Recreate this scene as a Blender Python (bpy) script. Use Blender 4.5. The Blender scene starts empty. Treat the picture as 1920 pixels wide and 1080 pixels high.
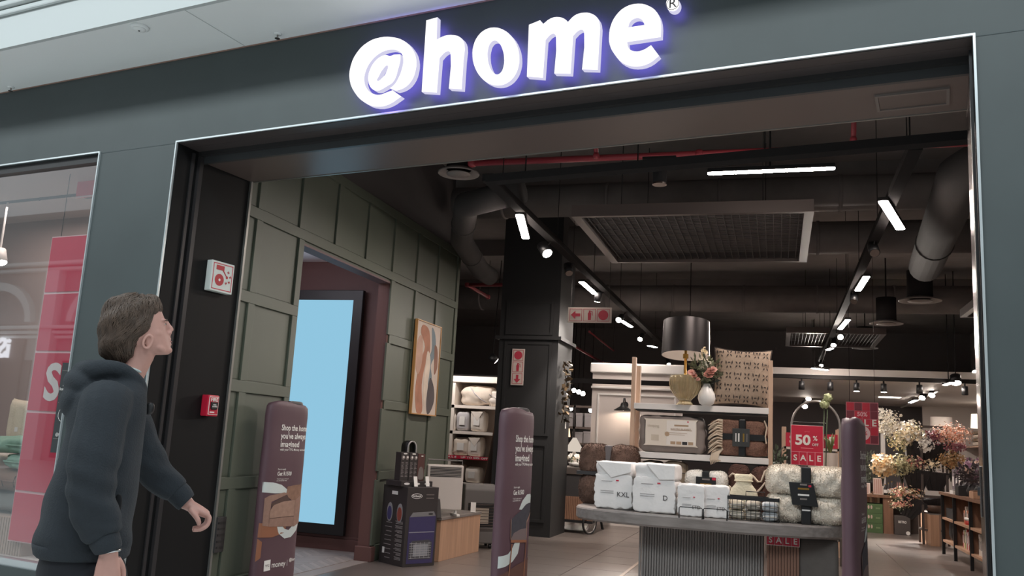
import bpy, math, random
import numpy as np
from mathutils import Vector, Matrix, noise
random.seed(7)
SC = bpy.context.scene
COL = SC.collection
# ---------------------------------------------------------------- camera
FPX = 1645.0; CAMH = 1.32
_z = np.array([526., -9487., FPX]); _z /= np.linalg.norm(_z)
_y = np.array([499., 313., FPX]); _y -= _z*(_y@_z); _y /= np.linalg.norm(_y)
_x = np.cross(_z, _y); _x = _x if _x[0] > 0 else -_x
RW = np.array([_x, _y, _z])              # world = RW @ (right, down, forward)
cam = bpy.data.cameras.new('camera'); cam.sensor_width = 36.0; cam.lens = FPX/1920*36
cam.clip_start = 0.05; cam.clip_end = 200
camo = bpy.data.objects.new('camera', cam); COL.objects.link(camo)
camo.matrix_world = Matrix(((RW[0,0], -RW[0,1], -RW[0,2], 0), (RW[1,0], -RW[1,1], -RW[1,2], 0),
                            (RW[2,0], -RW[2,1], -RW[2,2], CAMH), (0,0,0,1)))
SC.camera = camo
# ---------------------------------------------------------------- world, mall daylight, exposure
wd = bpy.data.worlds.new('mall_daylight'); SC.world = wd; wd.use_nodes = True
wd.node_tree.nodes['Background'].inputs[0].default_value = (0.86, 0.95, 1.0, 1)
wd.node_tree.nodes['Background'].inputs[1].default_value = 0.68
SC.view_settings.view_transform = 'Standard'; SC.view_settings.look = 'None'
SC.view_settings.exposure = 0.0; SC.view_settings.gamma = 1.0; SC.view_settings.use_curve_mapping = False
# facade frame: u along the shop front, w into the shop, z up
FU = np.array([0.98733, -0.15868, 0.]); FN = np.array([0.15868, 0.98733, 0.])
P0 = np.array([-4.1695, 5.11, 0.])
def FP(u, w, z): return P0 + FU*u + FN*w + np.array([0, 0, z])
FMAT = Matrix(((FU[0], FN[0], 0, P0[0]), (FU[1], FN[1], 0, P0[1]), (0, 0, 1, 0), (0, 0, 0, 1)))
def area_light(name, loc, target, sx, sy, energy, col):
    l = bpy.data.lights.new(name, 'AREA'); l.shape = 'RECTANGLE'; l.size = sx; l.size_y = sy
    l.energy = energy; l.color = col
    o = bpy.data.objects.new(name, l); COL.objects.link(o); o.location = loc
    o.rotation_euler = (Vector(target)-Vector(loc)).to_track_quat('-Z', 'Y').to_euler()
    return o
area_light('atrium_skylight', FP(2.0, -11.5, 10.5), FP(2.0, 0, 2.2), 14, 2.0, 420, (0.90, 0.97, 1.0))
area_light('mall_strip_light', FP(1.0, -3.0, 5.42), FP(1.0, -1.0, 2.6), 18, .5, 250, (0.90, 0.98, 1.0))
# ---------------------------------------------------------------- pixel helpers (photo pixel + known plane -> point)
def ray(px, py): return RW @ np.array([px-960., py-540., FPX])
C0 = np.array([0, 0, CAMH])
def atY(px, py, y): d = ray(px, py); return d*(y/d[1]) + C0
def atX(px, py, x): d = ray(px, py); return d*(x/d[0]) + C0
def atZ(px, py, z): d = ray(px, py); return d*((z-CAMH)/d[2]) + C0
def atP(px, py, p, n):
    d = ray(px, py); return d*(((np.array(p)-C0)@n)/(d@n)) + C0
def atF(px, py, w=0):
    q = atP(px, py, FP(0, w, 0), FN) - P0; return q@FU, q[2]
# ---------------------------------------------------------------- materials
def lin(c): return tuple(((v/255)/12.92 if v/255 <= .04045 else (((v/255)+.055)/1.055)**2.4) for v in c)
MATS = {}
def mat(name, rgb, rough=.6, metal=0., var=0., scale=8., bump=0., bscale=None, rgb2=None, spec=.5, stretch=None, sheen=0, coat=0):
    if name in MATS: return MATS[name]
    m = bpy.data.materials.new(name); m.use_nodes = True; nt = m.node_tree; b = nt.nodes['Principled BSDF']
    c = lin(rgb)
    b.inputs['Base Color'].default_value = (*c, 1); b.inputs['Roughness'].default_value = rough
    b.inputs['Metallic'].default_value = metal; b.inputs['Specular IOR Level'].default_value = spec
    if sheen: b.inputs['Sheen Weight'].default_value = sheen
    if coat: b.inputs['Coat Weight'].default_value = coat
    if var or bump:
        tc = nt.nodes.new('ShaderNodeTexCoord'); mp = nt.nodes.new('ShaderNodeMapping')
        nt.links.new(tc.outputs['Object'], mp.inputs[0])
        if stretch: mp.inputs['Scale'].default_value = stretch
        nz = nt.nodes.new('ShaderNodeTexNoise'); nz.inputs['Scale'].default_value = scale; nz.inputs['Detail'].default_value = 5
        nt.links.new(mp.outputs[0], nz.inputs['Vector'])
        if var:
            rp = nt.nodes.new('ShaderNodeValToRGB'); nt.links.new(nz.outputs['Fac'], rp.inputs[0])
            c2 = lin(rgb2) if rgb2 else tuple(v*(1-var) for v in c)
            c1 = c if rgb2 else tuple(min(1, v*(1+var*.6)) for v in c)
            rp.color_ramp.elements[0].position = .32; rp.color_ramp.elements[0].color = (*c2, 1)
            rp.color_ramp.elements[1].position = .68; rp.color_ramp.elements[1].color = (*c1, 1)
            nt.links.new(rp.outputs[0], b.inputs['Base Color'])
        if bump:
            n2 = nz
            if bscale:
                n2 = nt.nodes.new('ShaderNodeTexNoise'); n2.inputs['Scale'].default_value = bscale; n2.inputs['Detail'].default_value = 3
                nt.links.new(mp.outputs[0], n2.inputs['Vector'])
            bp = nt.nodes.new('ShaderNodeBump'); bp.inputs['Strength'].default_value = bump; bp.inputs['Distance'].default_value = .02
            nt.links.new(n2.outputs['Fac'], bp.inputs['Height']); nt.links.new(bp.outputs[0], b.inputs['Normal'])
    MATS[name] = m; return m
def emit(name, rgb, strength):
    if name in MATS: return MATS[name]
    m = bpy.data.materials.new(name); m.use_nodes = True; nt = m.node_tree; nt.nodes.clear()
    e = nt.nodes.new('ShaderNodeEmission'); o = nt.nodes.new('ShaderNodeOutputMaterial')
    e.inputs[0].default_value = (*lin(rgb), 1); e.inputs[1].default_value = strength
    nt.links.new(e.outputs[0], o.inputs[0]); MATS[name] = m; return m
def glassmat(name, rgb, ior=1.5, refl=.08, tint=(255,255,255)):
    m = bpy.data.materials.new(name); m.use_nodes = True; nt = m.node_tree; nt.nodes.clear()
    t = nt.nodes.new('ShaderNodeBsdfTransparent'); t.inputs[0].default_value = (*lin(tint), 1)
    g = nt.nodes.new('ShaderNodeBsdfGlossy'); g.inputs['Roughness'].default_value = .02; g.inputs[0].default_value = (*lin(rgb), 1)
    f = nt.nodes.new('ShaderNodeLayerWeight'); f.inputs[0].default_value = .5
    pw = nt.nodes.new('ShaderNodeMath'); pw.operation = 'POWER'; pw.inputs[1].default_value = 3.0
    nt.links.new(f.outputs['Facing'], pw.inputs[0])
    mu = nt.nodes.new('ShaderNodeMath'); mu.operation = 'MULTIPLY_ADD'; mu.inputs[1].default_value = .9; mu.inputs[2].default_value = refl; mu.use_clamp = True
    x = nt.nodes.new('ShaderNodeMixShader'); o = nt.nodes.new('ShaderNodeOutputMaterial')
    nt.links.new(pw.outputs[0], mu.inputs[0]); nt.links.new(mu.outputs[0], x.inputs[0])
    nt.links.new(t.outputs[0], x.inputs[1]); nt.links.new(g.outputs[0], x.inputs[2]); nt.links.new(x.outputs[0], o.inputs[0])
    MATS[name] = m; return m
# ---------------------------------------------------------------- mesh builder
class MB:
    def __init__(s): s.v = []; s.f = []
    def add(s, vs, fs):
        o = len(s.v); s.v += [tuple(map(float, p)) for p in vs]; s.f += [tuple(i+o for i in f) for f in fs]; return s
    def box(s, x0, x1, y0, y1, z0, z1):
        return s.add([(x0,y0,z0),(x1,y0,z0),(x1,y1,z0),(x0,y1,z0),(x0,y0,z1),(x1,y0,z1),(x1,y1,z1),(x0,y1,z1)],
                     [(0,3,2,1),(4,5,6,7),(0,1,5,4),(1,2,6,5),(2,3,7,6),(3,0,4,7)])
    def obox(s, c, ax, ay, az):
        c, ax, ay, az = map(np.array, (c, ax, ay, az)); vs = []
        for k in (-1, 1):
            for i, j in ((-1,-1),(1,-1),(1,1),(-1,1)): vs.append(c+ax*i+ay*j+az*k)
        return s.add(vs, [(0,3,2,1),(4,5,6,7),(0,1,5,4),(1,2,6,5),(2,3,7,6),(3,0,4,7)])
    def loft(s, rings, close=True, cap=True):
        n = len(rings[0]); vs = [p for r in rings for p in r]; fs = []
        for i in range(len(rings)-1):
            for j in range(n if close else n-1):
                k = (j+1) % n; fs.append((i*n+j, i*n+k, (i+1)*n+k, (i+1)*n+j))
        if cap: fs.append(tuple(range(n-1, -1, -1))); fs.append(tuple((len(rings)-1)*n+j for j in range(n)))
        return s.add(vs, fs)
    def tube(s, pts, r, n=8, cap=True):
        pts = [np.array(p, float) for p in pts]; rs = r if hasattr(r, '__len__') else [r]*len(pts)
        rings = []; up = np.array([0.0, 0.0, 1.0])
        t0 = pts[1]-pts[0]; t0 /= np.linalg.norm(t0)
        if abs(t0@up) > .9: up = np.array([1.0, 0, 0])
        a = np.cross(t0, up); a /= np.linalg.norm(a)
        for i, p in enumerate(pts):
            t = pts[min(i+1, len(pts)-1)]-pts[max(i-1, 0)]; t /= (np.linalg.norm(t)+1e-9)
            a = a - t*(a@t); a /= (np.linalg.norm(a)+1e-9); b = np.cross(t, a)
            rings.append([p + (a*math.cos(2*math.pi*k/n)+b*math.sin(2*math.pi*k/n))*rs[i] for k in range(n)])
        return s.loft(rings, True, cap)
    def lathe(s, prof, n=24, c=(0,0,0), cap=True):
        return s.loft([[(c[0]+r*math.cos(2*math.pi*k/n), c[1]+r*math.sin(2*math.pi*k/n), c[2]+z) for k in range(n)] for r, z in prof], True, cap)
    def cyl(s, c, r, z0, z1, n=20): return s.lathe([(r, z0), (r, z1)], n, c)
    def prism(s, pts, y0, y1):              # outline in x,z extruded along y
        n = len(pts)
        ar = sum(pts[i][0]*pts[(i+1)%n][1]-pts[(i+1)%n][0]*pts[i][1] for i in range(n))
        if ar < 0: pts = pts[::-1]
        vs = [(p[0], y0, p[1]) for p in pts]+[(p[0], y1, p[1]) for p in pts]
        return s.add(vs, [tuple(range(n)), tuple(range(2*n-1, n-1, -1))]+[(i, i+n, (i+1)%n+n, (i+1)%n) for i in range(n)])
    def soft(s, c, w, d, h, e=4., n=10, wob=0., ws=6., seed=0, axis_e=None):   # cushion-like rounded box
        ez = axis_e or e; vs = []; fs = []; idx = {}
        def vert(p):
            key = tuple(round(q, 5) for q in p)
            if key in idx: return idx[key]
            x, y, z = p; m = (abs(x)**e+abs(y)**e)**(1/e)
            L = (m**ez+abs(z)**ez)**(1/ez) or 1
            q = Vector((x/L, y/L, z/L))
            if wob:
                k = noise.noise(Vector((q.x*w*ws+seed*7.1, q.y*d*ws+3.3*seed, q.z*h*ws)))*wob
                q = q*(1+k/max(min(w, d, h)*.5, .03))
            idx[key] = len(vs); vs.append((c[0]+q.x*w/2, c[1]+q.y*d/2, c[2]+q.z*h/2)); return idx[key]
        for ax in range(3):
            for sg in (-1, 1):
                for i in range(n):
                    for j in range(n):
                        def P(a, b):
                            a = -1+2*a/n; b = -1+2*b/n; p = [0, 0, 0]; p[ax] = sg; p[(ax+1)%3] = a; p[(ax+2)%3] = b; return vert(p)
                        q = (P(i,j), P(i+1,j), P(i+1,j+1), P(i,j+1)); fs.append(q if sg > 0 else q[::-1])
        return s.add(vs, fs)
    def build(s, name, m, parent=None, smooth=False, bev=0., M=None, sub=0):
        me = bpy.data.meshes.new(name); vs = s.v
        if M is not None: vs = [tuple(M @ Vector(p)) for p in vs]
        me.from_pydata(vs, [], s.f); me.update()
        me.materials.append(m)
        if smooth: me.polygons.foreach_set('use_smooth', [True]*len(me.polygons))
        return link(name, me, parent, bev, sub)
def link(name, me, parent=None, bev=0., sub=0):
    o = bpy.data.objects.new(name, me); COL.objects.link(o)
    if parent is not None: o.parent = parent
    if bev:
        b = o.modifiers.new('bevel', 'BEVEL'); b.width = bev; b.segments = 2; b.limit_method = 'ANGLE'
    if sub:
        b = o.modifiers.new('sub', 'SUBSURF'); b.levels = sub; b.render_levels = sub
    return o
def tag(o, label, cat, group=None):
    o['label'] = label; o['category'] = cat
    if group: o['group'] = group
    return o
def thing(name, label, cat, loc=(0,0,0), rz=0., group=None, M=None):
    o = bpy.data.objects.new(name, None); COL.objects.link(o); o.empty_display_size = .1
    if M is not None: o.matrix_world = M
    else: o.location = loc; o.rotation_euler = (0, 0, rz)
    return tag(o, label, cat, group)
def struct(o): o['kind'] = 'structure'; return o
def stuff(o): o['kind'] = 'stuff'; return o
def dup(root, loc, rz=None, label=None, group=None):
    r = root.copy(); COL.objects.link(r); r.location = loc
    if rz is not None: r.rotation_euler = (0, 0, rz)
    if label: r['label'] = label
    if group: r['group'] = group
    def rec(a, b):
        for ch in a.children:
            c = ch.copy(); COL.objects.link(c); c.parent = b; rec(ch, c)
    rec(root, r); return r
def text(name, s, size, m, parent, M, bold=0., ext=.0008, align='CENTER', fit=None, warp=None):
    cu = bpy.data.curves.new(name, 'FONT'); cu.body = s; cu.size = size; cu.align_x = align; cu.align_y = 'CENTER'
    cu.offset = bold*size; cu.extrude = ext; cu.resolution_u = 3; cu.space_line = .95
    t = bpy.data.objects.new('t', cu); me = bpy.data.meshes.new_from_object(t)
    bpy.data.objects.remove(t); bpy.data.curves.remove(cu); me.name = name
    if fit:
        xs = [v.co.x for v in me.vertices]
        k = fit/(max(xs)-min(xs)) if xs else 1
        for v in me.vertices: v.co.x *= k
    if warp:
        for v in me.vertices: v.co = Vector(warp(M @ v.co))
    else: me.transform(M)
    me.materials.clear(); me.materials.append(m)
    return link(name, me, parent)
# text plane (x right, y up, z out) standing on a wall that faces -y
def upright(x, y, z, rz=0.): return Matrix.Translation((x, y, z)) @ Matrix.Rotation(rz, 4, 'Z') @ Matrix.Rotation(math.pi/2, 4, 'X')
def ell(cx, cz, rx, rz, n=24, a0=0, a1=2*math.pi, skew=0): return [(cx+rx*math.cos(a0+(a1-a0)*k/n)+skew*rz*math.sin(a0+(a1-a0)*k/n), cz+rz*math.sin(a0+(a1-a0)*k/n)) for k in range(n)]
def smoothpath(P, r, n=4):
    P = [np.array(p) for p in P]; out = []; rr = []
    for i in range(len(P)-1):
        p0, p1, p2, p3 = P[max(i-1,0)], P[i], P[i+1], P[min(i+2,len(P)-1)]
        for s in range(n):
            t = s/n; out.append(.5*((2*p1)+(p2-p0)*t+(2*p0-5*p1+4*p2-p3)*t*t+(3*p1-p0-3*p2+p3)*t**3)); rr.append(r[i]+(r[i+1]-r[i])*t)
    out.append(P[-1]); rr.append(r[-1]); return out, rr

def fuzz(mb, n, L, w, seed=0, droop=.3, spread=.7):
    """short pile: little blades standing on the faces of a finished builder"""
    rnd = random.Random(seed); V = [Vector(v) for v in mb.v]; q = MB(); F = mb.f
    ar = [((V[f[1]]-V[f[0]]).cross(V[f[2]]-V[f[0]])).length for f in F]; cum = np.cumsum(ar)
    for k in range(n):
        f = F[int(np.searchsorted(cum, rnd.random()*cum[-1]))]; a, b, c, d = V[f[0]], V[f[1]], V[f[2]], V[f[3 % len(f)]]
        u, v = rnd.random(), rnd.random(); p = a.lerp(b, u).lerp(d.lerp(c, u), v); nn = (b-a).cross(d-a)
        if nn.length < 1e-9: continue
        nn.normalize(); e = (nn+Vector((rnd.gauss(0,spread*.5), rnd.gauss(0,spread*.5), rnd.gauss(0,spread*.5)-droop))).normalized()*L*rnd.uniform(.6,1.3); sd = e.cross(Vector((rnd.random(), rnd.random(), rnd.random()))).normalized()*w
        q.add([p-sd, p+sd, p+e], [(0,1,2)])
    return q
# ================================================================ materials used all over
m_fac = mat('facade_paint', (66,74,75), .5, var=.10, scale=1.6, bump=.05, bscale=2.2)
m_blk = mat('black_panel', (19,19,20), .6, spec=.2, var=.06, scale=3)
m_soff = mat('lintel_panel', (96,84,80), .35)
m_trim = mat('satin_trim', (205,212,214), .28, metal=.6)
m_chrome = mat('brushed_metal', (150,142,138), .22, metal=1.)
m_dark = mat('dark_metal', (40,39,40), .5)
m_black = mat('black_plastic', (22,22,24), .45)
m_ceil = mat('ceiling_black', (132,127,126), .85, var=.12, scale=2)
m_white = mat('white_paint', (222,218,214), .5)
m_mallw = mat('mall_white', (232,236,236), .6)
m_green = mat('green_paint', (86,92,80), .55, var=.05, scale=2)
m_red = mat('oxblood_paint', (104,72,68), .55)
m_wood = mat('light_wood', (205,172,148), .55, var=.12, scale=3, stretch=(6,6,.6))
m_oak = mat('pale_oak', (190,150,122), .55, var=.14, scale=3, stretch=(8,8,.5))
m_brown = mat('mid_wood', (128,94,74), .55, var=.18, scale=3, stretch=(8,8,.5))
m_grey = mat('grey_laminate', (128,120,116), .5, var=.10, scale=4, stretch=(1,5,5))
m_redp = mat('sale_red', (196,38,66), .5)
m_redd = mat('sale_dark_red', (120,44,62), .5)
m_ink = mat('print_white', (235,232,228), .6)
m_inkd = mat('print_black', (45,43,44), .6)
m_pap = mat('paper_white', (232,228,224), .7)
m_gold = mat('brass', (190,150,80), .3, metal=1.)
# ================================================================ mall and shop front
UR = 5.106; ZO = 3.31; ZC = 3.967; UWR = -0.814; UWL = -4.6; ZW0 = .22
us = [-9, UWL, UWR, 0, UR, 11]; zs = [0, ZW0, ZO, ZC]
hole = {(1,1), (3,0), (3,1)}
def slab_with_holes(us, zs, hole, w0, w1):
    mb = MB(); nu, nz = len(us), len(zs); vid = {}
    def V(i, j, k):
        if (i,j,k) not in vid: vid[(i,j,k)] = len(mb.v); mb.v.append((us[i], (w0, w1)[k], zs[j]))
        return vid[(i,j,k)]
    solid = lambda i, j: 0 <= i < nu-1 and 0 <= j < nz-1 and (i,j) not in hole
    for i in range(nu-1):
        for j in range(nz-1):
            if not solid(i,j): continue
            mb.f.append((V(i,j,0), V(i+1,j,0), V(i+1,j+1,0), V(i,j+1,0)))
            mb.f.append((V(i,j,1), V(i,j+1,1), V(i+1,j+1,1), V(i+1,j,1)))
            if not solid(i-1,j): mb.f.append((V(i,j,0), V(i,j+1,0), V(i,j+1,1), V(i,j,1)))
            if not solid(i+1,j): mb.f.append((V(i+1,j,0), V(i+1,j,1), V(i+1,j+1,1), V(i+1,j+1,0)))
            if not solid(i,j-1): mb.f.append((V(i,j,0), V(i,j,1), V(i+1,j,1), V(i+1,j,0)))
            if not solid(i,j+1): mb.f.append((V(i,j+1,0), V(i+1,j+1,0), V(i+1,j+1,1), V(i,j+1,1)))
    return mb
wf = struct(slab_with_holes(us, zs, hole, 0, .10).build('wall_front', m_fac)); wf.matrix_world = FMAT
def fst(name, mb, m, **k):
    o = struct(mb.build(name, m, **k)); o.matrix_world = FMAT; return o
# joint lines of the cladding, trims round the openings
for i, (a, b) in enumerate(((UWR, 0), (UR, 11))):
    c = MB().box(a+.01, b-.01, -.002, .0, ZO-.004, ZO).build('cladding_joint', mat('joint_dark', (70,80,82), .7), wf)
t = .011
o = fst('trim_1', MB().loft([[(0-t, y, 0), (-t, y, ZO+t), (UR+t, y, ZO+t), (UR+t, y, 0), (UR, y, 0), (UR, y, ZO), (0, y, ZO), (0, y, 0)] for y in (-.014, .004)], True, True), m_trim)
o = fst('trim_2', MB().loft([[(UWL, y, ZO+t), (UWR+t, y, ZO+t), (UWR+t, y, ZW0), (UWR, y, ZW0), (UWR, y, ZO), (UWL, y, ZO)] for y in (-.014, .004)], True, True), m_trim)
fst('trim_16', MB().box(0, .004, .0045, .101, 0, ZO-.004), m_blk); fst('trim_17', MB().box(UR-.004, UR, .0045, .08, 0, ZO-.004), m_blk); fst('trim_18', MB().box(0, UR, .0045, .101, ZO-.004, ZO), mat('lintel_front', (66,60,60), .4))
# left reveal: pier with shutter guide, panel and metal corner
fst('wall_entrance_left', MB().box(-.75, 0, .101, .77, 0, 3.9), m_blk)
fst('trim_3', MB().box(-.001, .012, .14, .165, 0, 3.28), mat('guide_dark', (48,46,47), .3))
fst('trim_4', MB().box(-.001, .030, .20, .235, 0, 3.27), mat('guide_dark', (48,46,47), .3))
fst('trim_5', MB().box(-.001, .02, .755, .775, 0, 3.24), mat('thin_steel', (150,150,146), .35, metal=.7))
# right reveal with its brushed metal profile
fst('wall_entrance_right', MB().box(UR, UR+.6, .101, .77, 0, 3.9), m_blk)
fst('trim_6', MB().box(UR-.012, UR-.001, .30, .775, 0, 3.24), m_chrome, bev=.003)
fst('trim_7', MB().box(UR-.016, UR-.001, .08, .12, 0, 3.28), m_black)
hd = thing('shutter_lock', 'small steel lock plate low on the right entrance reveal', 'lock', M=FMAT @ Matrix.Translation((UR-.012, .5, 1.2)))
MB().box(-.01, 0, -.03, .03, -.12, .12).build('plate', m_chrome, hd, bev=.003); MB().cyl((-.008,0,-.02), .012, 0, .04, 10).build('cylinder', m_dark, hd)
# lintel soffit (two levels with the shutter slot between) and its access panel
fst('ceiling_lintel', MB().box(-.02, UR+.02, .27, .77, 3.24, 3.9), m_soff)
fst('ceiling_lintel_front', MB().box(-.02, UR+.02, .101, .20, 3.305, 3.9), mat('lintel_front', (66,60,60), .4))
fst('trim_8', MB().box(-.02, UR+.02, .20, .27, 3.275, 3.32), m_dark)
fst('trim_9', MB().box(.0, UR, .235, .262, 3.225, 3.275), mat('slot_grey', (58,60,62), .4))
fst('trim_10', MB().box(0, UR, .77, .785, 3.235, 3.262), mat('thin_steel', (150,150,146), .35, metal=.7))
ap = thing('access_panel', 'framed access hatch in the lintel soffit at the top right', 'hatch', M=FMAT @ Matrix.Translation((4.83, .53, 3.24)))
MB().box(-.165, .165, -.1, .1, -.006, 0).build('hatch', m_soff, ap)
fr = MB().loft([[(-.18,-.115,z), (.18,-.115,z), (.18,.115,z), (-.18,.115,z), (-.18,-.115,z)] for z in (0,)], False, False) if 0 else None
for (a, b, c, d) in ((-.18,.18,-.115,-.1), (-.18,.18,.1,.115), (-.18,-.165,-.1,.1), (.165,.18,-.1,.1)):
    MB().box(a, b, c, d, -.012, 0).build('frame', mat('hatch_frame', (118,110,106), .4), ap)
# mall soffit, bulkhead and upper ceiling in front of the shop
sof = fst('ceiling_mall', MB().box(-9, 11, -.57, 0, ZC, ZC+.05), m_mallw)
MB().box(-9, 11, -.012, 0, ZC-.004, ZC).build('shadow_bead', mat('bead_brown', (150,120,108), .6), sof)
MB().box(.55, .556, -.57, 0, ZC-.0025, ZC).build('board_joint', mat('joint_light', (190,196,196), .7), sof)
m_bulk = mat('bulkhead_white', (186,192,192), .6)
bk = fst('wall_bulkhead', MB().box(-9, 11, -.60, -.57, ZC-.002, 6.2), m_bulk)
for k, (z, d) in enumerate(((4.22, .03), (4.27, .06), (4.33, .1), (4.62, .06), (4.70, .12))):
    MB().box(-9, 11, -.60-d, -.60, z, z+.045).build('moulding', m_bulk, bk, bev=.012)
fl = fst('floor_mall', MB().box(-34, 16, -13, .77, -.05, 0), mat('mall_floor', (218,219,217), .3, var=.05, scale=2))
# opposite side of the mall: seen only as a reflection in the display window
ow = fst('wall_opposite', MB().box(-34, 16, -13.2, -13, 0, 7.5), mat('opposite_wall', (172,172,172), .7))
for z, d in ((3.55,.12), (3.68,.22), (3.82,.34), (5.6,.25), (5.75,.4)):
    MB().box(-34, 16, -13, -13+d, z, z+.1).build('cornice', m_mallw, ow, bev=.03)
for k in range(10):
    u0 = -34+k*5
    MB().box(u0-.3, u0+.3, -13, -12.75, 0, 5.6).build('pilaster', m_mallw, ow)
    MB().box(u0+.7, u0+4.3, -13, -12.96, .1, 2.9).build('shop_glass', mat('dark_glass', (62,52,52), .15), ow)
    arch = [(u0+2.5+1.7*math.cos(a), 4.05+1.25*math.sin(a)) for a in [math.pi*q/16 for q in range(17)]]+[(u0+2.5+1.45*math.cos(a), 4.05+1.0*math.sin(a)) for a in [math.pi*q/16 for q in range(16,-1,-1)]]
    MB().prism(arch, -13, -12.8).build('arch', m_mallw, ow)
# smoke detector and sprinkler heads on the soffit
def onsoff(px, py): q = atZ(px, py, ZC); return q
def head(px, py, label, kind):
    t = thing('fire_sprinkler' if kind else 'smoke_detector', label, 'sprinkler' if kind else 'detector', onsoff(px, py))
    if kind:
        MB().lathe([(.028,0), (.026,-.006), (.012,-.01)], 16).build('rosette', m_mallw, t, True)
        MB().lathe([(.006,-.008), (.006,-.03), (.018,-.034), (.018,-.037)], 12).build('deflector', m_chrome, t)
    else:
        MB().lathe([(.062,0), (.062,-.012), (.05,-.018)], 24).build('base', m_mallw, t, True)
        MB().lathe([(.044,-.016), (.04,-.026), (.02,-.03)], 24).build('cap', m_mallw, t, True)
        MB().lathe([(.008,-.029), (.006,-.034)], 10).build('sensor', m_dark, t)
head(262, 50, 'round white smoke detector on the mall soffit', 0)
head(21, 163, 'small sprinkler head on the soffit at the far left', 1)
head(521, 63, 'small sprinkler head on the soffit just left of the glowing sign', 1)
# ================================================================ the sign
m_face = emit('sign_white', (255,253,252), 1.25)
m_halo = emit('sign_halo', (128,112,232), 8.5)
m_ret = emit('sign_return', (226,224,252), .86)
def cp(p, w=-.092):
    u, z = atF(600+p[0]/2.66667, p[1]/2.66667, w); return u, z
def bez_letter(name, polys, parent, w0=-.092, w1=-.054):
    cu = bpy.data.curves.new('l', 'CURVE'); cu.dimensions = '2D'; cu.fill_mode = 'BOTH'; cu.extrude = abs(w1-w0)/2
    cu.resolution_u = 3; cu.bevel_depth = .002; cu.bevel_resolution = 1
    for pts, smooth in polys:
        sp = cu.splines.new('BEZIER'); sp.bezier_points.add(len(pts)-1); sp.use_cyclic_u = True
        for bp, p in zip(sp.bezier_points, pts):
            bp.co = (*cp(p), 0); sharp = len(p) > 2
            bp.handle_left_type = bp.handle_right_type = 'VECTOR' if sharp else 'AUTO'
    t = bpy.data.objects.new('t', cu); me = bpy.data.meshes.new_from_object(t); bpy.data.objects.remove(t); bpy.data.curves.remove(cu)
    me.transform(Matrix.Translation((0, (w0+w1)/2, 0)) @ Matrix.Rotation(math.pi/2, 4, 'X'))
    me.materials.clear()
    for m in (m_face, m_halo, m_ret): me.materials.append(m)
    for p in me.polygons:
        p.material_index = 0 if p.normal.y < -.8 else (1 if p.normal.y > .8 else 2)
    return link(name, me, parent)
sg = thing('shop_sign', 'large glowing white letters reading @home on the dark fascia', 'sign', M=FMAT)
S = 's'
at_ring = [(405,483,S),(345,522),(285,533),(225,512),(175,462),(150,400),(155,330),(187,262),(240,212),(300,189),(360,187),(418,205),(458,242),(480,292),(478,352),(455,408),(420,440),(382,453,S),(352,441,S),(372,425),(395,388),(411,345),(418,300),(410,268),(385,251),(345,249),(300,266),(258,303),(230,352),(221,402),(235,446),(265,470),(300,475),(335,463),(362,453,S)]
at_a = [(350,276),(372,268,S),(406,266,S),(408,290),(394,350),(380,395),(362,420),(342,432),(318,447),(288,460),(262,453),(243,430),(236,395),(245,350),(270,306),(305,277),(335,270)]
at_h = [(330,332),(313,350),(300,380),(294,400),(312,388),(328,357)]
sc_a = lambda l, k: [tuple([325+(q[0]-325)*k, 365+(q[1]-365)*k]+list(q[2:])) for q in l]
bez_letter('letter', [(at_ring,1)], sg); bez_letter('letter', [(sc_a(at_a,.93),1),([(312+(q[0]-312)*1.5, 366+(q[1]-366)*1.15) for q in at_h],1)], sg)
bez_letter('letter', [([(533,103,S),(586,88,S),(583,200,S),(625,180),(668,177),(703,190),(722,222),(718,300,S),(708,446,S),(646,442,S),(655,280),(648,257),(628,260),(598,290,S),(584,462,S),(510,458,S)],1)], sg)
bez_letter('letter', [(ell(880,285,116,146,20,skew=.06) if 0 else [(880+116*math.cos(a)-10*math.sin(a),283-144*math.sin(a)) for a in np.linspace(0,2*math.pi,17)[:-1]],1),([(880+42*math.cos(a)-6*math.sin(a),288-86*math.sin(a)) for a in np.linspace(0,2*math.pi,13)[:-1]],1)], sg)
bez_letter('letter', [([(1046,125,S),(1100,103,S),(1116,122,S),(1155,93),(1195,87),(1225,98),(1240,112,S),(1275,78),(1320,65),(1362,72),(1392,100),(1400,140,S),(1388,348,S),(1312,346,S),(1323,180),(1316,150),(1298,150),(1265,180,S),(1252,368,S),(1173,366,S),(1182,198),(1175,170),(1158,170),(1128,200,S),(1114,388,S),(1036,382,S)],1)], sg)
bez_letter('letter', [([(1447,180),(1455,130),(1480,80),(1525,38),(1590,20),(1645,32),(1685,65),(1703,112),(1703,185,S),(1535,210,S),(1543,243),(1572,258),(1615,252),(1655,228,S),(1694,280,S),(1645,317),(1580,332),(1520,317),(1475,272),(1450,222)],1),([(1540,139,S),(1550,110),(1575,92),(1603,93),(1620,112),(1624,126,S)],1)], sg)
rr = [(1764+32*math.cos(a),20-36*math.sin(a)) for a in np.linspace(0,2*math.pi,13)[:-1]]
dsc = bez_letter('disc', [(rr,1)], sg)
ur, zr = cp((1764,20)); text('registered_mark', 'R', .075, m_inkd, dsc, upright(ur, -.097, zr), bold=.0)
ring = [(ur+.034*math.cos(a), zr+.034*math.sin(a)) for a in np.linspace(0, 2*math.pi, 25)]
MB().tube([(x, -.096, z) for x, z in ring], .0016, 4, False).build('registered_ring', m_inkd, dsc)
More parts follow.
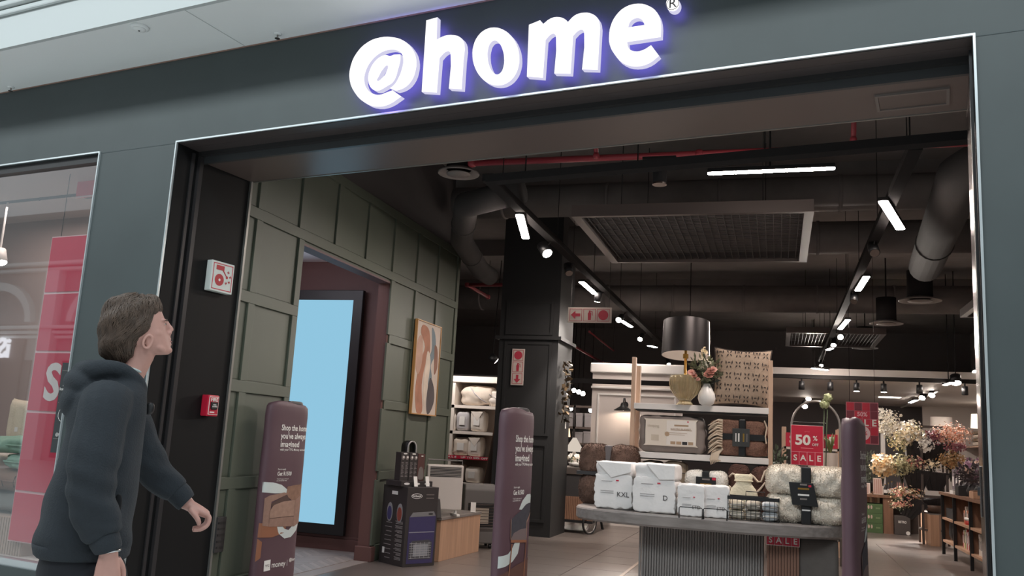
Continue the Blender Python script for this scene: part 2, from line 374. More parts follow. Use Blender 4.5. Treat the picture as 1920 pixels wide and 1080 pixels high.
# ================================================================ fire point on the left reveal
JM = FMAT @ Matrix.Translation((0, 0, 0)) @ Matrix.Rotation(math.pi/2, 4, 'Z')    # local x = into shop, local -y = out of the reveal
def onjamb(px, py):
    q = atP(px, py, FP(0, 0, 0), FU) - P0; return q@FN, q[2]
w1, z1 = onjamb(405, 520)
bs = thing('alarm_sign', 'white square fire alarm sign with red bell on the dark reveal', 'sign', M=JM @ Matrix.Translation((w1+.01, 0, z1)))
MB().box(-.115, .115, -.055, 0, -.115, .115).build('board', mat('sign_white_board', (214,222,218), .5), bs, bev=.004)
for a, b, c, d in ((-.1,.1,.094,.1), (-.1,.1,-.1,-.094), (-.1,-.095,-.1,.1), (.095,.1,-.1,.1)): MB().box(a, b, -.057, -.054, c, d).build('border', m_redp, bs)
m_sgr = mat('sign_red', (176,34,48), .5)
MB().prism(ell(-.03, -.025, .045, .045), -.0575, -.054).build('bell', m_sgr, bs); MB().prism(ell(-.03, -.025, .01, .01, 12), -.059, -.057).build('bell_centre', m_pap, bs)
MB().prism([(-.07,.05),(-.07,.085),(.01,.085),(.01,.05)], -.0575, -.054).build('hammer_box', m_sgr, bs)
MB().prism([(-.005,.05),(.04,.005),(.045,.01),(.004,.055)], -.0575, -.054).build('hammer_arm', m_sgr, bs); MB().prism(ell(.045, .005, .011, .011, 12), -.0575, -.054).build('hammer_head', m_sgr, bs)
for x, z in ((.055,.045),(.078,.012),(.07,-.028),(.04,-.04)):
    MB().prism([(x-.012,z+.004),(x+.002,z+.004),(x,z+.014),(x+.013,z-.004),(x,z-.003),(x+.001,z-.012)], -.0575, -.054).build('spark', m_sgr, bs)
w1, z1 = onjamb(384, 760)
fc = thing('fire_call_point', 'small red wall mounted pull station marked FIRE', 'call point', M=JM @ Matrix.Translation((w1+.015, 0, z1)))
MB().box(-.055, .055, -.07, 0, -.078, .078).build('housing', mat('call_red', (190,30,56), .4), fc, bev=.008)
MB().box(-.047, .047, -.073, -.069, -.066, .066).build('face_border', m_ink, fc); MB().box(-.043, .043, -.075, -.07, -.062, .062).build('face', mat('call_red', (190,30,56), .4), fc)
text('lettering', 'FIRE', .036, m_ink, fc, upright(0, -.0765, .043), bold=.02, fit=.07)
MB().prism([(-.034,.026),(-.034,-.02),(-.02,-.03),(.02,-.03),(.034,-.02),(.034,.026)], -.084, -.074).build('pull_handle', m_black, fc, bev=.003)
text('handle_lettering', 'PULL\nDOWN', .014, m_ink, fc, upright(0, -.0855, .0), bold=.01); MB().box(-.036, .01, -.0765, -.0745, -.052, -.044).build('maker_strip', m_ink, fc)
# ================================================================ shop shell
XW = -4.05; YB = 25.3; XR = 4.8; XL = -9.5
def st(name, mb, m, **k): return struct(mb.build(name, m, **k))
flo = st('floor', MB().add([(*FP(-.7, .77, 0)[:2], -.03), (*FP(9.5, .77, 0)[:2], -.03), (XR+.6, YB, -.03), (XL, YB, -.03), (XL, 6.4, -.03),
        (*FP(-.7, .77, 0)[:2], 0), (*FP(9.5, .77, 0)[:2], 0), (XR+.6, YB, 0), (XL, YB, 0), (XL, 6.4, 0)],
        [(4,3,2,1,0), (5,6,7,8,9), (0,1,6,5), (1,2,7,6), (2,3,8,7), (3,4,9,8), (4,0,5,9)]), mat('floor_screed', (106,97,92), .32, var=.06, scale=3))
# large floor tiles, each its own piece, as far as their joints can be seen
m_tiles = [mat('floor_tile_%d' % k, c, .30, var=.07, scale=2.5, stretch=(1,1,1)) for k, c in enumerate(((114,104,99), (118,107,102), (110,101,96)))]
tile_me = []
for k in range(3):
    me = bpy.data.meshes.new('tile'); b = MB().box(-.596, .596, -.297, .297, 0, .006); me.from_pydata(b.v, [], b.f); me.materials.append(m_tiles[k]); tile_me.append(me)
for i in range(-3, 4):
    for j in range(0, 17):
        x = -.30+i*1.2; y = 6.35+j*.6
        if y > 15.4 or (x-.6 < XW+.02 and y < 11) or x-.6 < -4.6 or (np.array([x, y, 0])-P0)@FN < 1.1+.3: continue
        o = bpy.data.objects.new('tile', tile_me[(i*2+j*5+(i*j)%3) % 3]); COL.objects.link(o); o.parent = flo; o.location = (x, y, 0)
MB().box(-1.56, -1.525, 6.6, 15.5, .0, .0085).build('floor_inlay', mat('inlay_strip', (168,150,136), .4), flo)
st('wall_back', MB().box(XL, XR+.6, YB, YB+.2, 0, 5), mat('wall_back_dark', (104,99,99), .7))
st('wall_right', MB().box(XR, XR+.2, 5.1, YB, 0, 5), mat('wall_right_paint', (196,190,186), .6))
st('wall_far_left', MB().box(XL-.2, XL, 6.4, YB, 0, 5), mat('wall_left_dark', (104,99,99), .7))
cm = MB(); pts = [FP(-6, .5, 0)[:2], FP(10, .5, 0)[:2], (XR+.8, YB+.3), (XL-.3, YB+.3)]
cm.add([(*p, 4.7) for p in pts]+[(*p, 4.85) for p in pts], [(3,2,1,0), (4,5,6,7), (0,1,5,4), (1,2,6,5), (2,3,7,6), (3,0,4,7)])
ceil = st('ceiling', cm, m_ceil)
fst('wall_above_lintel', MB().box(-6, 10, .5, .72, 3.9, 4.75), m_ceil)
fst('wall_behind_window', MB().box(-5.2, -.76, 1.45, 1.5, 0, 4.75), mat('window_back_wall', (160,143,138), .7))
# ================================================================ green panelled wall with its portal
GY = [5.86, 6.05, 6.70, 7.36, 8.02, 8.68, 9.35, 10.01, 10.69]; GZ = [0, .875, 1.62, 2.328, 3.016, 3.74]
PY0, PY1, PZ = 6.76, 8.68, 2.95
ys = [5.86, PY0, PY1, 10.72]; zz = [0, PZ, 3.75]
gmb = slab_with_holes(ys, zz, {(1,0)}, 0, .15)       # local x = depth into shop, local y = thickness to the left
GM = Matrix(((0, -1, 0, XW-.012), (1, 0, 0, 0), (0, 0, 1, 0), (0, 0, 0, 1)))
gw = struct(gmb.build('wall_left', m_green)); gw.matrix_world = GM
bw = .045
for z in (3.016, 2.328, 1.62, .875):
    segs = [(5.86, 10.72)] if z > PZ else [(5.86, PY0-.0), (PY1, 10.72)]
    for a, b in segs: MB().box(a, b, -.022, 0, z-bw, z+bw).build('rail', m_green, gw, bev=.003)
MB().box(5.86, 10.72, -.022, 0, 3.66, 3.75).build('rail', m_green, gw, bev=.003)
rows = [(.16, .83), (.92, 1.575), (1.665, 2.283), (2.373, 2.971), (3.061, 3.66)]
for k, y in enumerate(GY[1:-1]+[10.68]):
    for z0, z1 in rows:
        if PY0-.1 < y < PY1-.05 and z1 < PZ+.1: continue
        MB().box(y-bw, y+bw if y < 10.6 else 10.72, -.022, 0, z0, z1).build('stile', m_green, gw, bev=.003)
for z0, z1 in rows[:4]:
    MB().box(PY0-.085, PY0, -.022, 0, z0, z1).build('stile', m_green, gw, bev=.003)
for a, b in ((5.86, PY0), (PY1+.03, 10.72)): MB().box(a, b, -.03, 0, 0, .16).build('skirting', m_green, gw, bev=.004)
# recessed field panels
yy = [5.86]+GY[1:-1]+[10.68]
for k in range(len(yy)-1):
    for z0, z1 in rows:
        a, b = yy[k]+(bw if k else 0), yy[k+1]-bw
        if b > PY0-.06 and a < PY1 and z1 < PZ+.1: continue
        MB().box(a+.012, b-.012, -.004, 0, z0+.012, z1-.012).build('panel', m_green, gw)
st('wall_bulkhead_left', MB().box(-9.4, XW-.012, 6.6, 10.72, 3.751, 4.7), mat('bulkhead_dark', (78,74,74), .8))
# oxblood room behind the portal
pr = st('wall_portal', MB().box(-6.5, -4.212, 9.2, 9.3, 0, 3.3), m_red)
MB().box(-6.5, -4.212, 9.165, 9.2, 0, .13).build('skirting', m_red, pr, bev=.006)
MB().box(-6.5, -4.212, 9.18, 9.2, .13, .16).build('skirting_cap', m_red, pr, bev=.004)
rj = st('trim_11', MB().box(-4.20, XW-.008, PY1-.035, PY1, 0, PZ), m_red)
MB().box(-4.215, XW+.03, PY1-.075, PY1+.02, 0, .15).build('plinth_block', m_red, rj, bev=.008)
st('trim_12', MB().box(-4.20, XW-.008, PY0, PY1-.035, PZ-.02, PZ), mat('portal_head', (110,88,90), .6))
st('wall_portal_side', MB().box(-4.212, -4.205, PY1, 9.2, 0, 3.3), m_red)
st('wall_portal_left', MB().box(-6.6, -6.5, 7.15, 9.3, 0, 3.3), m_red)
st('ceiling_portal', MB().box(-6.6, -4.2, 7.1, 9.3, 3.3, 3.36), mat('portal_ceiling', (225,218,222), .6))
fp = st('floor_portal', MB().box(-6.5, -4.05, 7.0, 9.2, .0, .004), mat('herring_base', (150,138,132), .5))
hb = []; cw_, pw_ = .24, .085
for k in range(4):
    sg_ = 1 if k % 2 else -1; e = .0012
    q = MB().add([(e, e if sg_ > 0 else cw_+e, z) for z in (.004,)]+[(cw_-e, (cw_ if sg_ > 0 else 0)+e, .004), (cw_-e, (cw_ if sg_ > 0 else 0)+pw_-e, .004), (e, (0 if sg_ > 0 else cw_)+pw_-e, .004)]
        +[(e, e if sg_ > 0 else cw_+e, .009), (cw_-e, (cw_ if sg_ > 0 else 0)+e, .009), (cw_-e, (cw_ if sg_ > 0 else 0)+pw_-e, .009), (e, (0 if sg_ > 0 else cw_)+pw_-e, .009)], [(3,2,1,0),(4,5,6,7),(0,1,5,4),(1,2,6,5),(2,3,7,6),(3,0,4,7)])
    me = bpy.data.meshes.new('herringbone_plank'); me.from_pydata(q.v, [], q.f); me.materials.append(mat('herring_%d' % (k//2), ((168,156,150), (156,144,138))[k//2], .5, var=.1, scale=5)); hb.append(me)
for i in range(7):
    for j in range(28):
        x = -5.9+i*cw_; y = 7.02+j*pw_
        if y+cw_+pw_ > 9.16 or x+cw_ > -4.21: continue
        o = bpy.data.objects.new('herringbone_plank', hb[(i % 2)+2*((i+j*3) % 2)]); COL.objects.link(o); o.parent = fp; o.location = (x, y, 0)
pl_ = bpy.data.lights.new('portal_light', 'AREA'); pl_.shape = 'RECTANGLE'; pl_.size = 1.2; pl_.size_y = .3; pl_.energy = 16; pl_.color = (.92,.9,1)
po_ = bpy.data.objects.new('portal_light', pl_); COL.objects.link(po_); po_.location = (-5.4, 7.6, 3.25)
cl_ = bpy.data.lights.new('portal_ceiling_fill', 'AREA'); cl_.shape = 'RECTANGLE'; cl_.size = 1.4; cl_.size_y = .15; cl_.energy = 10; cl_.color = (.93,.9,1)
co_ = bpy.data.objects.new('portal_ceiling_fill', cl_); COL.objects.link(co_); co_.location = (-5.2, 8.0, 3.0); co_.rotation_euler = (math.pi, 0, 0)  # added fill light facing up, only to brighten the portal ceiling
sc_ = thing('display_screen', 'tall glowing pale blue screen in a black frame inside the portal', 'screen', (-5.42, 9.165, 0))
MB().box(-.81, .81, -.06, .0, .17, 2.94).build('frame', mat('screen_frame', (40,39,40), .4), sc_, bev=.006)
MB().box(-.69, .69, -.064, -.055, .286, 2.821).build('panel', emit('screen_blue', (150,205,232), .92), sc_)
# wall fittings
fl_ = thing('floor_socket_plate', 'dark rectangular vent plate low on the green wall by the entrance', 'vent', (XW, 5.92, .5), math.pi/2)
MB().box(-.05, .065, -.034, -.0, -.13, .13).build('plate', m_dark, fl_, bev=.003)
for k in range(5): MB().box(-.035, .05, -.037, -.033, -.1+k*.045, -.085+k*.045).build('slot', m_black, fl_)
# framed figure painting
pa = thing('painting', 'tall abstract figure painting in orange and blue with a thin wooden frame', 'painting', (XW, 9.7, 2.1), math.pi/2)
W_, H_ = .37, .535
MB().box(-W_, W_, -.05, -.03, -H_, H_).build('canvas', mat('canvas', (206,192,180), .8, var=.08, scale=3), pa)
for a, b, c, d in ((-W_-.012, W_+.012, H_, H_+.012), (-W_-.012, W_+.012, -H_-.012, -H_), (-W_-.012, -W_, -H_, H_), (W_, W_+.012, -H_, H_)):
    MB().box(a, b, -.06, -.025, c, d).build('frame', mat('frame_wood', (186,140,86), .5), pa)
def brush(name, pts, c, y): MB().prism(pts, y, -.05).build(name, mat(name+'_paint', c, .8, var=.15, scale=6), pa)
def blob(pts, n=4):      # smooth closed curve through points
    out = []; k = len(pts)
    for i in range(k):
        p0, p1, p2, p3 = (np.array(pts[(i+q-1) % k], float) for q in range(4))
        for s in range(n):
            t = s/n; out.append(tuple(.5*((2*p1)+(p2-p0)*t+(2*p0-5*p1+4*p2-p3)*t*t+(3*p1-p0-3*p2+p3)*t**3)))
    return out
brush('terracotta_shape', blob([(-.2,.5),(.0,.45),(.06,.2),(-.05,.05),(-.12,-.2),(-.05,-.5),(-.22,-.52),(-.3,-.25),(-.22,.05),(-.1,.25),(-.25,.4)]), (178,124,100), -.0515)
brush('peach_shape', blob([(-.33,.3),(-.2,.36),(-.16,.1),(-.24,-.08),(-.34,.0)]), (196,160,142), -.0520)
brush('steel_blue_shape', blob([(.08,.5),(.2,.42),(.24,.2),(.12,.05),(.18,-.1),(.08,-.2),(.04,.1),(.12,.25)]), (120,134,142), -.0517)
brush('charcoal_shape', blob([(.12,-.1),(.26,-.2),(.3,-.36),(.2,-.5),(.1,-.52),(.06,-.35)]), (82,74,76), -.0518)
brush('cream_shape', blob([(-.02,.2),(.1,.1),(.06,-.2),(.0,-.45),(-.06,-.2)]), (222,206,190), -.0523)
brush('brown_shape', blob([(.2,.3),(.3,.26),(.33,.05),(.25,-.05),(.22,.1)]), (140,100,84), -.0519)
# ================================================================ ceiling services
m_duct = mat('duct_grey', (112,107,105), .7, var=.15, scale=4)
m_pipe = mat('sprinkler_red', (150,52,60), .5)
m_led = emit('led_panel', (255,241,231), 185.0)
m_spot = emit('spot_lens', (255,240,226), 60.0)
m_track = mat('track_black', (44,42,42), .95, spec=.05)
ZT = 3.4
# round ducts that cross the shop and hang under the slab
def duct(label, pts, r, name='air_duct', m=None, cat='duct', ribs=0, n=18):
    t = thing(name, label, cat, tuple(pts[0])); L = [np.array(p)-np.array(pts[0]) for p in pts]
    MB().tube(L, r, n).build('sleeve', m or m_duct, t, True)
    for k in range(len(L)-1):
        d = np.linalg.norm(L[k+1]-L[k]); q = int(d/1.25)
        for j in range(q):
            c = L[k]+(L[k+1]-L[k])*((j+.5)/max(q,1)); dd = (L[k+1]-L[k])/d
            MB().tube([c-dd*.02, c+dd*.02], r*1.06, n).build('collar', m or m_duct, t, True)
    return t
ya = atZ(1325, 380, 4.15)[1]; yb = atZ(1325, 458, 4.15)[1]; yc = atZ(1325, 560, 4.15)[1]
duct('round dark air duct crossing the ceiling nearest the entrance', [(-3.9, ya, 4.22), (3.9, ya, 4.22)], .2)
duct('round dark air duct crossing the ceiling behind the big grille', [(-2.9, yb, 4.22), (3.9, yb, 4.22)], .22)
duct('round dark air duct crossing the ceiling deep in the shop', [(-9, yc, 4.15), (3.9, yc, 4.15)], .25)
e1 = atZ(836, 385, 3.6)+np.array([.22,0,0]); e2 = atZ(850, 450, 3.6)+np.array([.1,0,0]); e3 = atZ(900, 505, 3.6)
duct('flexible duct bending along the top of the green wall', [tuple(e1+np.array([.6,-.1,.1])), tuple(e1), tuple(e2), tuple(e3), tuple(atZ(918,518,3.6))], .13, m=mat('flex_dark', (60,57,56), .9))
f1 = atZ(1800, 330, 3.75); f2 = atZ(1775, 400, 3.72); f3 = atZ(1735, 500, 3.7); DZ = 3.55
duct('thick flexible duct dropping to the round diffuser on the right', [tuple(f1+np.array([.3,-.3,.15])), tuple(f1), tuple(f2), tuple(f3)], .19, m=mat('flex_dark', (60,57,56), .9))
# concrete beams
for y in (7.0, 10.6, 14.2, 17.8): MB().box(XL, XR, y-.2, y+.2, 4.42, 4.70).build('beam', m_ceil, ceil)
# sprinkler pipes
def pipe(label, pts, r=.028):
    t = thing('sprinkler_pipe', label, 'pipe', tuple(pts[0])); L = [np.array(p)-np.array(pts[0]) for p in pts]
    MB().tube(L, r, 10).build('pipe', m_pipe, t, True)
    for q in (L[0], L[-1]): MB().tube([q, q+np.array([0, 0, 4.69-pts[0][2]-q[2]])], .005, 5).build('hanger', m_track, t)
    for k in range(len(L)): MB().soft(L[k], r*2.7, r*2.7, r*2.7, 3, 3).build('coupling', m_pipe, t, True)
a = atZ(885, 306, 3.75); b = atZ(1310, 285, 3.75)
pipe('red sprinkler pipe running along the ceiling just inside the lintel', [tuple(a), (b[0], a[1], 3.75), (2.6, a[1], 3.75)])
a = atZ(1118, 292, 3.75); pipe('short red branch pipe at the front of the ceiling', [tuple(a), (a[0]-.05, a[1]+.02, 4.3)], .02)
a = atZ(1600, 262, 3.75); pipe('red drop pipe near the top right of the entrance', [tuple(a), (a[0]+.02, a[1], 4.3)], .02)
a = atZ(876, 534, 3.8); b = atZ(915, 557, 3.8); c = atZ(975, 534, 3.8); pipe('red angled pipe above the black column', [tuple(b), tuple(a), tuple(c)], .03)
a = atZ(1050, 634, 3.6); b = atZ(1130, 680, 3.6); pipe('long red pipe running back to the right of the black column', [tuple(a), tuple(b)], .03)
a = atZ(1105, 622, 3.8); b = atZ(1150, 657, 3.8); pipe('thin red pipe high behind the hanging arrow sign', [tuple(a), tuple(b)], .02)
# the front cable channel, parallel to the shop front
w0 = 1.15
ch = thing('cable_channel', 'long dark cable channel hung along the entrance', 'channel', M=FMAT @ Matrix.Translation((0, w0, 3.42)))
ul = atF(916, 338, w0); ur_ = atF(1814, 262, w0); zc_ = (ul[1]+ur_[1])/2-3.42
MB().box(ul[0], ur_[0]+.1, -.05, .05, zc_-.02, zc_+.035).build('channel', m_track, ch)
MB().box(ul[0], ur_[0]+.1, .06, .11, zc_+.0, zc_+.05).build('rail', m_track, ch)
for k in range(6):
    u = ul[0]+.3+k*.85; MB().tube([(u, 0, zc_), (u, 0, 1.25)], .005, 6).build('hanger', m_track, ch)
# tracks
def track(label, x, y0, y1, z=ZT, ax='y', hang=True):
    t = thing('light_track', label, 'track', (x, y0, z))
    L = y1-y0
    if ax == 'y': MB().box(-.045, .045, 0, L, 0, .06).build('rail', m_track, t)
    else: MB().box(0, L, -.03, .03, 0, .06).build('rail', m_track, t)
    for k in range(int(L/2)+1):
        p = (0, .4+k*2, 0) if ax == 'y' else (.4+k*2, 0, 0)
        MB().tube([(p[0], p[1], .05), (p[0], p[1], 4.7-z)], .004, 6).build('hanger', m_track, t)
    return t
XT1, XT2, ZB_ = -2.285, .885, 2.75
track('left light track running to the back of the shop', XT1, 6.55, 20.0)
track('right light track running to the back of the shop', XT2, 6.2, 20.5)
# linear led fittings on or beside the tracks; each given by its two ends in the photo
def led(px0, px1, label, w=.085, z=ZT-.02):
    a = atZ(*px0, z); b = atZ(*px1, z)
    if z > 3 and (a[1]+b[1])/2 > 16.6: a = atY(*px0, 16.4); b = atY(*px1, 16.7); z = (a[2]+b[2])/2; a[2] = b[2] = z
    d = b-a; L = np.linalg.norm(d); d /= L
    ang = math.atan2(d[1], d[0]); c = (a+b)/2
    t = thing('linear_light', label, 'light', tuple(c), ang, 'linear track lights')
    MB().box(-L/2, L/2, -w/2, w/2, 0, .03).build('housing', m_track, t, bev=.004)
    q = MB(); n = 6; pts = []
    r = min(w/2-.006, L/2)
    for k in range(n+1): pts.append((L/2-r+r*.55*math.sin(math.pi*k/n)*1.0+r*.45, -(w/2-.006)*math.cos(math.pi*k/n)))
    pts += [(-x, -y) for x, y in pts]
    q.add([(x, y, -.006) for x, y in pts]+[(x, y, .002) for x, y in pts], [tuple(range(len(pts)-1, -1, -1))]+[(i, (i+1) % len(pts), (i+1) % len(pts)+len(pts), i+len(pts)) for i in range(len(pts))])
    q.build('diffuser', m_led, t)
    dz = 4.69-z
    wv = Vector((0, 0, dz))
    for xt in (XT1, XT2):
        if abs(c[0]-xt) < .7: wv = Matrix.Rotation(-ang, 3, 'Z') @ Vector((xt-c[0], 0, ZT+.03-z))
    if c[1] > 17.3: wv = Vector((0, 0, ZB_-z))
    MB().tube([(0, 0, .02), tuple(wv)], .008, 6).build('adapter', m_track, t)
    return t
led((1327,325), (1566,315), 'longest linear light, alone near the lintel over the entrance', .07)
led((974,402), (986,447), 'linear light nearest the entrance on the left track')
led((1090,528), (1116,551), 'second linear light from the entrance on the left track')
led((1160,598), (1184,613), 'third linear light from the entrance on the left track')
led((1216,643), (1230,656), 'fourth linear light from the entrance on the left track')
led((1655,376), (1689,430), 'slanted linear light nearest the entrance on the right track')
led((1625,518), (1608,545), 'second linear light from the entrance on the right track')
led((1590,599), (1575,617), 'third linear light from the entrance on the right track')
led((1560,648), (1551,661), 'fourth linear light from the entrance on the right track')
led((1523,687), (1552,697), 'linear light turned across the right track towards the back')
# spot heads
spot_n = [0]
def spot(px, py, label, lit=True, z=3.28, tr=None, r=.05, aim=None, energy=0, group='track spot lights', ymax=23.0, top=None):
    p = atZ(px, py, z)
    if p[1] > ymax: p = atY(px, py, ymax)
    z = p[2]; aim = np.array(aim if aim is not None else (p[0]*.6, p[1]-2.0, .4)); d = aim-p; d /= np.linalg.norm(d)
    t = thing('track_spot', label, 'spotlight', tuple(p), 0, group)
    MB().tube([-d*.14, d*.0], r, 16).build('barrel', m_black, t, True)
    MB().tube([-d*.001, d*.006], r*.86, 16).build('lens', m_spot if lit else m_chrome, t)
    e = np.array([0, 0, (ZB_ if (p[1] > 17.3 and p[0] > -.6 and z < ZB_) else 4.7)-z])
    for xt in (XT1, XT2):
        if abs(p[0]-xt) < .7 and p[1] < 20.4 and not (p[1] > 17.2 and z < 2.9): e = np.array([xt-p[0], 0, ZT+.02-z])
    MB().tube([-d*.08, e], .009, 6).build('stem', m_track, t)
    if energy:
        l = bpy.data.lights.new('spot_beam', 'SPOT'); l.energy = energy; l.color = (1, .91, .83); l.spot_size = 1.0; l.spot_blend = .6; l.shadow_soft_size = .05
        o = bpy.data.objects.new('spot_beam', l); COL.objects.link(o); o.location = tuple(p+d*.03); o.rotation_euler = Vector(d).to_track_quat('-Z', 'Y').to_euler()
    return t
TB = (-.6, 7.4, 1.0)
spot(1026, 475, 'bright spot just below the first left linear light', aim=TB, energy=330, r=.06)
spot(1067, 512, 'unlit spot turned away above the second left linear light', False)
spot(1120, 564, 'bright spot just after the second left linear light', aim=(-3.1, 13.2, .5), energy=260)
spot(1160, 600, 'bright spot beside the third left linear light', aim=(-3.3, 8.9, .6), energy=110)
spot(1200, 636, 'small lit spot between the third and fourth left linear lights', aim=(-3.2,13,.8), energy=330)
spot(1254, 683, 'lit oval spot over the top left of the ladder shelf')
spot(1640, 474, 'unlit square head with pale label on the right track', False, aim=(1.0, 7.5, 2))
spot(1601, 565, 'unlit spot between the second and third right linear lights', False)
spot(1576, 632, 'small lit spot below the third right linear light', aim=(-.3, 7.3, 1.2), energy=380)
spot(1563, 647, 'lit spot touching the fourth right linear light')
spot(1540, 685, 'lit spot just above the crosswise linear light', r=.045)
spot(1527, 705, 'lit spot just below the crosswise linear light', r=.045)
spot(1526, 714, 'second lit spot below the crosswise linear light', aim=(2,16,1), energy=660)
spot(1523, 735, 'lit spot at the soffit edge on the right track', r=.07)
spot(1516, 748, 'lit spot behind the soffit edge on the right track', r=.07)
spot(1509, 762, 'farthest lit spot of the right track', r=.08)
# ceiling cassettes: hung frames filled with wire grid
def grille(label, x0, x1, y0, y1, z, nb, nt):
    t = thing('ceiling_grille', label, 'grille', ((x0+x1)/2, (y0+y1)/2, z)); W = (x1-x0)/2; D = (y1-y0)/2
    mf = mat('grille_frame', (96,86,83), .35, metal=.3)
    for a, b, c, d in ((-W, W, -D, -D+.05), (-W, W, D-.05, D), (-W, -W+.08, -D+.05, D-.05), (W-.08, W, -D+.05, D-.05)):
        MB().box(a, b, c, d, 0, .11).build('frame_side', mf, t)
    me = None; mg = mat('grille_wire', (74,70,69), .5)
    for k in range(nb):
        x = -W+.08+(2*W-.16)*(k+.5)/nb
        if me is None:
            o = MB().box(-.003, .003, -D+.05, D-.05, .03, .05).build('bar', mg, t); me = o.data
        else: o = bpy.data.objects.new('bar', me); COL.objects.link(o); o.parent = t
        o.location = (x, 0, 0)
    q = MB()
    for k in range(nt):
        y = -D+.05+(2*D-.1)*(k+.5)/nt; q.box(-W+.08, W-.08, y-.002, y+.002, .05, .056)
    stuff(q.build('cross_wires', mg, t))
    MB().box(-W+.06, W-.06, -D+.04, D-.04, .108, .112).build('back_plate', m_ceil, t)
    for sx in (-1, 1):
        for sy in (-1, 1): MB().tube([(sx*W*.6, sy*D*.8, .1), (sx*W*.6, sy*D*.8, 4.7-z)], .004, 6).build('hanger', m_track, t)
    return t
grille('big ceiling grille nearest the entrance', -1.85, .29, 7.74, 9.85, 3.4, 27, 40)
a = atZ(1463, 648, 3.5); b = atZ(1662, 627, 3.5)
grille('smaller ceiling grille deep in the shop beside the right track', a[0]+.1, b[0], min(a[1], b[1]), max(a[1], b[1])+.1, 3.5, 24, 20)
a = atZ(1800, 595, 3.4); grille('ceiling grille cut off by the right entrance edge', a[0], a[0]+1.8, a[1]-2.6, a[1], 3.4, 18, 20)
# round diffusers
def diffuser(px, py, r, label, z=DZ):
    p = atZ(px, py, z); t = thing('round_diffuser', label, 'diffuser', tuple(p), 0, 'round ceiling diffusers')
    mdf = mat('diffuser_grey', (118,110,106), .5)
    MB().lathe([(r*.62,.04), (r, 0), (r, -.012), (r*.94,-.012), (r*.6,.03)], 32).build('flange', mdf, t, True)
    MB().lathe([(r*.05,-.03), (r*.56,-.02), (r*.58,-.01), (r*.3,.0)], 32).build('disc', mdf, t, True)
    MB().lathe([(r*.6,.03), (r*.6,.42)], 24).build('neck', m_track, t, True); MB().tube([(0,0,.4),(0,0,4.7-z)], .012, 6).build('hanger', m_track, t)
diffuser(860, 324, .19, 'round diffuser under the lintel at the left', 3.7)
diffuser(1725, 563, .28, 'largest round diffuser below the thick flexible duct')
diffuser(1662, 606, .26, 'round diffuser in the middle right, behind the largest one')
diffuser(1622, 652, .25, 'faint far round diffuser beside the small grille')
# surface mounted downlight
q = atZ(1237, 330, 3.42)
dl = thing('ceiling_downlight', 'dark cylinder downlight on a small plate near the entrance', 'light', tuple(q))
MB().box(-.13, .13, -.07, .07, .12, .14).build('plate', m_track, dl); MB().cyl((0,0,0), .055, -.06, .12, 24).build('can', m_track, dl, True)
MB().cyl((0,0,0), .057, -.072, -.06, 24).build('rim', m_chrome, dl)
# hanging fire point arrow sign
def pictos(parent, n, s, vert, order, y=-.012):
    mred = mat('picto_red', (172,52,70), .5)
    for k, kind in enumerate(order):
        c = ((k-(n-1)/2)*s, 0) if not vert else (0, ((n-1)/2-k)*s)
        h = s*.45
        for (a, b, cc, d) in ((-h, h, h-.006, h), (-h, h, -h, -h+.006), (-h, -h+.006, -h, h), (h-.006, h, -h, h)):
            MB().box(c[0]+a, c[0]+b, y-.001, y, c[1]+cc, c[1]+d).build('picto_border', mred, parent)
        r = s*.36
        def P(l): return [(c[0]+x*r, c[1]+z*r) for x, z in l]
        if kind == 'disc': MB().prism(ell(c[0], c[1], r, r), y-.002, y).build('red_disc', mred, parent)
        elif kind == 'ext':
            MB().prism(P([(-.3,-1),(.3,-1),(.35,.3),(.15,.6),(.15,.9),(-.15,.9),(-.15,.6),(-.35,.3)]), y-.002, y).build('extinguisher', mred, parent)
            MB().prism(P([(.1,.75),(.5,.6),(.6,-.1),(.7,-.1),(.6,.7),(.1,.9)]), y-.002, y).build('hose', mred, parent)
        else:
            A = [(-1,0),(-.1,.85),(-.1,.3),(.9,.3),(.9,-.3),(-.1,-.3),(-.1,-.85)]
            if kind == 'down': A = [(z, x) for x, z in A]
            MB().prism(P(A), y-.002, y).build('arrow', mred, parent)
hs = thing('hanging_fire_sign', 'horizontal hanging sign with red arrow, extinguisher and disc', 'sign', (-2.33, 11, 2.96))
MB().box(-.285, .285, -.01, .01, -.1, .1).build('board', mat('fire_board', (196,184,176), .6), hs); pictos(hs, 3, .18, False, ('left','ext','disc'))
for x in (-.25, .25): MB().tube([(x, 0, .1), (x, 0, 1.7)], .003, 5).build('wire', m_track, hs)
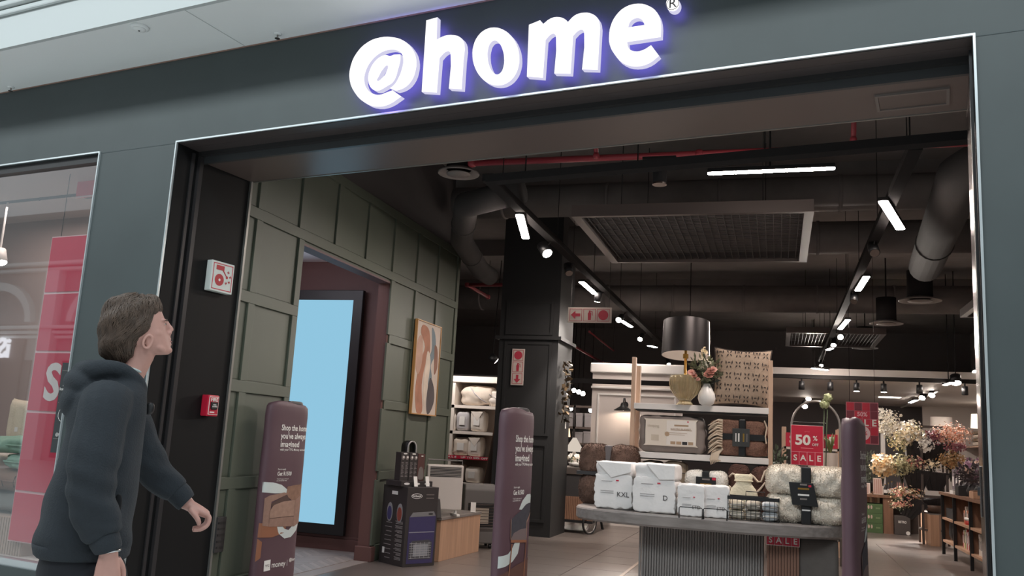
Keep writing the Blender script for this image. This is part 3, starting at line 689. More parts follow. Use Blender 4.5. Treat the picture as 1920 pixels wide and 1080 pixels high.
# white dropped ceiling at the back with its black front track and spots
ZB = 2.75; YF = 17.3
bc = st('ceiling_back', MB().box(-.6, XR, YF, YB, ZB, ZB+.2), mat('back_ceiling_white', (208,200,194), .6))
MB().box(-.6, XR, YF-.02, YF, ZB+.02, ZB+.08).build('edge_strip', m_white, bc)
st('trim_13', MB().box(-.6, XR, YF-.3, YF-.2, ZB-.02, ZB+.05), m_track)
for k, (px, lit, lb) in enumerate(((1503, 0, 'first black spot from the left on the front track of the white ceiling'), (1557, 0, 'second black spot from the left on the front track of the white ceiling'), (1606, 1, 'third spot, lit, on the front track of the white ceiling'), (1657, 1, 'fourth spot, lit, on the front track of the white ceiling'), (1724, 0, 'fifth black spot on the front track of the white ceiling'), (1809, 0, 'black spot at the right end of the front track'))):
    p = atY(px, 716+(px-1500)*.035, YF-.25)
    
    if lit:
        l = bpy.data.lights.new('soffit_beam', 'SPOT'); l.energy = 800; l.color = (1, .93, .87); l.spot_size = 1.1; l.spot_blend = .6; l.shadow_soft_size = .05
        o = bpy.data.objects.new('soffit_beam', l); COL.objects.link(o); o.location = (p[0], YF-.25, ZB-.24); o.rotation_euler = (Vector((2.1+(px-1606)*.012, 16.2, 1.0))-Vector((p[0], YF-.25, ZB-.24))).to_track_quat('-Z', 'Y').to_euler()
    t = thing('ceiling_spot', lb, 'spotlight', (p[0], YF-.25, ZB-.02), 0, 'black spots along the back soffit')
    MB().tube([(0,0,0), (0,0,-.05)], .015, 8).build('stem', m_track, t)
    MB().lathe([(.05,-.05), (.055,-.2), (.045,-.2)], 16).build('barrel', m_black, t, True); MB().cyl((0,0,0), .046, -.205, -.196, 16).build('lens', m_spot if lit else m_black, t)
def backlamp(px0, px1, lb, z, w=.09):
    led(px0, px1, lb, w, z)
backlamp((1771,722), (1786,717), 'short linear light at the right end of the soffit', 2.72)
spot(1793, 718, 'bright round spot beside the short linear light at the right', z=2.72, r=.09, aim=(3, 16, 1), energy=300)
spot(1830, 699, 'lit spot almost hidden by the right entrance edge', z=2.95, r=.07)
backlamp((1706,755), (1718,750), 'white linear light on the far white track under the back ceiling', 2.68)
for px, py, lb in ((1729,746,'left lit spot on the far white track'), (1747,741,'right lit spot on the far white track')): spot(px, py, lb, z=2.66, r=.07)
tt = thing('white_track', 'white light track slanting across the back ceiling', 'track', tuple(atZ(1690, 765, ZB-.06)), 0)
q = atZ(1760, 735, ZB-.06)-atZ(1690, 765, ZB-.06); MB().tube([(0,0,.02), tuple(q+np.array([0,0,.02]))], .025, 6).build('rail', m_white, tt)
p = atZ(1668, 743, ZB-.002); ac = thing('recessed_light', 'flat recessed light in the middle of the white back ceiling', 'light', tuple(p))
MB().box(-.3, .3, -.3, .3, -.02, 0).build('frame', m_white, ac); MB().box(-.22, .22, -.12, .12, -.03, -.02).build('diffuser', emit('panel_glow', (255,240,224), 10), ac)
# ================================================================ padded covers on the security gates
m_cov = mat('plum_cover', (92,67,75), .55, var=.06, scale=3, bump=.05)
m_print = mat('plum_print', (78,52,58), .6)
m_sw = mat('print_mist', (206,214,212), .6)
m_amb = mat('print_amber', (150,98,72), .6)
AN = math.atan2(FN[1], FN[0])
def gate(loc, H, label, chair, turn=0.):
    t = thing('security_gate', label, 'gate', (loc[0], loc[1], 0), AN+turn, 'covered security gates')
    A, B = .245, .052
    def sec(z, k=1., f=1.): return [(A*k*math.copysign(abs(math.cos(q))**.5, math.cos(q)), B*f*math.copysign(abs(math.sin(q))**.75, math.sin(q)), z) for q in [2*math.pi*i/40 for i in range(40)]]
    rings = [sec(0, 1.02, 1.2)]+[sec(z, 1+.012*math.sin(z*9), 1+.06*math.sin(z*13)) for z in np.linspace(.05, H-.14, 16)]+[sec(H-.10, .985), sec(H-.05, .96, .95)]
    top = []
    for i in range(40):
        q = 2*math.pi*i/40; x, y, z = sec(H-.012, .90, .9)[i]
        z += -.034*abs(x/(A*.9))**4 - .022*max(0, math.cos(q-.4))**2+.008*math.sin(q*2+1) - (.018*math.exp(-((x-.09)/.075)**2)); top.append((x, y, z))
    rings[-1] = sec(H-.06, .965, .97)
    rings.append(top); rings.append([(x*.93, y*.6, z+.006) for x, y, z in top]); rings.append([(x*.8, y*.2, z+.004) for x, y, z in top])
    c = MB().loft(rings, True, True).build('cover', m_cov, t, True)
    MB().soft((.085, .0, H-.055), .19, .036, .10, 5, 8).build('gate_top', mat('gate_grey', (58,55,58), .4), t, True)
    MB().box(-.25, .25, -.075, .075, 0, .03).build('base_plate', m_dark, t, bev=.005)
    def wrap(p):            # lay a flat print onto the cover's curved face
        x, y, z = p; s = max(0, 1-abs(x/A)**4)**.375
        return (x, -B*s*(1+.06*math.sin(z*13))-.0025-.0 + (y*1.0), z)
    def flat(name, pts, m, lift=0.):
        # fill an outline with a grid of small faces so that it follows the curve
        xs = sorted(set([p[0] for p in pts])); n = len(pts); q = MB(); x0, x1 = max(min(xs), -A*.97), min(max(xs), A*.97); N = 22
        def cut(x):
            zs_ = []
            for i in range(n):
                a, b = pts[i], pts[(i+1) % n]
                if (a[0] <= x < b[0]) or (b[0] <= x < a[0]): zs_.append(a[1]+(b[1]-a[1])*(x-a[0])/(b[0]-a[0]))
            return sorted(zs_)
        for i in range(N):
            xa, xb = x0+(x1-x0)*(i+.001)/N, x0+(x1-x0)*(i+.999)/N; ca, cb = cut(xa), cut(xb)
            for k in range(0, min(len(ca), len(cb))-1, 2):
                q.add([wrap((xa,-lift,ca[k])), wrap((xb,-lift,cb[k])), wrap((xb,-lift,cb[k+1])), wrap((xa,-lift,ca[k+1]))], [(0,1,2,3)])
        if q.f: q.build(name, m, t)
    def txt(name, s, size, x, z, bold=0., fit=None):
        text(name, s, size, m_ink, t, Matrix.Translation((x, 0, z)) @ Matrix.Rotation(math.pi/2, 4, 'X'), bold=bold, ext=0, align='LEFT', fit=fit, warp=wrap)
    k = H/1.55
    for i, (s, w) in enumerate((('Shop the home', .37), ("you've always", .35), ('imagined', .25))): txt('headline', s, .066*k, -.11, (1.322-i*.066)*k, .018, w*.92)
    txt('subline', 'with your TFG Money account', .026*k, -.11, 1.148*k, .012, .33)
    txt('offer_small', 'Scan to apply', .018*k, -.11, .992*k, .012); txt('offer', 'Get R1500', .045*k, -.11, .955*k, .02, .17)
    txt('offer_terms', "T's & C's apply, terms of\nuse and interest rates", .014*k, -.11, .908*k, .006)
    # swoosh and printed seat
    tan = mat('chair_tan', (140,106,88), .8, var=.15, scale=30); rose = mat('chair_rose', (150,118,104), .8, var=.1, scale=30); cdk = mat('chair_dark', (84,62,56), .8)
    if chair == 'armchair':
        flat('swoosh', [(-.24,.89),(-.14,.885),(-.043,.865),(.043,.82),(.03,.80),(-.11,.80),(-.24,.81)], m_sw)
        flat('swoosh', [(-.066,.56),(.0,.545),(.04,.515),(.09,.505),(.14,.545),(.22,.58),(.2,.50),(.13,.447),(.05,.44),(-.03,.485)], m_sw)
        flat('print_shadow', [(-.24,.575),(-.1,.565),(.05,.555),(.05,.49),(-.1,.46),(-.24,.465)], m_amb)
        flat('chair_back', [(.03,.85),(.12,.86),(.24,.865),(.235,.74),(.13,.72),(.02,.78)], tan, .001)
        flat('chair_inner', [(-.15,.72),(.03,.79),(.07,.74),(-.12,.66)], cdk, .0012)
        flat('chair_arm', [(-.216,.765),(-.17,.785),(.0,.805),(.04,.79),(-.15,.735),(-.155,.545),(-.216,.555)], rose, .0015)
        flat('chair_seat', [(-.155,.67),(-.12,.71),(0,.735),(.135,.74),(.135,.615),(-.155,.61)], mat('chair_seat_tan', (160,128,112), .8, var=.12, scale=30), .002)
        flat('chair_base', [(-.155,.607),(.135,.611),(.135,.53),(-.155,.545)], rose, .002)
        flat('chair_far_arm', [(.138,.74),(.19,.765),(.24,.775),(.238,.56),(.15,.53),(.138,.53)], rose, .0025)
        flat('print_amber_edge', [(-.243,.46),(-.2,.43),(-.2,.31),(-.243,.28)], m_amb)
        flat('logo_box', [(-.16,.285),(-.09,.29),(-.09,.21),(-.16,.205)], m_ink, .0005); text('logo_mark', 'TFG', .026, m_print, t, Matrix.Translation((-.125, -.002, .245)) @ Matrix.Rotation(math.pi/2, 4, 'X'), ext=0, warp=wrap)
        txt('brand_line', 'money', .06, -.075, .245, .012); txt('brand_line', '|', .05, .105, .25); txt('brand_line', '@home', .034, .135, .265, .02)
    else:
        flat('swoosh', [(.0,.845),(.05,.905),(.12,.945),(.19,.947),(.235,.915),(.235,.885),(.15,.875),(.06,.84)], m_sw)
        flat('swoosh', [(-.24,.545),(-.147,.555),(-.09,.59),(-.05,.63),(.03,.63),(.01,.55),(-.07,.50),(-.16,.477),(-.24,.467)], m_sw)
        flat('chair_shell', [(-.12,.65),(-.12,.78),(-.05,.81),(.03,.835),(.11,.875),(.17,.885),(.235,.88),(.2,.81),(.14,.755),(.14,.645)], mat('chair_slate', (66,64,72), .8, var=.1, scale=30), .001)
        flat('chair_seat', [(-.12,.65),(-.08,.69),(.03,.71),(.14,.71),(.14,.625),(0,.63)], mat('chair_mauve', (118,102,102), .8), .002)
        flat('chair_frame', [(-.128,.65),(-.128,.785),(-.118,.785),(-.118,.65)], rose, .0025); flat('chair_frame', [(.13,.64),(.13,.76),(.2,.81),(.235,.84),(.235,.825),(.205,.795),(.142,.75),(.142,.64)], rose, .0025)
        flat('chair_frame', [(-.12,.648),(.14,.63),(.14,.612),(-.12,.63)], m_amb, .0025)
        flat('chair_leg', [(-.11,.62),(-.095,.62),(-.125,.02),(-.14,.02)], m_amb, .0025); flat('chair_leg', [(.125,.62),(.137,.62),(.13,.02),(.117,.02)], m_amb, .0025)
        flat('print_glow', [(-.24,.42),(0,.47),(.24,.50),(.24,.04),(0,.04),(-.24,.04)], mat('print_umber', (104,72,64), .6), .0002)
        MBs = [(x_, .36+.09*math.sqrt(max(0,1-((x_-.1)/.12)**2))) for x_ in np.linspace(-.02,.22,9)]
        flat('chair_arc', MBs+[(x_, z_-.02) for x_, z_ in MBs[::-1]], m_amb, .0015)
    return t
def gpos(px, py, H): p = atZ(px, py, H); return p
p = gpos(541, 750, 1.545); gate(p, 1.545, 'plum padded gate cover with armchair print, before the green wall', 'armchair')
p = gpos(971, 762, 1.56); gate(p, 1.56, 'plum padded gate cover with slate chair print, between heater display and table', 'shell')
p = gpos(1600, 780, 1.575); gate(p, 1.575, 'plum padded gate cover seen edge on, right of the table', 'shell', math.radians(-3))
# ================================================================ gas heater carton, plinth and heaters
m_cart = mat('carton_black', (58,53,53), .5, var=.05, scale=5); m_blue = mat('heater_blue', (66,60,98), .4)
m_hg = mat('heater_grey', (112,108,106), .45)
A_, B_, C_ = atZ(704,1053,0), atZ(754,1064,0), atZ(817,1061,0)
dx = (C_-B_)[:2]; wx = np.linalg.norm(dx); ang = math.radians(58.5); dpt = .437
cx = thing('heater_carton', 'big black carton printed with a blue gas heater, beside the portal', 'carton', tuple(B_), ang)
HB = .79; Wc = wx
MB().box(0, Wc, 0, dpt, 0, HB).build('box', m_cart, cx, bev=.004)
MB().prism([(.04,.03),(.045,.49),(.085,.53),(Wc-.045,.54),(Wc-.02,.5),(Wc-.03,.03)], -.003, 0).build('print_heater', m_blue, cx)
MB().prism([(.05,.49),(.085,.535),(Wc-.05,.545),(Wc-.025,.5)], -.0045, 0).build('print_heater_top', mat('heater_top', (124,122,124), .5), cx)
MB().prism(ell(Wc-.09,.52,.03,.01,12), -.006, 0).build('print_knob', m_inkd, cx)
MB().box(.05, Wc-.03, -.0045, 0, .335, .343).build('print_line', mat('line_grey', (150,148,160), .5), cx)
MB().prism([(.06,.07),(.065,.22),(.1,.255),(Wc-.09,.262),(Wc-.05,.235),(Wc-.055,.07)], -.004, 0).build('print_grille_back', mat('grille_dark', (74,72,76), .5), cx)
MB().box(.115, Wc-.1, -.005, 0, .1, .22).build('print_burner', mat('burner_grey', (146,146,152), .6, var=.1, scale=40), cx)
for k in range(7): MB().box(.068, Wc-.06, -.006, 0, .082+k*.024, .086+k*.024).build('print_wire', mat('wire_grey', (170,168,170), .4), cx)
for k in range(5): MB().box(.09+k*.055, .094+k*.055, -.006, 0, .08, .24).build('print_wire', mat('wire_grey', (170,168,170), .4), cx)
MB().prism(ell(.12,.70,.068,.026,20), -.004, 0).build('logo_oval', m_ink, cx); MB().prism(ell(.12,.70,.062,.021,20), -.005, 0).build('logo_field', m_cart, cx)
text('logo', "De'Longhi", .026, m_ink, cx, upright(.12, -.006, .70), bold=.02, fit=.1)
for z in (.71, .675): MB().box(.24, .34, -.003, 0, z, z+.008).build('print_line', m_grey, cx)
lf = lambda y, z: Matrix.Translation((-.001, y, z)) @ Matrix.Rotation(-math.pi/2, 4, 'Z') @ Matrix.Rotation(math.pi/2, 4, 'X')
def side(name, y0, y1, z0, z1, m): MB().box(-.004, 0, y0, y1, z0, z1).build(name, m, cx)
side('side_logo', .17, .27, .70, .735, m_ink)
for y0, cc in ((.24, (70,66,110)), (.06, (150,74,62))):
    q = MB().prism(ell(0, 0, .05, .095, 20), -.004, 0); q.build('side_picture', mat('pict_rim%d' % y0, (150,148,150), .6), cx, M=Matrix.Translation((0, y0+.05, .52)) @ Matrix.Rotation(-math.pi/2, 4, 'Z'))
    q = MB().prism(ell(0, -.01, .04, .07, 20), -.006, 0); q.build('side_picture', mat('pict_%d' % int(y0*100), cc, .6), cx, M=Matrix.Translation((0, y0+.05, .52)) @ Matrix.Rotation(-math.pi/2, 4, 'Z'))
random.seed(3)
for r in range(9):
    for c in range(2):
        for l in range(3 if c else 1): side('side_text', .045+.19*(1-c), .045+.19*(1-c)+random.uniform(.08,.13), .06+r*.044+l*.011, .065+r*.044+l*.011, mat('print_dim', (150,144,142), .6))
side('side_barcode', .34, .375, .10, .16, m_ink)
# oak display plinth along the wall
a, b = atZ(822,1053.6,0), atZ(897,1034,0)
d = (b-a)[:2]; L = np.linalg.norm(d); pz = .46
pq = thing('display_plinth', 'low pale wood plinth with grey top beside the heater carton', 'plinth', tuple(a), math.atan2(d[1], d[0]))
MB().box(-.0, L, 0, .42, 0, pz-.03).build('body', m_oak, pq, bev=.003); MB().box(-.01, L+.01, -.01, .43, pz-.03, pz).build('top', m_grey, pq, bev=.003)
# convector heater on the plinth
def rel(px, py, z): return atZ(px, py, z)
PX = a[0]-.10
def onp(y, x=None): return (x if x is not None else PX-.1, y, pz)
q = atZ(856, 950, pz)
cv = thing('convector_heater', 'flat white convector heater standing on the wood plinth', 'heater', (-3.55, 9.35, pz), math.radians(38))
MB().box(-.21, .21, -.04, .04, .06, .55).build('body', mat('heater_white', (206,198,192), .45), cv, bev=.015)
for k in range(7): MB().box(-.18, .18, -.044, -.038, .42+k*.016, .429+k*.016).build('vent_slot', m_dark, cv)
MB().tube([(-.2,0,.55),(-.2,0,.60),(.2,0,.60),(.2,0,.55)], .008, 8).build('top_rail', m_hg, cv)
for x in (-.15, .15):
    MB().box(x-.02, x+.02, -.12, .12, 0, .025).build('foot', m_white, cv, bev=.006); MB().box(x-.012, x+.012, -.02, .02, .02, .07).build('leg', m_white, cv)
tk = thing('price_card', 'small white price card on the far end of the wood plinth', 'card', (-3.42, 10.02, pz), math.radians(20))
MB().obox((0,0,.06), (.03,0,0), (0,.002,0), (0,.02,.055)).build('card', m_pap, tk); MB().box(-.02, .02, -.02, .02, 0, .01).build('holder', m_black, tk)
# slim fan heater behind the convector
# gas heater, grey, on castors beyond the plinth
p = atZ(900, 1030, 0)
gh = thing('gas_heater', 'grey gas heater with wire guard on castors beyond the plinth', 'heater', (-3.56, 10.62, 0), math.radians(30))
MB().loft([[(-.2,-.15,z),(.2,-.15,z),(.22,.18,z),(-.22,.18,z)] for z in (.06,.2)]+[[(-.21,-.17,z),(.21,-.17,z),(.22,.18,z),(-.22,.18,z)] for z in (.24,.70)]+[[(-.2,-.13,.76),(.2,-.13,.76),(.22,.18,.76),(-.22,.18,.76)]]).build('body', m_hg, gh, bev=.015)
MB().box(-.16, .16, -.175, -.16, .26, .54).build('burner_recess', m_dark, gh); MB().box(-.1, .1, -.18, -.17, .3, .48).build('burner_plate', mat('burner_pale', (196,184,170), .7), gh)
for k in range(8): MB().tube([(-.16,-.18,.28+k*.035), (0,-.215,.28+k*.035), (.16,-.18,.28+k*.035)], .004, 5).build('guard_wire', m_chrome, gh)
for x in (-.15, .15):
    for y in (-.1, .14):
        MB().tube([(x-.015,y,.03),(x+.015,y,.03)], .03, 12).build('castor', m_black, gh)
# small boxed tower heaters on the carton, and the loop fan
top = HB
def onbox(u, v): c, s = math.cos(ang), math.sin(ang); return (B_[0]+u*c-v*s, B_[1]+u*s+v*c)
tr = thing('counter_tray', 'low black carton tray across the top of the heater carton', 'tray', (*onbox(.17, .22), top), ang)
MB().box(-.2, .2, -.14, .14, 0, .055).build('tray', m_cart, tr, bev=.004)
for k in range(3): MB().prism(ell(-.13+k*.13, .028, .035, .012, 12), -.1425, -.139).build('logo_oval', m_ink, tr)
for k, (u, lb) in enumerate(((.045, 'tall slim black fan box with round pictures, nearest the portal'), (.155, 'tall slim black fan box with round pictures, in the middle'))):
    t = thing('fan_carton', lb, 'carton', (*onbox(u, .20), top+.055), ang)
    MB().box(-.052, .052, -.05, .05, 0, .29).build('box', m_cart, t, bev=.003)
    for x in (-.025, .025):
        MB().prism(ell(x, .235, .02, .022, 14), -.053, -.049).build('picture', m_grey, t)
        MB().prism(ell(x+.004, .24, .01, .012, 10), -.054, -.05).build('picture_glint', m_ink, t)
        for r in range(11): MB().box(x-.016, x+.016-(r%3)*.006, -.052, -.049, .04+r*.014, .045+r*.014).build('text_line', mat('print_dim', (150,144,142), .6), t)
    MB().prism(ell(0, .275, .024, .007, 12), -.052, -.049).build('logo_oval', m_ink, t)
t = thing('fan_carton', 'plum fan box with a picture of a loop fan on its front', 'carton', (*onbox(.255, .20), top+.055), ang)
MB().box(-.045, .045, -.05, .05, 0, .28).build('box', mat('carton_plum', (92,62,58), .5), t, bev=.003)
MB().prism(blob([(-.03,.02),(-.03,.1),(-.015,.14),(.015,.14),(.03,.1),(.03,.02)]), -.053, -.049).build('picture', m_grey, t); MB().box(-.005,.02,-.052,-.049,.25,.262).build('logo', m_ink, t)
t = thing('loop_fan', 'upright loop shaped fan in black and silver above the small boxes', 'fan', (*onbox(.235, .36), top), ang)
MB().cyl((0,0,0), .06, 0, .09, 20).build('base', m_chrome, t, True)
loop = [(-.055,0,.09)]+[(-.055,0,.09+.3*k/4) for k in range(1,5)]+[(-.055*math.cos(math.pi*k/10), 0, .39+.07*math.sin(math.pi*k/10)) for k in range(1,10)]+[(.055,0,.39-.3*k/4) for k in range(5)]
MB().loft([[(p[0]+nx*.014-0, y, p[2]+nz*.014) for (nx, nz, y) in ((-1*s,0,-.05),(1*s,0,-.05),(1*s,0,.06),(-1*s,0,.06))] for p, s in [(p, 1) for p in loop]] if 0 else [[(p[0]*.86, -.05, .09+(p[2]-.09)*.97), (p[0]*1.12, -.05, p[2]+.006), (p[0]*1.12, .06, p[2]+.006), (p[0]*.86, .06, .09+(p[2]-.09)*.97)] for p in loop], True, True).build('loop', m_black, t, True)
MB().tube([(p[0]*.98, -.052, p[2]*.995) for p in loop], .009, 6).build('loop_rim', mat('fan_silver', (190,188,188), .3, metal=.5), t, True)
for k, (u, v, lb) in enumerate(((.12, .06, 'small white price tag leaning on the front of the tray'), (.30, .10, 'small white price tag at the right end of the tray'))):
    t = thing('price_tag', lb, 'tag', (*onbox(u, v-.02), top), ang); MB().obox((0,0,.055), (.022,0,0), (0,.002,0), (.004,.018,.05)).build('card', m_pap, t); MB().box(-.02,.02,-.012,.03,0,.008).build('foot', m_black, t)
# dark slim heater leaning between carton and convector
t = thing('fan_heater', 'small dark wedge shaped heater between the carton and the convector', 'heater', (-3.52, 9.02, pz if False else pz), math.radians(35))
MB().loft([[(-.07,-.08,0),(.07,-.08,0),(.07,.06,0),(-.07,.06,0)],[(-.055,-.03,.2),(.055,-.03,.2),(.055,.05,.2),(-.055,.05,.2)]]).build('body', m_cart, t, bev=.01)
MB().box(-.05,.05,-.05,-.046,.05,.12).build('grille', m_black, t); MB().box(-.06,-.03,-.1,-.08,0,.01).build('foot', m_white, t)
# ================================================================ black column with signs and garlands
kc = thing('black_column', 'big square black panelled column in the middle of the shop', 'column', (-3.5, 12.75, 0))
MB().box(-.45, .45, -.45, .45, 0, 4.7).build('shaft', mat('column_black', (32,32,33), .65), kc)
for z0, z1 in ((.2, 1.3), (1.4, 2.75), (2.85, 3.35)):
    for a, b, c, d in ((-.36,.36,z1-.04,z1), (-.36,.36,z0,z0+.04), (-.36,-.32,z0+.04,z1-.04), (.32,.36,z0+.04,z1-.04)): MB().box(a, b, -.465, -.45, c, d).build('moulding', mat('column_black', (32,32,33), .65), kc)
MB().box(-.5,.5,-.5,.5,2.78,2.83).build('collar', mat('column_black', (32,32,33), .65), kc)
vs_ = thing('column_fire_sign', 'vertical fire sign with disc, extinguisher and down arrow on the column', 'sign', (*atY(971,688,12.28)[:1], 12.283, atY(971,688,12.28)[2]))
MB().box(-.095, .095, -.01, .0, -.265, .265).build('board', mat('fire_board', (196,184,176), .6), vs_); pictos(vs_, 3, .17, True, ('disc','ext','down'))
random.seed(11)
def garland(px, py, lb, n, L):
    p = atX(px, py, -3.05+.04); t = thing('wall_garland', lb, 'garland', (-3.05, 12.6, p[2]))
    leaf = None; mm = [mat('garland_%d' % k, c, .5) for k, c in enumerate(((84,68,50), (62,54,44), (120,98,70)))]
    MB().tube([(.02,0,L/2),(.06,.02,0),(.03,-.02,-L/2)], .008, 5).build('stem', mm[1], t)
    for k in range(n):
        z = random.uniform(-L/2, L/2); q = MB(); c = Vector((random.uniform(.02,.12), random.uniform(-.12,.12), z)); d = Vector((random.uniform(-.2,1), random.uniform(-1,1), random.uniform(-1,1))).normalized()*.085; s = d.cross(Vector((random.random(),random.random(),1))).normalized()*.034
        q.add([c, c+d*.5+s, c+d, c+d*.5-s], [(0,1,2,3)]); q.build('leaf', mm[k % 3], t)
    MB().box(.08,.085,.0,.05,-L/2-.08,-L/2+.02).build('price_tag', m_pap, t)
garland(1032, 700, 'upper brown leaf garland hanging on the side of the column', 46, .5)
garland(1030, 765, 'lower brown leaf garland hanging on the side of the column', 30, .35)
# ================================================================ white bedding shelf behind the column
m_lin = mat('linen_white', (226,216,206), .8, var=.06, scale=6, bump=.3, bscale=9)
m_cream = mat('linen_cream', (214,200,186), .85, var=.08, scale=6, bump=.3, bscale=9)
m_pale = mat('linen_grey', (186,182,184), .8, var=.08, scale=6, bump=.2, bscale=9)
m_shelf = mat('shelf_white', (228,218,208), .45)
SY = 14.0; SX0, SX1 = -6.2, -4.35
ws = thing('bedding_shelf', 'tall white shelf unit filled with bedding behind the green wall', 'shelf', (SX0, SY, 0)); WS = SX1-SX0
levels = [.14, .56, .99, 1.40, 1.83]
for z in levels: MB().box(0, WS, 0, .42, z-.025, z+.025).build('shelf_board', m_shelf, ws)
MB().box(-.03, WS+.03, -.02, .45, 2.24, 2.34).build('cornice', m_shelf, ws)
for x in (0, .95, WS): MB().box(x-.025, x+.025, 0, .42, 0, 2.24).build('upright', m_shelf, ws)
MB().box(0, WS, .42, .44, 0, 2.3).build('back_panel', mat('shelf_back', (196,182,172), .6), ws)
MB().box(.2, WS, -.012, -.002, .965, 1.02).build('sale_strip', m_redp, ws)
text('strip_lettering', 'S A L E    UP TO 50% OFF', .042, m_ink, ws, upright(1.25, -.014, .993), bold=.02, fit=.75)
for z in (.67, .25): MB().box(.975, 1.02, -.012, -.002, z+.02, z+.1).build('ticket', m_pap, ws)
lampL = bpy.data.lights.new('shelf_strip', 'AREA'); lampL.shape = 'RECTANGLE'; lampL.size = WS; lampL.size_y = .06; lampL.energy = 20; lampL.color = (1,.92,.86)
lo = bpy.data.objects.new('shelf_strip', lampL); COL.objects.link(lo); lo.location = (SX0+WS/2, SY-.55, 2.6); lo.rotation_euler = (math.radians(35), 0, 0)
def pack(loc, w, d, h, label, m, rz=0., group='bedding packs on the white shelf', card=True, fold=False):
    t = thing('bedding_pack', label, 'bedding', loc, rz, group)
    MB().soft((0,0,h/2), w, d, h, 7, 6, .012, 5, random.randint(0,99)).build('bundle', m, t, True)
    if card: MB().box(-w*.22, w*.22, -d/2-.012, -d/2, h*.3, h*.72).build('card', m_pap, t, bev=.002)
    if fold: MB().prism([(-w*.45,h*.97),(w*.05,h*.5),(w*.45,h*.97)], -d/2-.014, -d/2+.004).build('flap', m, t, bev=.004)
    return t
sx = lambda px, py: atY(px, py, SY+.15)[0]
t = thing('duvet_bag', 'big puffy white duvet on the top shelf behind the column', 'bedding', (sx(897,745), SY+.2, 1.855))
MB().soft((0,0,.17), .62, .36, .34, 3.2, 10, .03, 5, 4).build('duvet', m_cream, t, True)
MB().tube([(-.1,-.18,.3),(-.02,-.2,.2),(.08,-.2,.12),(.2,-.18,.05)], .008, 6).build('piping', m_pale, t, True)
t = thing('duvet_bag', 'flat white pillow pack at the right of the top bedding shelf', 'bedding', (sx(925,745)+.12, SY+.2, 1.855))
MB().soft((0,0,.13), .4, .36, .26, 3.5, 8, .03, 5, 9).build('pillow', m_lin, t, True); MB().tube([(-.15,-.19,.2),(0,-.2,.12),(.15,-.18,.08)], .006, 5).build('piping', m_pale, t)
pack((sx(871,790), SY+.18, 1.425), .22, .3, .33, 'grey striped bedding pack on the second shelf', m_pale)
pack((sx(898,790), SY+.18, 1.425), .24, .3, .34, 'white quilted bedding pack on the second shelf', m_lin, fold=True)
pack((sx(852,790)-.03, SY+.18, 1.425), .18, .3, .3, 'white bedding pack half hidden by the green wall', m_lin)
pack((sx(868,835), SY+.18, 1.015), .28, .3, .3, 'beige bedding pack above the red sale strip', m_cream)
pack((sx(893,835), SY+.18, 1.015), .24, .3, .32, 'white envelope bedding pack above the red sale strip', m_lin, fold=True)
pack((sx(889,885), SY+.18, .585), .25, .3, .26, 'white towel pack on the shelf below the sale strip', m_lin)
pack((sx(860,890)-.05, SY+.18, .585), .3, .3, .3, 'white towel pack behind the convector heater', m_cream)
for px, py, z, lb in ((847, 740, 1.86, 'red ticket on the top bedding shelf'), ):
    t = thing('shelf_ticket', lb, 'ticket', (sx(px, py), SY+.02, z)); MB().box(-.02,.02,0,.004,0,.16).build('card', m_redp, t); MB().prism(ell(0,.08,.014,.03,12), -.002, 0).build('dot', m_ink, t)
lb_ = thing('leaning_board', 'brown wooden board leaning beside the bedding shelf', 'board', (atY(912,900,13.3)[0], 13.35, 0))
MB().obox((0,.12,.85), (.07,0,0), (0,.012,0), (.09,.1,.85)).build('board', m_brown, lb_); MB().obox((-.0,.10,.85), (.055,0,0), (0,.008,0), (.088,.1,.8)).build('inset', mat('board_dark', (70,54,46), .6), lb_)
# ================================================================ slatted trolley with wheels
ct = thing('display_trolley', 'dark trolley with wood slat front and spoked wheels', 'trolley', (-3.52, 13.2, 0))
TW = .90
MB().box(-.02, TW, -.02, 1.15, .86, .965).build('top', mat('trolley_top', (70,62,58), .4), ct, bev=.01)
MB().box(0, TW-.02, 0, 1.1, .54, .86).build('drawer_box', mat('trolley_black', (46,43,43), .5), ct); MB().box(0, TW-.02, 0, 1.1, .20, .54).build('lower_box', m_brown, ct)
me = None
for k in range(32):
    if me is None: o = MB().box(0, .016, -.02, 0, .205, .535).build('slat', m_brown, ct); me = o.data
    else: o = bpy.data.objects.new('slat', me); COL.objects.link(o); o.parent = ct
    o.location = (.004+k*.0275, 0, 0)
MB().box(-.01, TW-.01, -.03, 1.1, .165, .2).build('under_frame', m_black, ct)
def wheel(x, y, rz):
    ring = [(x+.15*math.cos(a)*math.cos(rz), y+.15*math.cos(a)*math.sin(rz), .165+.15*math.sin(a)) for a in np.linspace(0, 2*math.pi, 25)]
    w = MB().tube(ring, .016, 6, False).build('wheel_tyre', m_black, ct, True); MB().tube([( (p[0]-x)*.9+x, (p[1]-y)*.9+y, (p[2]-.165)*.9+.165) for p in ring], .008, 5, False).build('wheel_rim', mat('rim_steel', (170,164,158), .3, metal=.8), w, True)
    for k in range(8):
        a = math.pi*k/4; MB().tube([(x,y,.165), (x+.135*math.cos(a)*math.cos(rz), y+.135*math.cos(a)*math.sin(rz), .165+.135*math.sin(a))], .003, 4).build('spoke', mat('rim_steel', (170,164,158), .3, metal=.8), w)
for x in (.04, TW-.06): wheel(x, .03, math.radians(62))
for x in (.15, TW-.08): MB().tube([(x, .95, .2), (x+.04, 1.0, .0)], .02, 8).build('leg', m_black, ct)
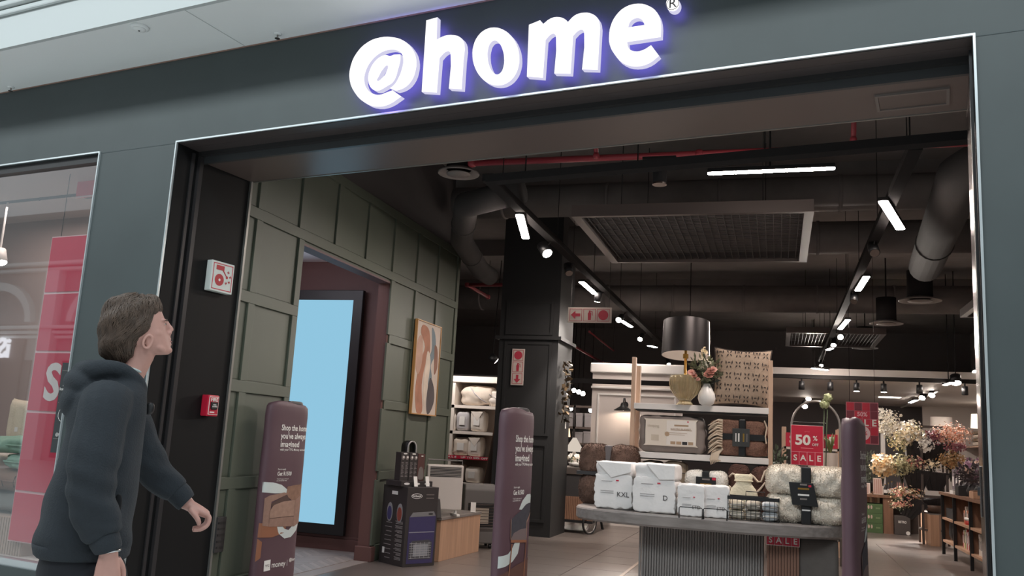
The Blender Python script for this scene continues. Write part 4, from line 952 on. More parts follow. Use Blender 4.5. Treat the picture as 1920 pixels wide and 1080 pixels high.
# on the trolley: lamp, flowers, and leaflets behind
def table_lamp(loc, label, s=1.):
    t = thing('table_lamp', label, 'lamp', loc)
    MB().lathe([(.07*s,0),(.075*s,.02*s),(.05*s,.1*s),(.07*s,.17*s),(.02*s,.24*s)], 18).build('base', mat('lamp_ceramic', (206,196,188), .3), t, True)
    MB().lathe([(.17*s,.24*s),(.03*s,.47*s),(.025*s,.47*s),(.165*s,.24*s)], 24, cap=False).build('shade', emit('shade_cream', (240,226,210), .75), t, True)
p = atY(1076, 862, 13.9); table_lamp((p[0], 13.9, .966), 'small lamp with white conical shade on the slatted trolley', .95)
def bouquet(t, c, R, n, mats, size, seed=0, squash=1., stem=None):
    """flower heads as separate parts, each a small cupped rosette"""
    random.seed(seed)
    for k in range(n):
        d = Vector((random.gauss(0,1), random.gauss(0,1), random.gauss(0,1))).normalized()*(random.random()**.45)
        p = Vector((c[0]+d.x*R[0], c[1]+d.y*R[1], c[2]+d.z*R[2])); s = size*random.uniform(.7,1.25); q = MB()
        ax = Vector((d.x, d.y-.3, d.z+.3)).normalized(); u = ax.orthogonal().normalized(); v = ax.cross(u)
        for ring, (np_, rr, hh) in enumerate(((6, 1., .15), (5, .6, .5))):
            for i in range(np_):
                a = 2*math.pi*(i+ring*.5)/np_; e = u*math.cos(a)+v*math.sin(a); f = u*math.cos(a+.55)+v*math.sin(a+.55); g = u*math.cos(a-.55)+v*math.sin(a-.55)
                q.add([p, p+(g*rr*.7+ax*hh*.8)*s, p+(e*rr+ax*hh)*s, p+(f*rr*.7+ax*hh*.8)*s], [(0,1,2,3)])
        q.build('blossom', mats[k % len(mats)], t, True)
def spray(t, c, R, n, mats, size, seed=0):
    """tiny blossoms too small to pick apart: one mesh for each colour"""
    random.seed(seed); qs = [MB() for _ in mats]
    for k in range(n):
        d = Vector((random.gauss(0,1), random.gauss(0,1), random.gauss(0,1))).normalized()*(random.random()**.5); j = noise.noise(Vector((d.x*2.2+seed, d.y*2.2, d.z*2.2)))
        d = d*(1+.35*j); p = Vector((c[0]+d.x*R[0], c[1]+d.y*R[1], c[2]+d.z*R[2])); s = size*random.uniform(.6,1.3)
        ax = Vector((d.x+random.gauss(0,.4), d.y-.4+random.gauss(0,.3), d.z+.3+random.gauss(0,.4))).normalized(); u = ax.orthogonal().normalized(); v = ax.cross(u); q = qs[k % len(mats)]
        for i in range(5):
            a = 2*math.pi*i/5; e = u*math.cos(a)+v*math.sin(a); f = u*math.cos(a+.6)+v*math.sin(a+.6); g = u*math.cos(a-.6)+v*math.sin(a-.6)
            q.add([p, p+(g*.7+ax*.3)*s, p+(e+ax*.45)*s, p+(f*.7+ax*.3)*s], [(0,1,2,3)])
    for q, m in zip(qs, mats): stuff(q.build('small_blossoms', m, t, True))
def foliage(t, c, R, n, m, size, seed=0, base=None):
    random.seed(seed); q = MB()
    for k in range(n):
        d = Vector((random.gauss(0,1), random.gauss(0,1), random.gauss(0,1))).normalized()*(random.random()**.4)
        p = Vector((c[0]+d.x*R[0], c[1]+d.y*R[1], c[2]+d.z*R[2])); e = Vector((d.x+random.gauss(0,.5), d.y+random.gauss(0,.5), d.z+random.gauss(.2,.5))).normalized()*size*random.uniform(.7,1.4)
        s = e.cross(Vector((random.random(), random.random(), 1))).normalized()*size*.28
        q.add([p, p+e*.5+s, p+e, p+e*.5-s], [(0,1,2,3)])
    if base is not None:
        for k in range(10):
            e = Vector((c[0]+random.uniform(-.6,.6)*R[0], c[1]+random.uniform(-.6,.6)*R[1], c[2]+random.uniform(-.2,.5)*R[2])); q.tube([tuple(base), tuple((Vector(base)+e)/2+Vector((0,0,.01))), tuple(e)], size*.05, 4)
    return stuff(q.build('foliage', m, t))
m_leaf = mat('leaf_green', (84,98,72), .6); m_leafd = mat('leaf_dark', (52,58,50), .6); m_wfl = mat('petal_white', (246,241,232), .7); m_cfl = mat('petal_cream', (238,220,188), .7); m_pfl = mat('petal_pink', (206,140,126), .7)
m_dry = mat('dried_olive', (172,164,130), .7); m_tan = mat('petal_tan', (196,150,120), .7); m_mau = mat('petal_mauve', (150,96,104), .7); m_yel = mat('dried_gold', (176,146,104), .7)
p = atY(1078, 862, 13.6); t = thing('flower_bowl', 'low bowl of white flowers on the slatted trolley', 'flowers', (p[0]+.06, 13.5, .966))
MB().lathe([(.04,0),(.12,.03),(.14,.07),(.12,.07)], 16).build('bowl', m_white, t, True); bouquet(t, (0,0,.14), (.16,.12,.07), 16, [m_wfl, m_cfl], .045, 5); foliage(t, (0,0,.13), (.18,.14,.08), 60, m_leaf, .05, 6)
# ================================================================ shelves seen past the column, and the white panelled wall
def at14(px, py): return atY(px, py, 16.5)
bs_ = thing('box_shelf', 'dark open shelf with white boxes seen right of the column', 'shelf', (at14(1036,800)[0], 16.5, 0))
for z in (.5, 1.0, 1.32, 1.62, 2.02): MB().box(-.1, .95, 0, .35, z-.02, z+.02).build('shelf_board', mat('shelf_taupe', (120,108,102), .5), bs_)
for x in (-.1, .42, .95): MB().box(x-.02, x+.02, 0, .35, 0, 2.05).build('upright', mat('shelf_dark', (62,58,58), .5), bs_)
for k, (px, py, w, h, z, m, lb) in enumerate(((1047,790,.2,.3,1.64,m_white,'tall white box on the top of the dark shelf'), (1070,795,.14,.26,1.64,m_pale,'grey box second from left on the dark shelf'), (1085,795,.12,.26,1.64,m_pale,'grey box in the middle of the dark shelf'), (1103,795,.16,.26,1.64,m_pale,'grey box at the right of the dark shelf'), (1082,822,.2,.2,1.34,m_pale,'grey box on the second level of the dark shelf'), (1103,822,.2,.22,1.34,m_pale,'grey box with text on the second level of the dark shelf'))):
    t = thing('storage_box', lb, 'box', (at14(px,py)[0], 16.62, z)); MB().box(-w/2, w/2, -.1, .15, 0, h*.82).build('body', m, t, bev=.004); MB().box(-w/2-.005, w/2+.005, -.105, .155, h*.82, h).build('lid', m, t, bev=.004)
p = atY(1048, 840, 15.6); t = thing('red_poster', 'red and white leaflet poster standing right of the column', 'poster', (p[0], 15.6, .95))
MB().box(-.115, .115, 0, .01, 0, .62).build('board', m_redp, t); MB().prism(blob([(-.115,0),(-.115,.15),(-.02,.17),(.06,.12),(.115,.13),(.115,0),(0,-.0)]), -.003, 0).build('white_wave', m_pap, t); MB().prism(ell(-.03,.05,.05,.04), -.005, 0).build('red_shape', m_redp, t)
for z in (.42,.38,.28): MB().box(-.09,.06,-.003,0,z,z+.015).build('text_line', mat('poster_pink', (220,130,140), .6), t)
MB().box(-.1, .1, -.05, .1, -.95, -.0).build('stand', m_black, t)
t = thing('table_lamp', 'tiny lit lamp on the dark shelf beside the red poster', 'lamp', (at14(1060,830)[0], 16.6, 1.34)); MB().cyl((0,0,0), .03, 0, .1, 12).build('base', m_white, t); MB().lathe([(.07,.1),(.05,.26)], 16).build('shade', emit('small_shade', (255,220,180), 1.6), t, True)
for px, py, lb in ((1087,738,'left'), (1068,732,'first')): pass
for px, py, lb in ((1065,729,'leftmost lit spot above the dark shelf'), (1076,732,'second lit spot above the dark shelf'), (1085,735,'third lit spot above the dark shelf'), (1093,738,'fourth lit spot above the dark shelf'), (1045,760,'lit spot at the lower left above the dark shelf'), (1070,766,'small lit spot over the grey boxes'), (1108,769,'small lit spot beside the white panelled wall'), (930,676,'single round lit spot left of the column')):
    spot(px, py, lb, z=2.75, r=.07, aim=(-3, 17, 1), energy=(60 if '0' in lb else 0), group='spots left of the white wall')
ww = st('wall_panelled', MB().box(-3.08, -1.55, 15.0, 15.2, 0, 2.55), mat('panel_white', (206,196,190), .6))
MB().box(-3.12, -1.51, 14.96, 15.24, 2.55, 2.72).build('cornice', m_white, ww, bev=.02)
MB().box(-3.1, -1.53, 14.975, 15.0, 2.28, 2.32).build('rail', m_white, ww, bev=.006)
for x0, x1 in ((-2.98,-2.36), (-2.26,-1.64)):
    for z0, z1 in ((.2,1.0), (1.1,2.2)):
        for a, b, c, d in ((x0,x1,z1-.03,z1), (x0,x1,z0,z0+.03), (x0,x0+.03,z0+.03,z1-.03), (x1-.03,x1,z0+.03,z1-.03)): MB().box(a, b, 14.985, 15.0, c, d).build('moulding', m_white, ww, bev=.004)
bar = thing('gantry_bar', 'dark horizontal bar crossing in front of the white panelled wall', 'bar', (-6.0, 14.6, atY(1180,717,14.6)[2]))
MB().box(0, 5.0, -.025, .025, -.04, .04).build('bar', m_track, bar); MB().tube([(2.6,0,.04),(2.6,0,4.69-bar.location.z)], .008, 6).build('hanger', m_track, bar); MB().tube([(4.6,0,.04),(4.6,0,4.69-bar.location.z)], .008, 6).build('hanger', m_track, bar)
p = atY(1172, 765, 14.95); sl = thing('wall_sconce', 'black barn style wall lamp on the white panelled wall', 'lamp', (p[0], 15.0, p[2]))
MB().lathe([(.05,0),(.05,.02)], 16).build('rose', m_black, sl, M=Matrix.Translation((0,-.0,.06)) @ Matrix.Rotation(math.pi/2, 4, 'X'))
MB().tube([(0,-.02,.06),(0,-.1,.16),(0,-.2,.15),(0,-.24,.07)], .011, 8).build('arm', m_black, sl, True)
MB().lathe([(.03,.08),(.045,.05),(.05,.02),(.16,-.05),(.155,-.055),(.04,.0)], 24, (0,-.24,0), False).build('shade', m_black, sl, True); MB().soft((0,-.24,-.02), .05, .05, .06, 2, 5).build('bulb', emit('sconce_bulb', (255,232,210), 260), sl, True)
# ================================================================ centre table with ladder shelf
TZ = .82; TC = (-.55, 7.53)
tb = thing('display_table', 'grey oval-ended display table on a fluted base', 'table', (TC[0], TC[1], 0))
def stadium(a, b, e, n=64): return [(a*math.copysign(abs(math.cos(q))**(2/e), math.cos(q)), b*math.copysign(abs(math.sin(q))**(2/e), math.sin(q))) for q in [2*math.pi*i/n for i in range(n)]]
MB().loft([[(x*k, y*k, z) for x, y in stadium(1.06, .60, 3.2)] for z, k in ((TZ-.095,.985), (TZ-.08,1.), (TZ-.012,1.), (TZ,.992))]).build('top', mat('table_grey', (140,132,128), .42, var=.22, scale=5, stretch=(1,8,8)), tb, False)
ol = stadium(.52, .33, 7, 72); m_flu = mat('fluted_grey', (150,144,141), .55, var=.12, scale=4, stretch=(6,6,.6))
bx_ = MB().loft([[(x*.91-.03, y*.96, z) for x, y in ol] for z in (0, TZ-.095)]).build('base', m_flu, tb)
fm = None
for k in range(46):
    x = -.495+k*.93/45
    if fm is None: o = MB().box(-.008, .008, -.02, .0, 0.0, TZ-.098).build('flute', m_flu, tb, bev=.004); fm = o.data
    else: o = bpy.data.objects.new('flute', fm); COL.objects.link(o); o.parent = tb; b = o.modifiers.new('bevel', 'BEVEL'); b.width = .004
    o.location = (x, -.318, 0)
# wood slat bin with sale strip and the grey draped cube under the right end
def tx(px, Y): return atY(px, 1040, Y)[0]
YB1 = 7.15
bn = thing('blanket_bin', 'slatted brown bin with a red SALE strip under the table end', 'bin', (tx(1437,YB1), YB1, 0)); BW = tx(1499,YB1)-tx(1437,YB1); BZ = atY(1465, 1003, YB1)[2]
MB().box(0.004, BW-.004, .012, .4, 0, BZ).build('box', mat('bin_brown', (120,88,74), .6), bn)
sm_ = None
for k in range(11):
    if sm_ is None: o = MB().box(.0, BW/11-.006, 0, .012, .01, BZ).build('slat', mat('bin_slat', (136,100,84), .6, var=.1, scale=5, stretch=(5,5,.5)), bn); sm_ = o.data
    else: o = bpy.data.objects.new('slat', sm_); COL.objects.link(o); o.parent = bn
    o.location = (k*BW/11+.003, 0, 0)
for k, c in enumerate('SALE'):
    MB().box(k*BW/4+.002, (k+1)*BW/4-.002, -.008, -.002, BZ-.075, BZ-.005).build('strip_tile', m_redp, bn); text('letter', c, .06, m_ink, bn, upright((k+.5)*BW/4, -.009, BZ-.042), bold=.02)
MB().box(-.002, BW+.002, -.003, .0, BZ-.08, BZ).build('strip_back', m_pap, bn)
for k, (x, lb) in enumerate(((.05,'rolled pinkish throw at the left of the sale bin'), (.13,'rolled pinkish throw in the middle of the sale bin'), (.21,'rolled pinkish throw at the right of the sale bin'))):
    t = thing('rolled_throw', lb, 'throw', (bn.location.x+x, YB1+.1, BZ-.002)); MB().tube([(-.035,0,.0),(.04,0,.0)], [.028,.027], 12).build('roll', mat('throw_rose', (176,146,138), .9, var=.1, scale=40), t, True, M=Matrix.Translation((0,0,.027))); MB().tube([(-.002,0,.027),(.003,0,.027)], .0295, 12).build('band', m_inkd, t)
gc = thing('draped_cube', 'grey cloth draped cube beside the sale bin under the table end', 'cube', (tx(1533,7.2), 7.35, 0)); GZ_ = atY(1530, 1006, 7.2)[2]
MB().soft((0,0,GZ_/2), .30, .36, GZ_, 14, 8, .008, 8, 3).build('cloth', mat('cloth_grey', (104,98,94), .85, var=.12, scale=9, bump=.4, bscale=7), gc, True); MB().obox((.0,-.13,GZ_+.002), (.15,0,0), (0,.05,.012), (0,0,.004)).build('flap', mat('flap_tan', (140,126,116), .8), gc)
# ladder shelf
LY = 7.75; sh = thing('ladder_shelf', 'ladder shelf with pale wood posts and white shelves on the table', 'shelf', (-.64, LY, TZ))
Z1, Z2 = 1.70-TZ, 1.285-TZ; SW = .565
for s in (-1, 1):
    for y, ztop in ((-.02, 2.10-TZ), (.26, 2.05-TZ)):
        MB().obox((s*(SW+.012), y, ztop/2), (.0175,0,0), (0,.03,0), (0,.0 if y < .1 else .0,ztop/2)).build('post', m_wood, sh, bev=.003)
for z in (Z1, Z2): MB().box(-SW, SW, -.06, .30, z-.05, z).build('shelf_board', mat('shelf_board_white', (232,226,222), .4), sh, bev=.002); 
for z in (Z1, Z2): MB().box(-SW+.01, SW-.01, -.03, .28, z-.062, z-.05).build('shelf_batten', m_dark, sh)
def SX(px, py, y=LY): return atY(px, py, y)
# top shelf: lamp, ribbed gold bowl, vase of flowers, cushion
ZS = 1.70
p = SX(1285, 700, 7.95); lp = thing('shade_lamp', 'brass table lamp with a dark metallic drum shade on the top shelf', 'lamp', (p[0], 7.95, ZS))
zb = SX(1285, 668, 7.95)[2]-ZS; zt = SX(1285, 603, 7.95)[2]-ZS; Rs = (SX(1330,640,7.95)[0]-SX(1240,640,7.95)[0])/2
MB().lathe([(.08,0),(.08,.012),(.02,.02),(.012,.05),(.012,zb+.1)], 20).build('stem', m_gold, lp, True); MB().cyl((0,0,0), .024, zb-.02, zb+.02, 16).build('collar', m_gold, lp); TL = Matrix.Translation((0,0,(zb+zt)/2)) @ Matrix.Rotation(math.radians(-7), 4, 'X') @ Matrix.Translation((0,0,-(zb+zt)/2))
MB().lathe([(Rs,zb),(Rs*.965,zt)], 40, cap=False).build('shade', mat('shade_gunmetal', (74,70,70), .32, metal=.85), lp, True, M=TL); MB().lathe([(Rs*.985,zb+.002),(Rs*.95,zt-.002)], 40, cap=False).build('lining', mat('shade_lining', (226,218,212), .7), lp, True, M=TL)
amber = mat('amber_glass', (206,192,160), .08); amber.node_tree.nodes['Principled BSDF'].inputs['Transmission Weight'].default_value = .75
p = SX(1285, 730, 7.72); bo = thing('ribbed_bowl', 'amber gold ribbed glass bowl on the top shelf', 'bowl', (p[0], 7.70, ZS))
rings = []
for z, r in ((.0,.06),(.012,.062),(.03,.045),(.05,.06),(.085,.095),(.13,.122),(.18,.132),(.225,.128),(.25,.118)):
    rings.append([((r*(1+.05*math.cos(18*a)))*math.cos(a), (r*(1+.05*math.cos(18*a)))*math.sin(a), z) for a in [2*math.pi*i/108 for i in range(108)]])
MB().loft(rings+[[(x*.93, y*.93, z) for x, y, z in rings[-1]]]+[[(x*.9, y*.9, z+.01) for x, y, z in r] for r in rings[-2:3:-1]], True, False).build('bowl', amber, bo, True)
p = SX(1325, 735, 7.68); va = thing('white_vase', 'white teardrop vase with peach roses on the top shelf', 'vase', (p[0], 7.68, ZS))
MB().lathe([(.035,0),(.06,.015),(.074,.06),(.068,.1),(.045,.145),(.03,.175),(.028,.185),(.02,.18)], 28).build('vase', mat('vase_white', (230,226,222), .3), va, True)
mpk = [mat('rose_peach', (206,146,132), .7), mat('rose_pink', (220,172,160), .7)]
foliage(va, (-.02,.0,.30), (.13,.08,.11), 150, mat('sage_leaf', (120,122,96), .7), .05, 21, (0,0,.16)); foliage(va, (.02,0,.24), (.07,.05,.07), 60, m_leafd, .05, 22)
def rose(t, c, r, m, seed):
    random.seed(seed); q = MB()
    for ring, (n_, rr, hh) in enumerate(((7,1.,.1),(6,.8,.35),(5,.55,.55),(4,.3,.65))):
        for i in range(n_):
            a = 2*math.pi*(i+.37*ring)/n_; w = .62
            pts = [(0,0,0)]
            for da, rad, h in ((-w,.72,.5),(-w*.5,1.,.85),(0,1.08,1.),(w*.5,1.,.85),(w,.72,.5)): pts.append((math.cos(a+da)*rad*rr*r, math.sin(a+da)*rad*rr*r, (hh*h)*r*1.3))
            pts = [(c[0]+x, c[1]+y*.75-z*.75, c[2]+z*.7+y*.65) for x, y, z in pts]; q.add(pts, [(0,1,2,3),(0,3,4,5)])
    q.build('rose', m, t, True)
for k, (dx_, dz, r) in enumerate(((.035,.285,.042),(.055,.30,.036),(.02,.255,.045),(-.125,.27,.036),(-.105,.245,.03),(-.07,.215,.022))): rose(va, (dx_,-.06,dz), r, mpk[k % 2], k)
bouquet(va, (-.02,.02,.36), (.07,.04,.06), 14, [m_wfl, mat('petal_ivory', (226,216,196), .7)], .028, 31); MB().tube([(-.02,0,.18),(-.04,.0,.32),(-.02,0,.47)], .004, 5).build('stem', m_leaf, va); bouquet(va, (-.02,0,.46), (.025,.02,.05), 9, [m_cfl], .02, 33)
def cushion(t, w, h, d, m, n=22, seed=0, name='cover'):
    vs = []; fs = []
    for s in (0, 1):
        for i in range(n+1):
            for j in range(n+1):
                u, v = -1+2*i/n, -1+2*j/n
                k = (max(0, 1-u**4)*max(0, 1-v**4))**.5; pin = 1-.10*(1-abs(u)**2)*abs(v)**3; pin2 = 1-.07*(1-abs(v)**2)*abs(u)**3
                vs.append((u*w/2*pin2, (d/2*k+.0015)*(1 if s else -1)+.006*noise.noise(Vector((u*3+seed, v*3, s))), h/2+v*h/2*pin))
    N = (n+1)**2
    for s in (0, 1):
        for i in range(n):
            for j in range(n):
                a = s*N+i*(n+1)+j; q = (a, a+n+1, a+n+2, a+1); fs.append(q if not s else q[::-1])
    b = MB().add(vs, fs); o = b.build(name, m, t, True)
    edge = [(-1+2*i/n, -1) for i in range(n)]+[(1, -1+2*i/n) for i in range(n)]+[(1-2*i/n, 1) for i in range(n)]+[(-1, 1-2*i/n) for i in range(n)]
    pts = []
    for u, v in edge+edge[:1]:
        pin = 1-.10*(1-abs(u)**2)*abs(v)**3; pin2 = 1-.07*(1-abs(v)**2)*abs(u)**3; pts.append((u*w/2*pin2, 0, h/2+v*h/2*pin))
    return o, pts
m_ck = mat('cushion_taupe', (160,140,122), .85, var=.08, scale=50, bump=.15, bscale=120); m_ckd = mat('cushion_ink', (66,56,52), .85)
p = SX(1388, 700, 7.78); cu_ = thing('patterned_cushion', 'taupe cushion with dark brown woven motifs on the top shelf', 'cushion', (p[0]+.005, 7.80, ZS+.005), math.radians(4))
cu_.rotation_euler = (math.radians(-8), math.radians(2), math.radians(4))
cw, chh = .48, .51; _, edge = cushion(cu_, cw, chh, .17, m_ck); MB().tube(edge, .007, 6, False).build('piping', m_ckd, cu_, True)
def cface(x, z):
    u, v = x/(cw/2), (z-chh/2)/(chh/2); k = (max(0, 1-u**4)*max(0, 1-v**4))**.5; return (x, -(.17/2*k+.0015)-.005, z)
random.seed(5)
for r in range(5):
    for c in range(6):
        x0 = -.19+c*.076; z0 = .055+r*.098; q = MB()
        if (r+c) % 2: marks = [(-.022,.028,-.005,.004), (.022,.028,.005,.004), (-.022,-.028,-.005,-.004), (.022,-.028,.005,-.004)]
        else: marks = [(-.028,.034,-.022,-.006), (.028,.034,.022,-.006), (-.02,-.036,-.008,-.012), (.02,-.036,.008,-.012), (-.008,.006,-.002,.022), (.008,.006,.002,.022)]
        for ax_, az_, bx2, bz2 in marks:
            dx_, dz_ = bx2-ax_, bz2-az_; l = math.hypot(dx_, dz_); nx, nz = -dz_/l*.0068, dx_/l*.0068; mx, mz = (ax_+bx2)/2, (az_+bz2)/2
            q.add([cface(x0+ax_, z0+az_), cface(x0+mx+nx, z0+mz+nz), cface(x0+bx2, z0+bz2), cface(x0+mx-nx, z0+mz-nz)], [(0,1,2,3)])
        q.build('woven_motif', m_ckd, cu_)
# middle shelf: electric blanket bag and fringed throw
Z2W = 1.285
xa, xb = SX(1197,800)[0], SX(1322,800)[0]; bgw = xb-xa-.015
eb = thing('electric_blanket_bag', 'grey zip bag with a white electric blanket label, middle shelf', 'bedding', ((xa+xb)/2, 7.83, Z2W))
MB().soft((0,0,.158), bgw, .22, .316, 9, 14, .012, 7, 2).build('bag', mat('bag_grey', (138,126,120), .7, var=.1, scale=8, bump=.25, bscale=9), eb, True)
lw, lz0, lz1 = .215, .06, .285
lab = MB().prism(blob([(-lw,lz0+.015),(-lw,lz1-.015),(-lw+.015,lz1),(lw-.015,lz1),(lw,lz1-.015),(lw,lz0+.015),(lw-.015,lz0),(-lw+.015,lz0)], 2), -.126, -.105).build('label_card', mat('label_cream', (228,216,202), .6), eb)
MB().box(-lw+.09*2, lw-.006, -.1275, -.126, lz0+.01, lz1-.008).build('label_field', mat('label_light', (234,226,218), .6), lab)
text('label_lettering', 'ELECTRIC BLANKET', .018, mat('label_tan', (178,150,122), .6), lab, upright(.085, -.129, .205), ext=.0004, fit=.17)
for a_, b_, c_, d_ in ((.0,.18,.193,.198), (.03,.15,.228,.242), (-.05,.14,.17,.173), (-.05,.12,.155,.158)): MB().box(a_, b_, -.1285, -.1275, c_, d_).build('label_line', mat('label_tan', (178,150,122), .6), lab)
text('label_script', 'sleeping', .034, mat('label_pale', (204,190,172), .6), lab, upright(-.15, -.1285, .225), ext=.0004, fit=.1)
MB().prism(ell(-.03,.16,.02,.02,16), -.1295, -.1275).build('label_seal', mat('label_tan', (178,150,122), .6), lab); MB().box(.14,.15,-.1295,-.1275,.262,.275).build('price_dot', m_redp, lab)
for k in range(4): MB().box(.0+k*.05, .042+k*.05, -.1285, -.1275, .075, .10).build('label_icon', mat('label_tan', (178,150,122), .6) if k != 2 else m_inkd, lab)
MB().box(-.165,-.1,-.1285,-.1275,.1,.15).build('label_panel', mat('label_pale', (204,190,172), .6), lab)
m_thr = mat('throw_rust', (134,100,86), .95, var=.35, scale=90, bump=.4, bscale=140); m_frg = mat('fringe_cream', (206,188,168), .9)
xa, xb = SX(1336,800)[0], SX(1438,800)[0]; tw = xb-xa
ft = thing('fringed_throw', 'folded rust brown throw with cream fringe on the middle shelf', 'throw', ((xa+xb)/2, 7.80, Z2W))
for z0 in (.083, .236): MB().soft((0,.03,z0), tw, .22, .15, 6, 10, .012, 8, int(z0*50)).build('fold', m_thr, ft, True)
MB().box(-.005, .055, -.1, .12, .005, .315).build('band', m_black, ft, bev=.01); MB().box(.055, tw/2-.01, -.092, .1, .14, .19).build('band', m_black, ft); MB().box(-tw/2+.02,-.005,-.092,.1,.14,.19).build('band', m_black, ft)
tg = MB().box(-.055, .085, -.112, -.1, .085, .235).build('swing_card', mat('card_slate', (56,58,58), .6), ft, bev=.002)
for x0, w_, m_ in ((-.03,.012,m_ink), (-.008,.016,m_ink), (.03,.018,m_gold), (.06,.01,m_grey)): MB().box(x0, x0+w_*.7, -.114, -.111, .125, .195).build('card_text', m_, tg)
random.seed(17)
for k in range(34):
    z = .07+.235*(k % 17)/17+(.0 if k < 17 else .009); x = -tw/2+.05; y = -.085-.02*(k % 3)
    j_ = random.uniform(-.02,.02); pts = [(x+.035, y+.01, z), (x+.0, y-.012, z+.008+j_*.3), (x-.035, y-.018, z-.012+j_), (x-.062-random.uniform(0,.02), y-.02, z-.042+j_*1.5)]
    P_, r_ = smoothpath(pts, [.0065,.006,.0055,.003], 4); MB().tube(P_, r_, 6).build('tassel', m_frg, ft, True)
for k in range(7):
    x = -tw/2+.005+k*.009; MB().tube([(x+.03,-.095,.06),(x,-.12,.02),(x-.012,-.14,-.03),(x-.005+.004*k,-.142,-.075+.006*k)], [.008,.008,.007,.004], 6).build('tassel', m_frg, ft, True)
MB().tube([(tw/2-.02,-.08,.31),(tw/2+.0,-.095,.25),(tw/2-.012,-.1,.18),(tw/2-.004,-.095,.12)], .006, 6).build('edge_cord', m_frg, ft)
# lower level on the table, behind the front packs
m_bk = mat('blanket_taupe', (150,132,112), .95, var=.15, scale=20, bump=.3, bscale=30)
for k, (px, lb) in enumerate(((1224,'left folded taupe blanket under the middle shelf'), (1268,'right folded taupe blanket under the middle shelf'))):
    p = SX(px, 860, 7.83); t = thing('folded_blanket', lb, 'blanket', (p[0], 7.83, TZ))
    MB().soft((0,0,.195), .21, .24, .39, 5, 9, .01, 6, k+3).build('blanket', m_bk, t, True); MB().tube([(-.09,-.122,.30),(0,-.128,.31),(.09,-.122,.30)], .004, 5).build('seam', m_inkd, t)
m_fw = mat('sherpa_white', (232,226,218), .95, bump=.6, bscale=60); m_fd = mat('sherpa_edge', (60,50,46), .9)
def rolled(px, py, y, w, h, label, m, name='fleece_blanket', band=True, tagc=None, rows=2, base=TZ, dep=.24, cols=2, seed=0):
    p = SX(px, py, y); t = thing(name, label, 'blanket', (p[0], y, base)); hh = h/rows
    for r in range(rows):
        for c in range(cols): mb_ = MB().soft((-w/2+w*(c+.5)/cols, 0, hh*(r+.5)), w/cols*1.02, dep, hh*1.04, 3.2, 10, .008, 7, seed+r*3+c); mb_.build('fold', m, t, True); stuff(fuzz(mb_, 1800, .007 if name == 'fleece_blanket' else .012, .003, seed+c).build('pile', m, t))
    if band:
        MB().box(-.028, .028, -dep/2-.006, dep/2+.006, .01, h-.0).build('band', m_black, t, bev=.006)
        MB().box(-w/2-.004, w/2+.004, -dep/2+.03, dep/2+.004, hh-.018, hh+.018).build('band', m_black, t, bev=.004)
    return t
t = rolled(1325, 890, 7.62, .34, .335, 'white fleece blanket with black band under the middle shelf', m_fw, seed=5)
tg = MB().box(-.075, .085, -.145, -.132, .13, .29).build('swing_card', m_black, t, bev=.002)
for z, w_, m_ in ((.265,.03,m_grey), (.225,.045,m_gold), (.19,.05,m_ink), (.165,.03,m_grey)): MB().box(.005-w_, .005+w_, -.147, -.144, z, z+.013).build('card_text', m_, tg)
MB().box(.055,.083,-.148,-.144,.268,.288).build('price_dot', m_redp, tg)
m_dbf = mat('fur_chestnut', (84,56,48), .95, var=.3, scale=30, bump=.6, bscale=50)
t = rolled(1408, 890, 7.72, .38, .40, 'dark chestnut fur blanket with pale tassel trim under the middle shelf', m_dbf, band=False, rows=1, seed=9)
random.seed(23)
for k in range(2):
    pts = [(-.17+.34*i/12, -.125-.01*math.sin(i), .30-.10*k+.03*math.sin(i*1.3+k*2)+(.05 if i > 9 else 0)) for i in range(13)]; MB().tube(pts, .009, 6).build('pompom_trim', m_frg, t, True)
pts = [(.15,-.12,.40),(.17,-.125,.36),(.145,-.13,.30),(.18,-.13,.26),(.19,-.12,.20)]; MB().tube(pts, .008, 6).build('pompom_trim', m_frg, t, True)
# front row packs on the table
def zat(px, py, y): return atY(px, py, y)[2]-TZ
m_pk = mat('cotton_white', (230,226,224), .75, var=.04, scale=6, bump=.35, bscale=11)
def tpack(px, pyb, w, d, h, label, mark, z=TZ, flap='L', seed=0, rz=0., small=False):
    p = atZ(px, pyb, z); t = thing('sheet_pack' if not small else 'pillowcase_pack', label, 'bedding', (p[0], p[1]+d/2, z), rz)
    n = 3 if not small else 2; e = 10
    for k in range(n): MB().soft((0,0,h*(k+.5)/n), w-.006, d-.01, h/n*1.04, 9, 10, .005, 8, seed+k).build('folded_layer', m_pk, t, True)
    MB().soft((0,-d/2+.003,h*(.38 if not small else .5)), w*.99, .022, h*(.70 if not small else .95), 12, 16, .003, 18, seed+7).build('sleeve', m_pk, t, True)
    if not small:
        pts = [(-w*.47,h*1.0),(w*.47,h*.985),(w*.47,h*.80),(-w*.05 if flap == 'L' else w*.05,h*.66)] if flap == 'L' else [(-w*.2,h*1.0),(w*.48,h*.985),(w*.48,h*.70),(w*.12,h*.68)]
        MB().prism(pts, -d/2-.018, -d/2+.004).build('flap', m_pk, t, bev=.005)
    tz = h*.32 if not small else h*.30
    text('size_mark', mark, .055 if not small else .035, mat('mark_grey', (84,82,84), .7), t, upright(w*(.27 if not small else .2), -d/2-.0135, tz), bold=0, ext=.001)
    MB().box(w*.08, w*.15, -d/2-.0135, -d/2-.006, h*.60, h*.625).build('red_dot', m_redp, t)
    for k in range(2): MB().box(-w*.32, w*.02, -d/2-.0125, -d/2-.006, h*(.38-.04*k), h*(.39-.04*k)).build('text_line', mat('mark_light', (168,164,164), .7), t)
    MB().box(-w*.3, -w*.02, -d/2-.0125, -d/2-.006, h*.585, h*.595).build('text_line', mat('mark_light', (168,164,164), .7), t)
    return t
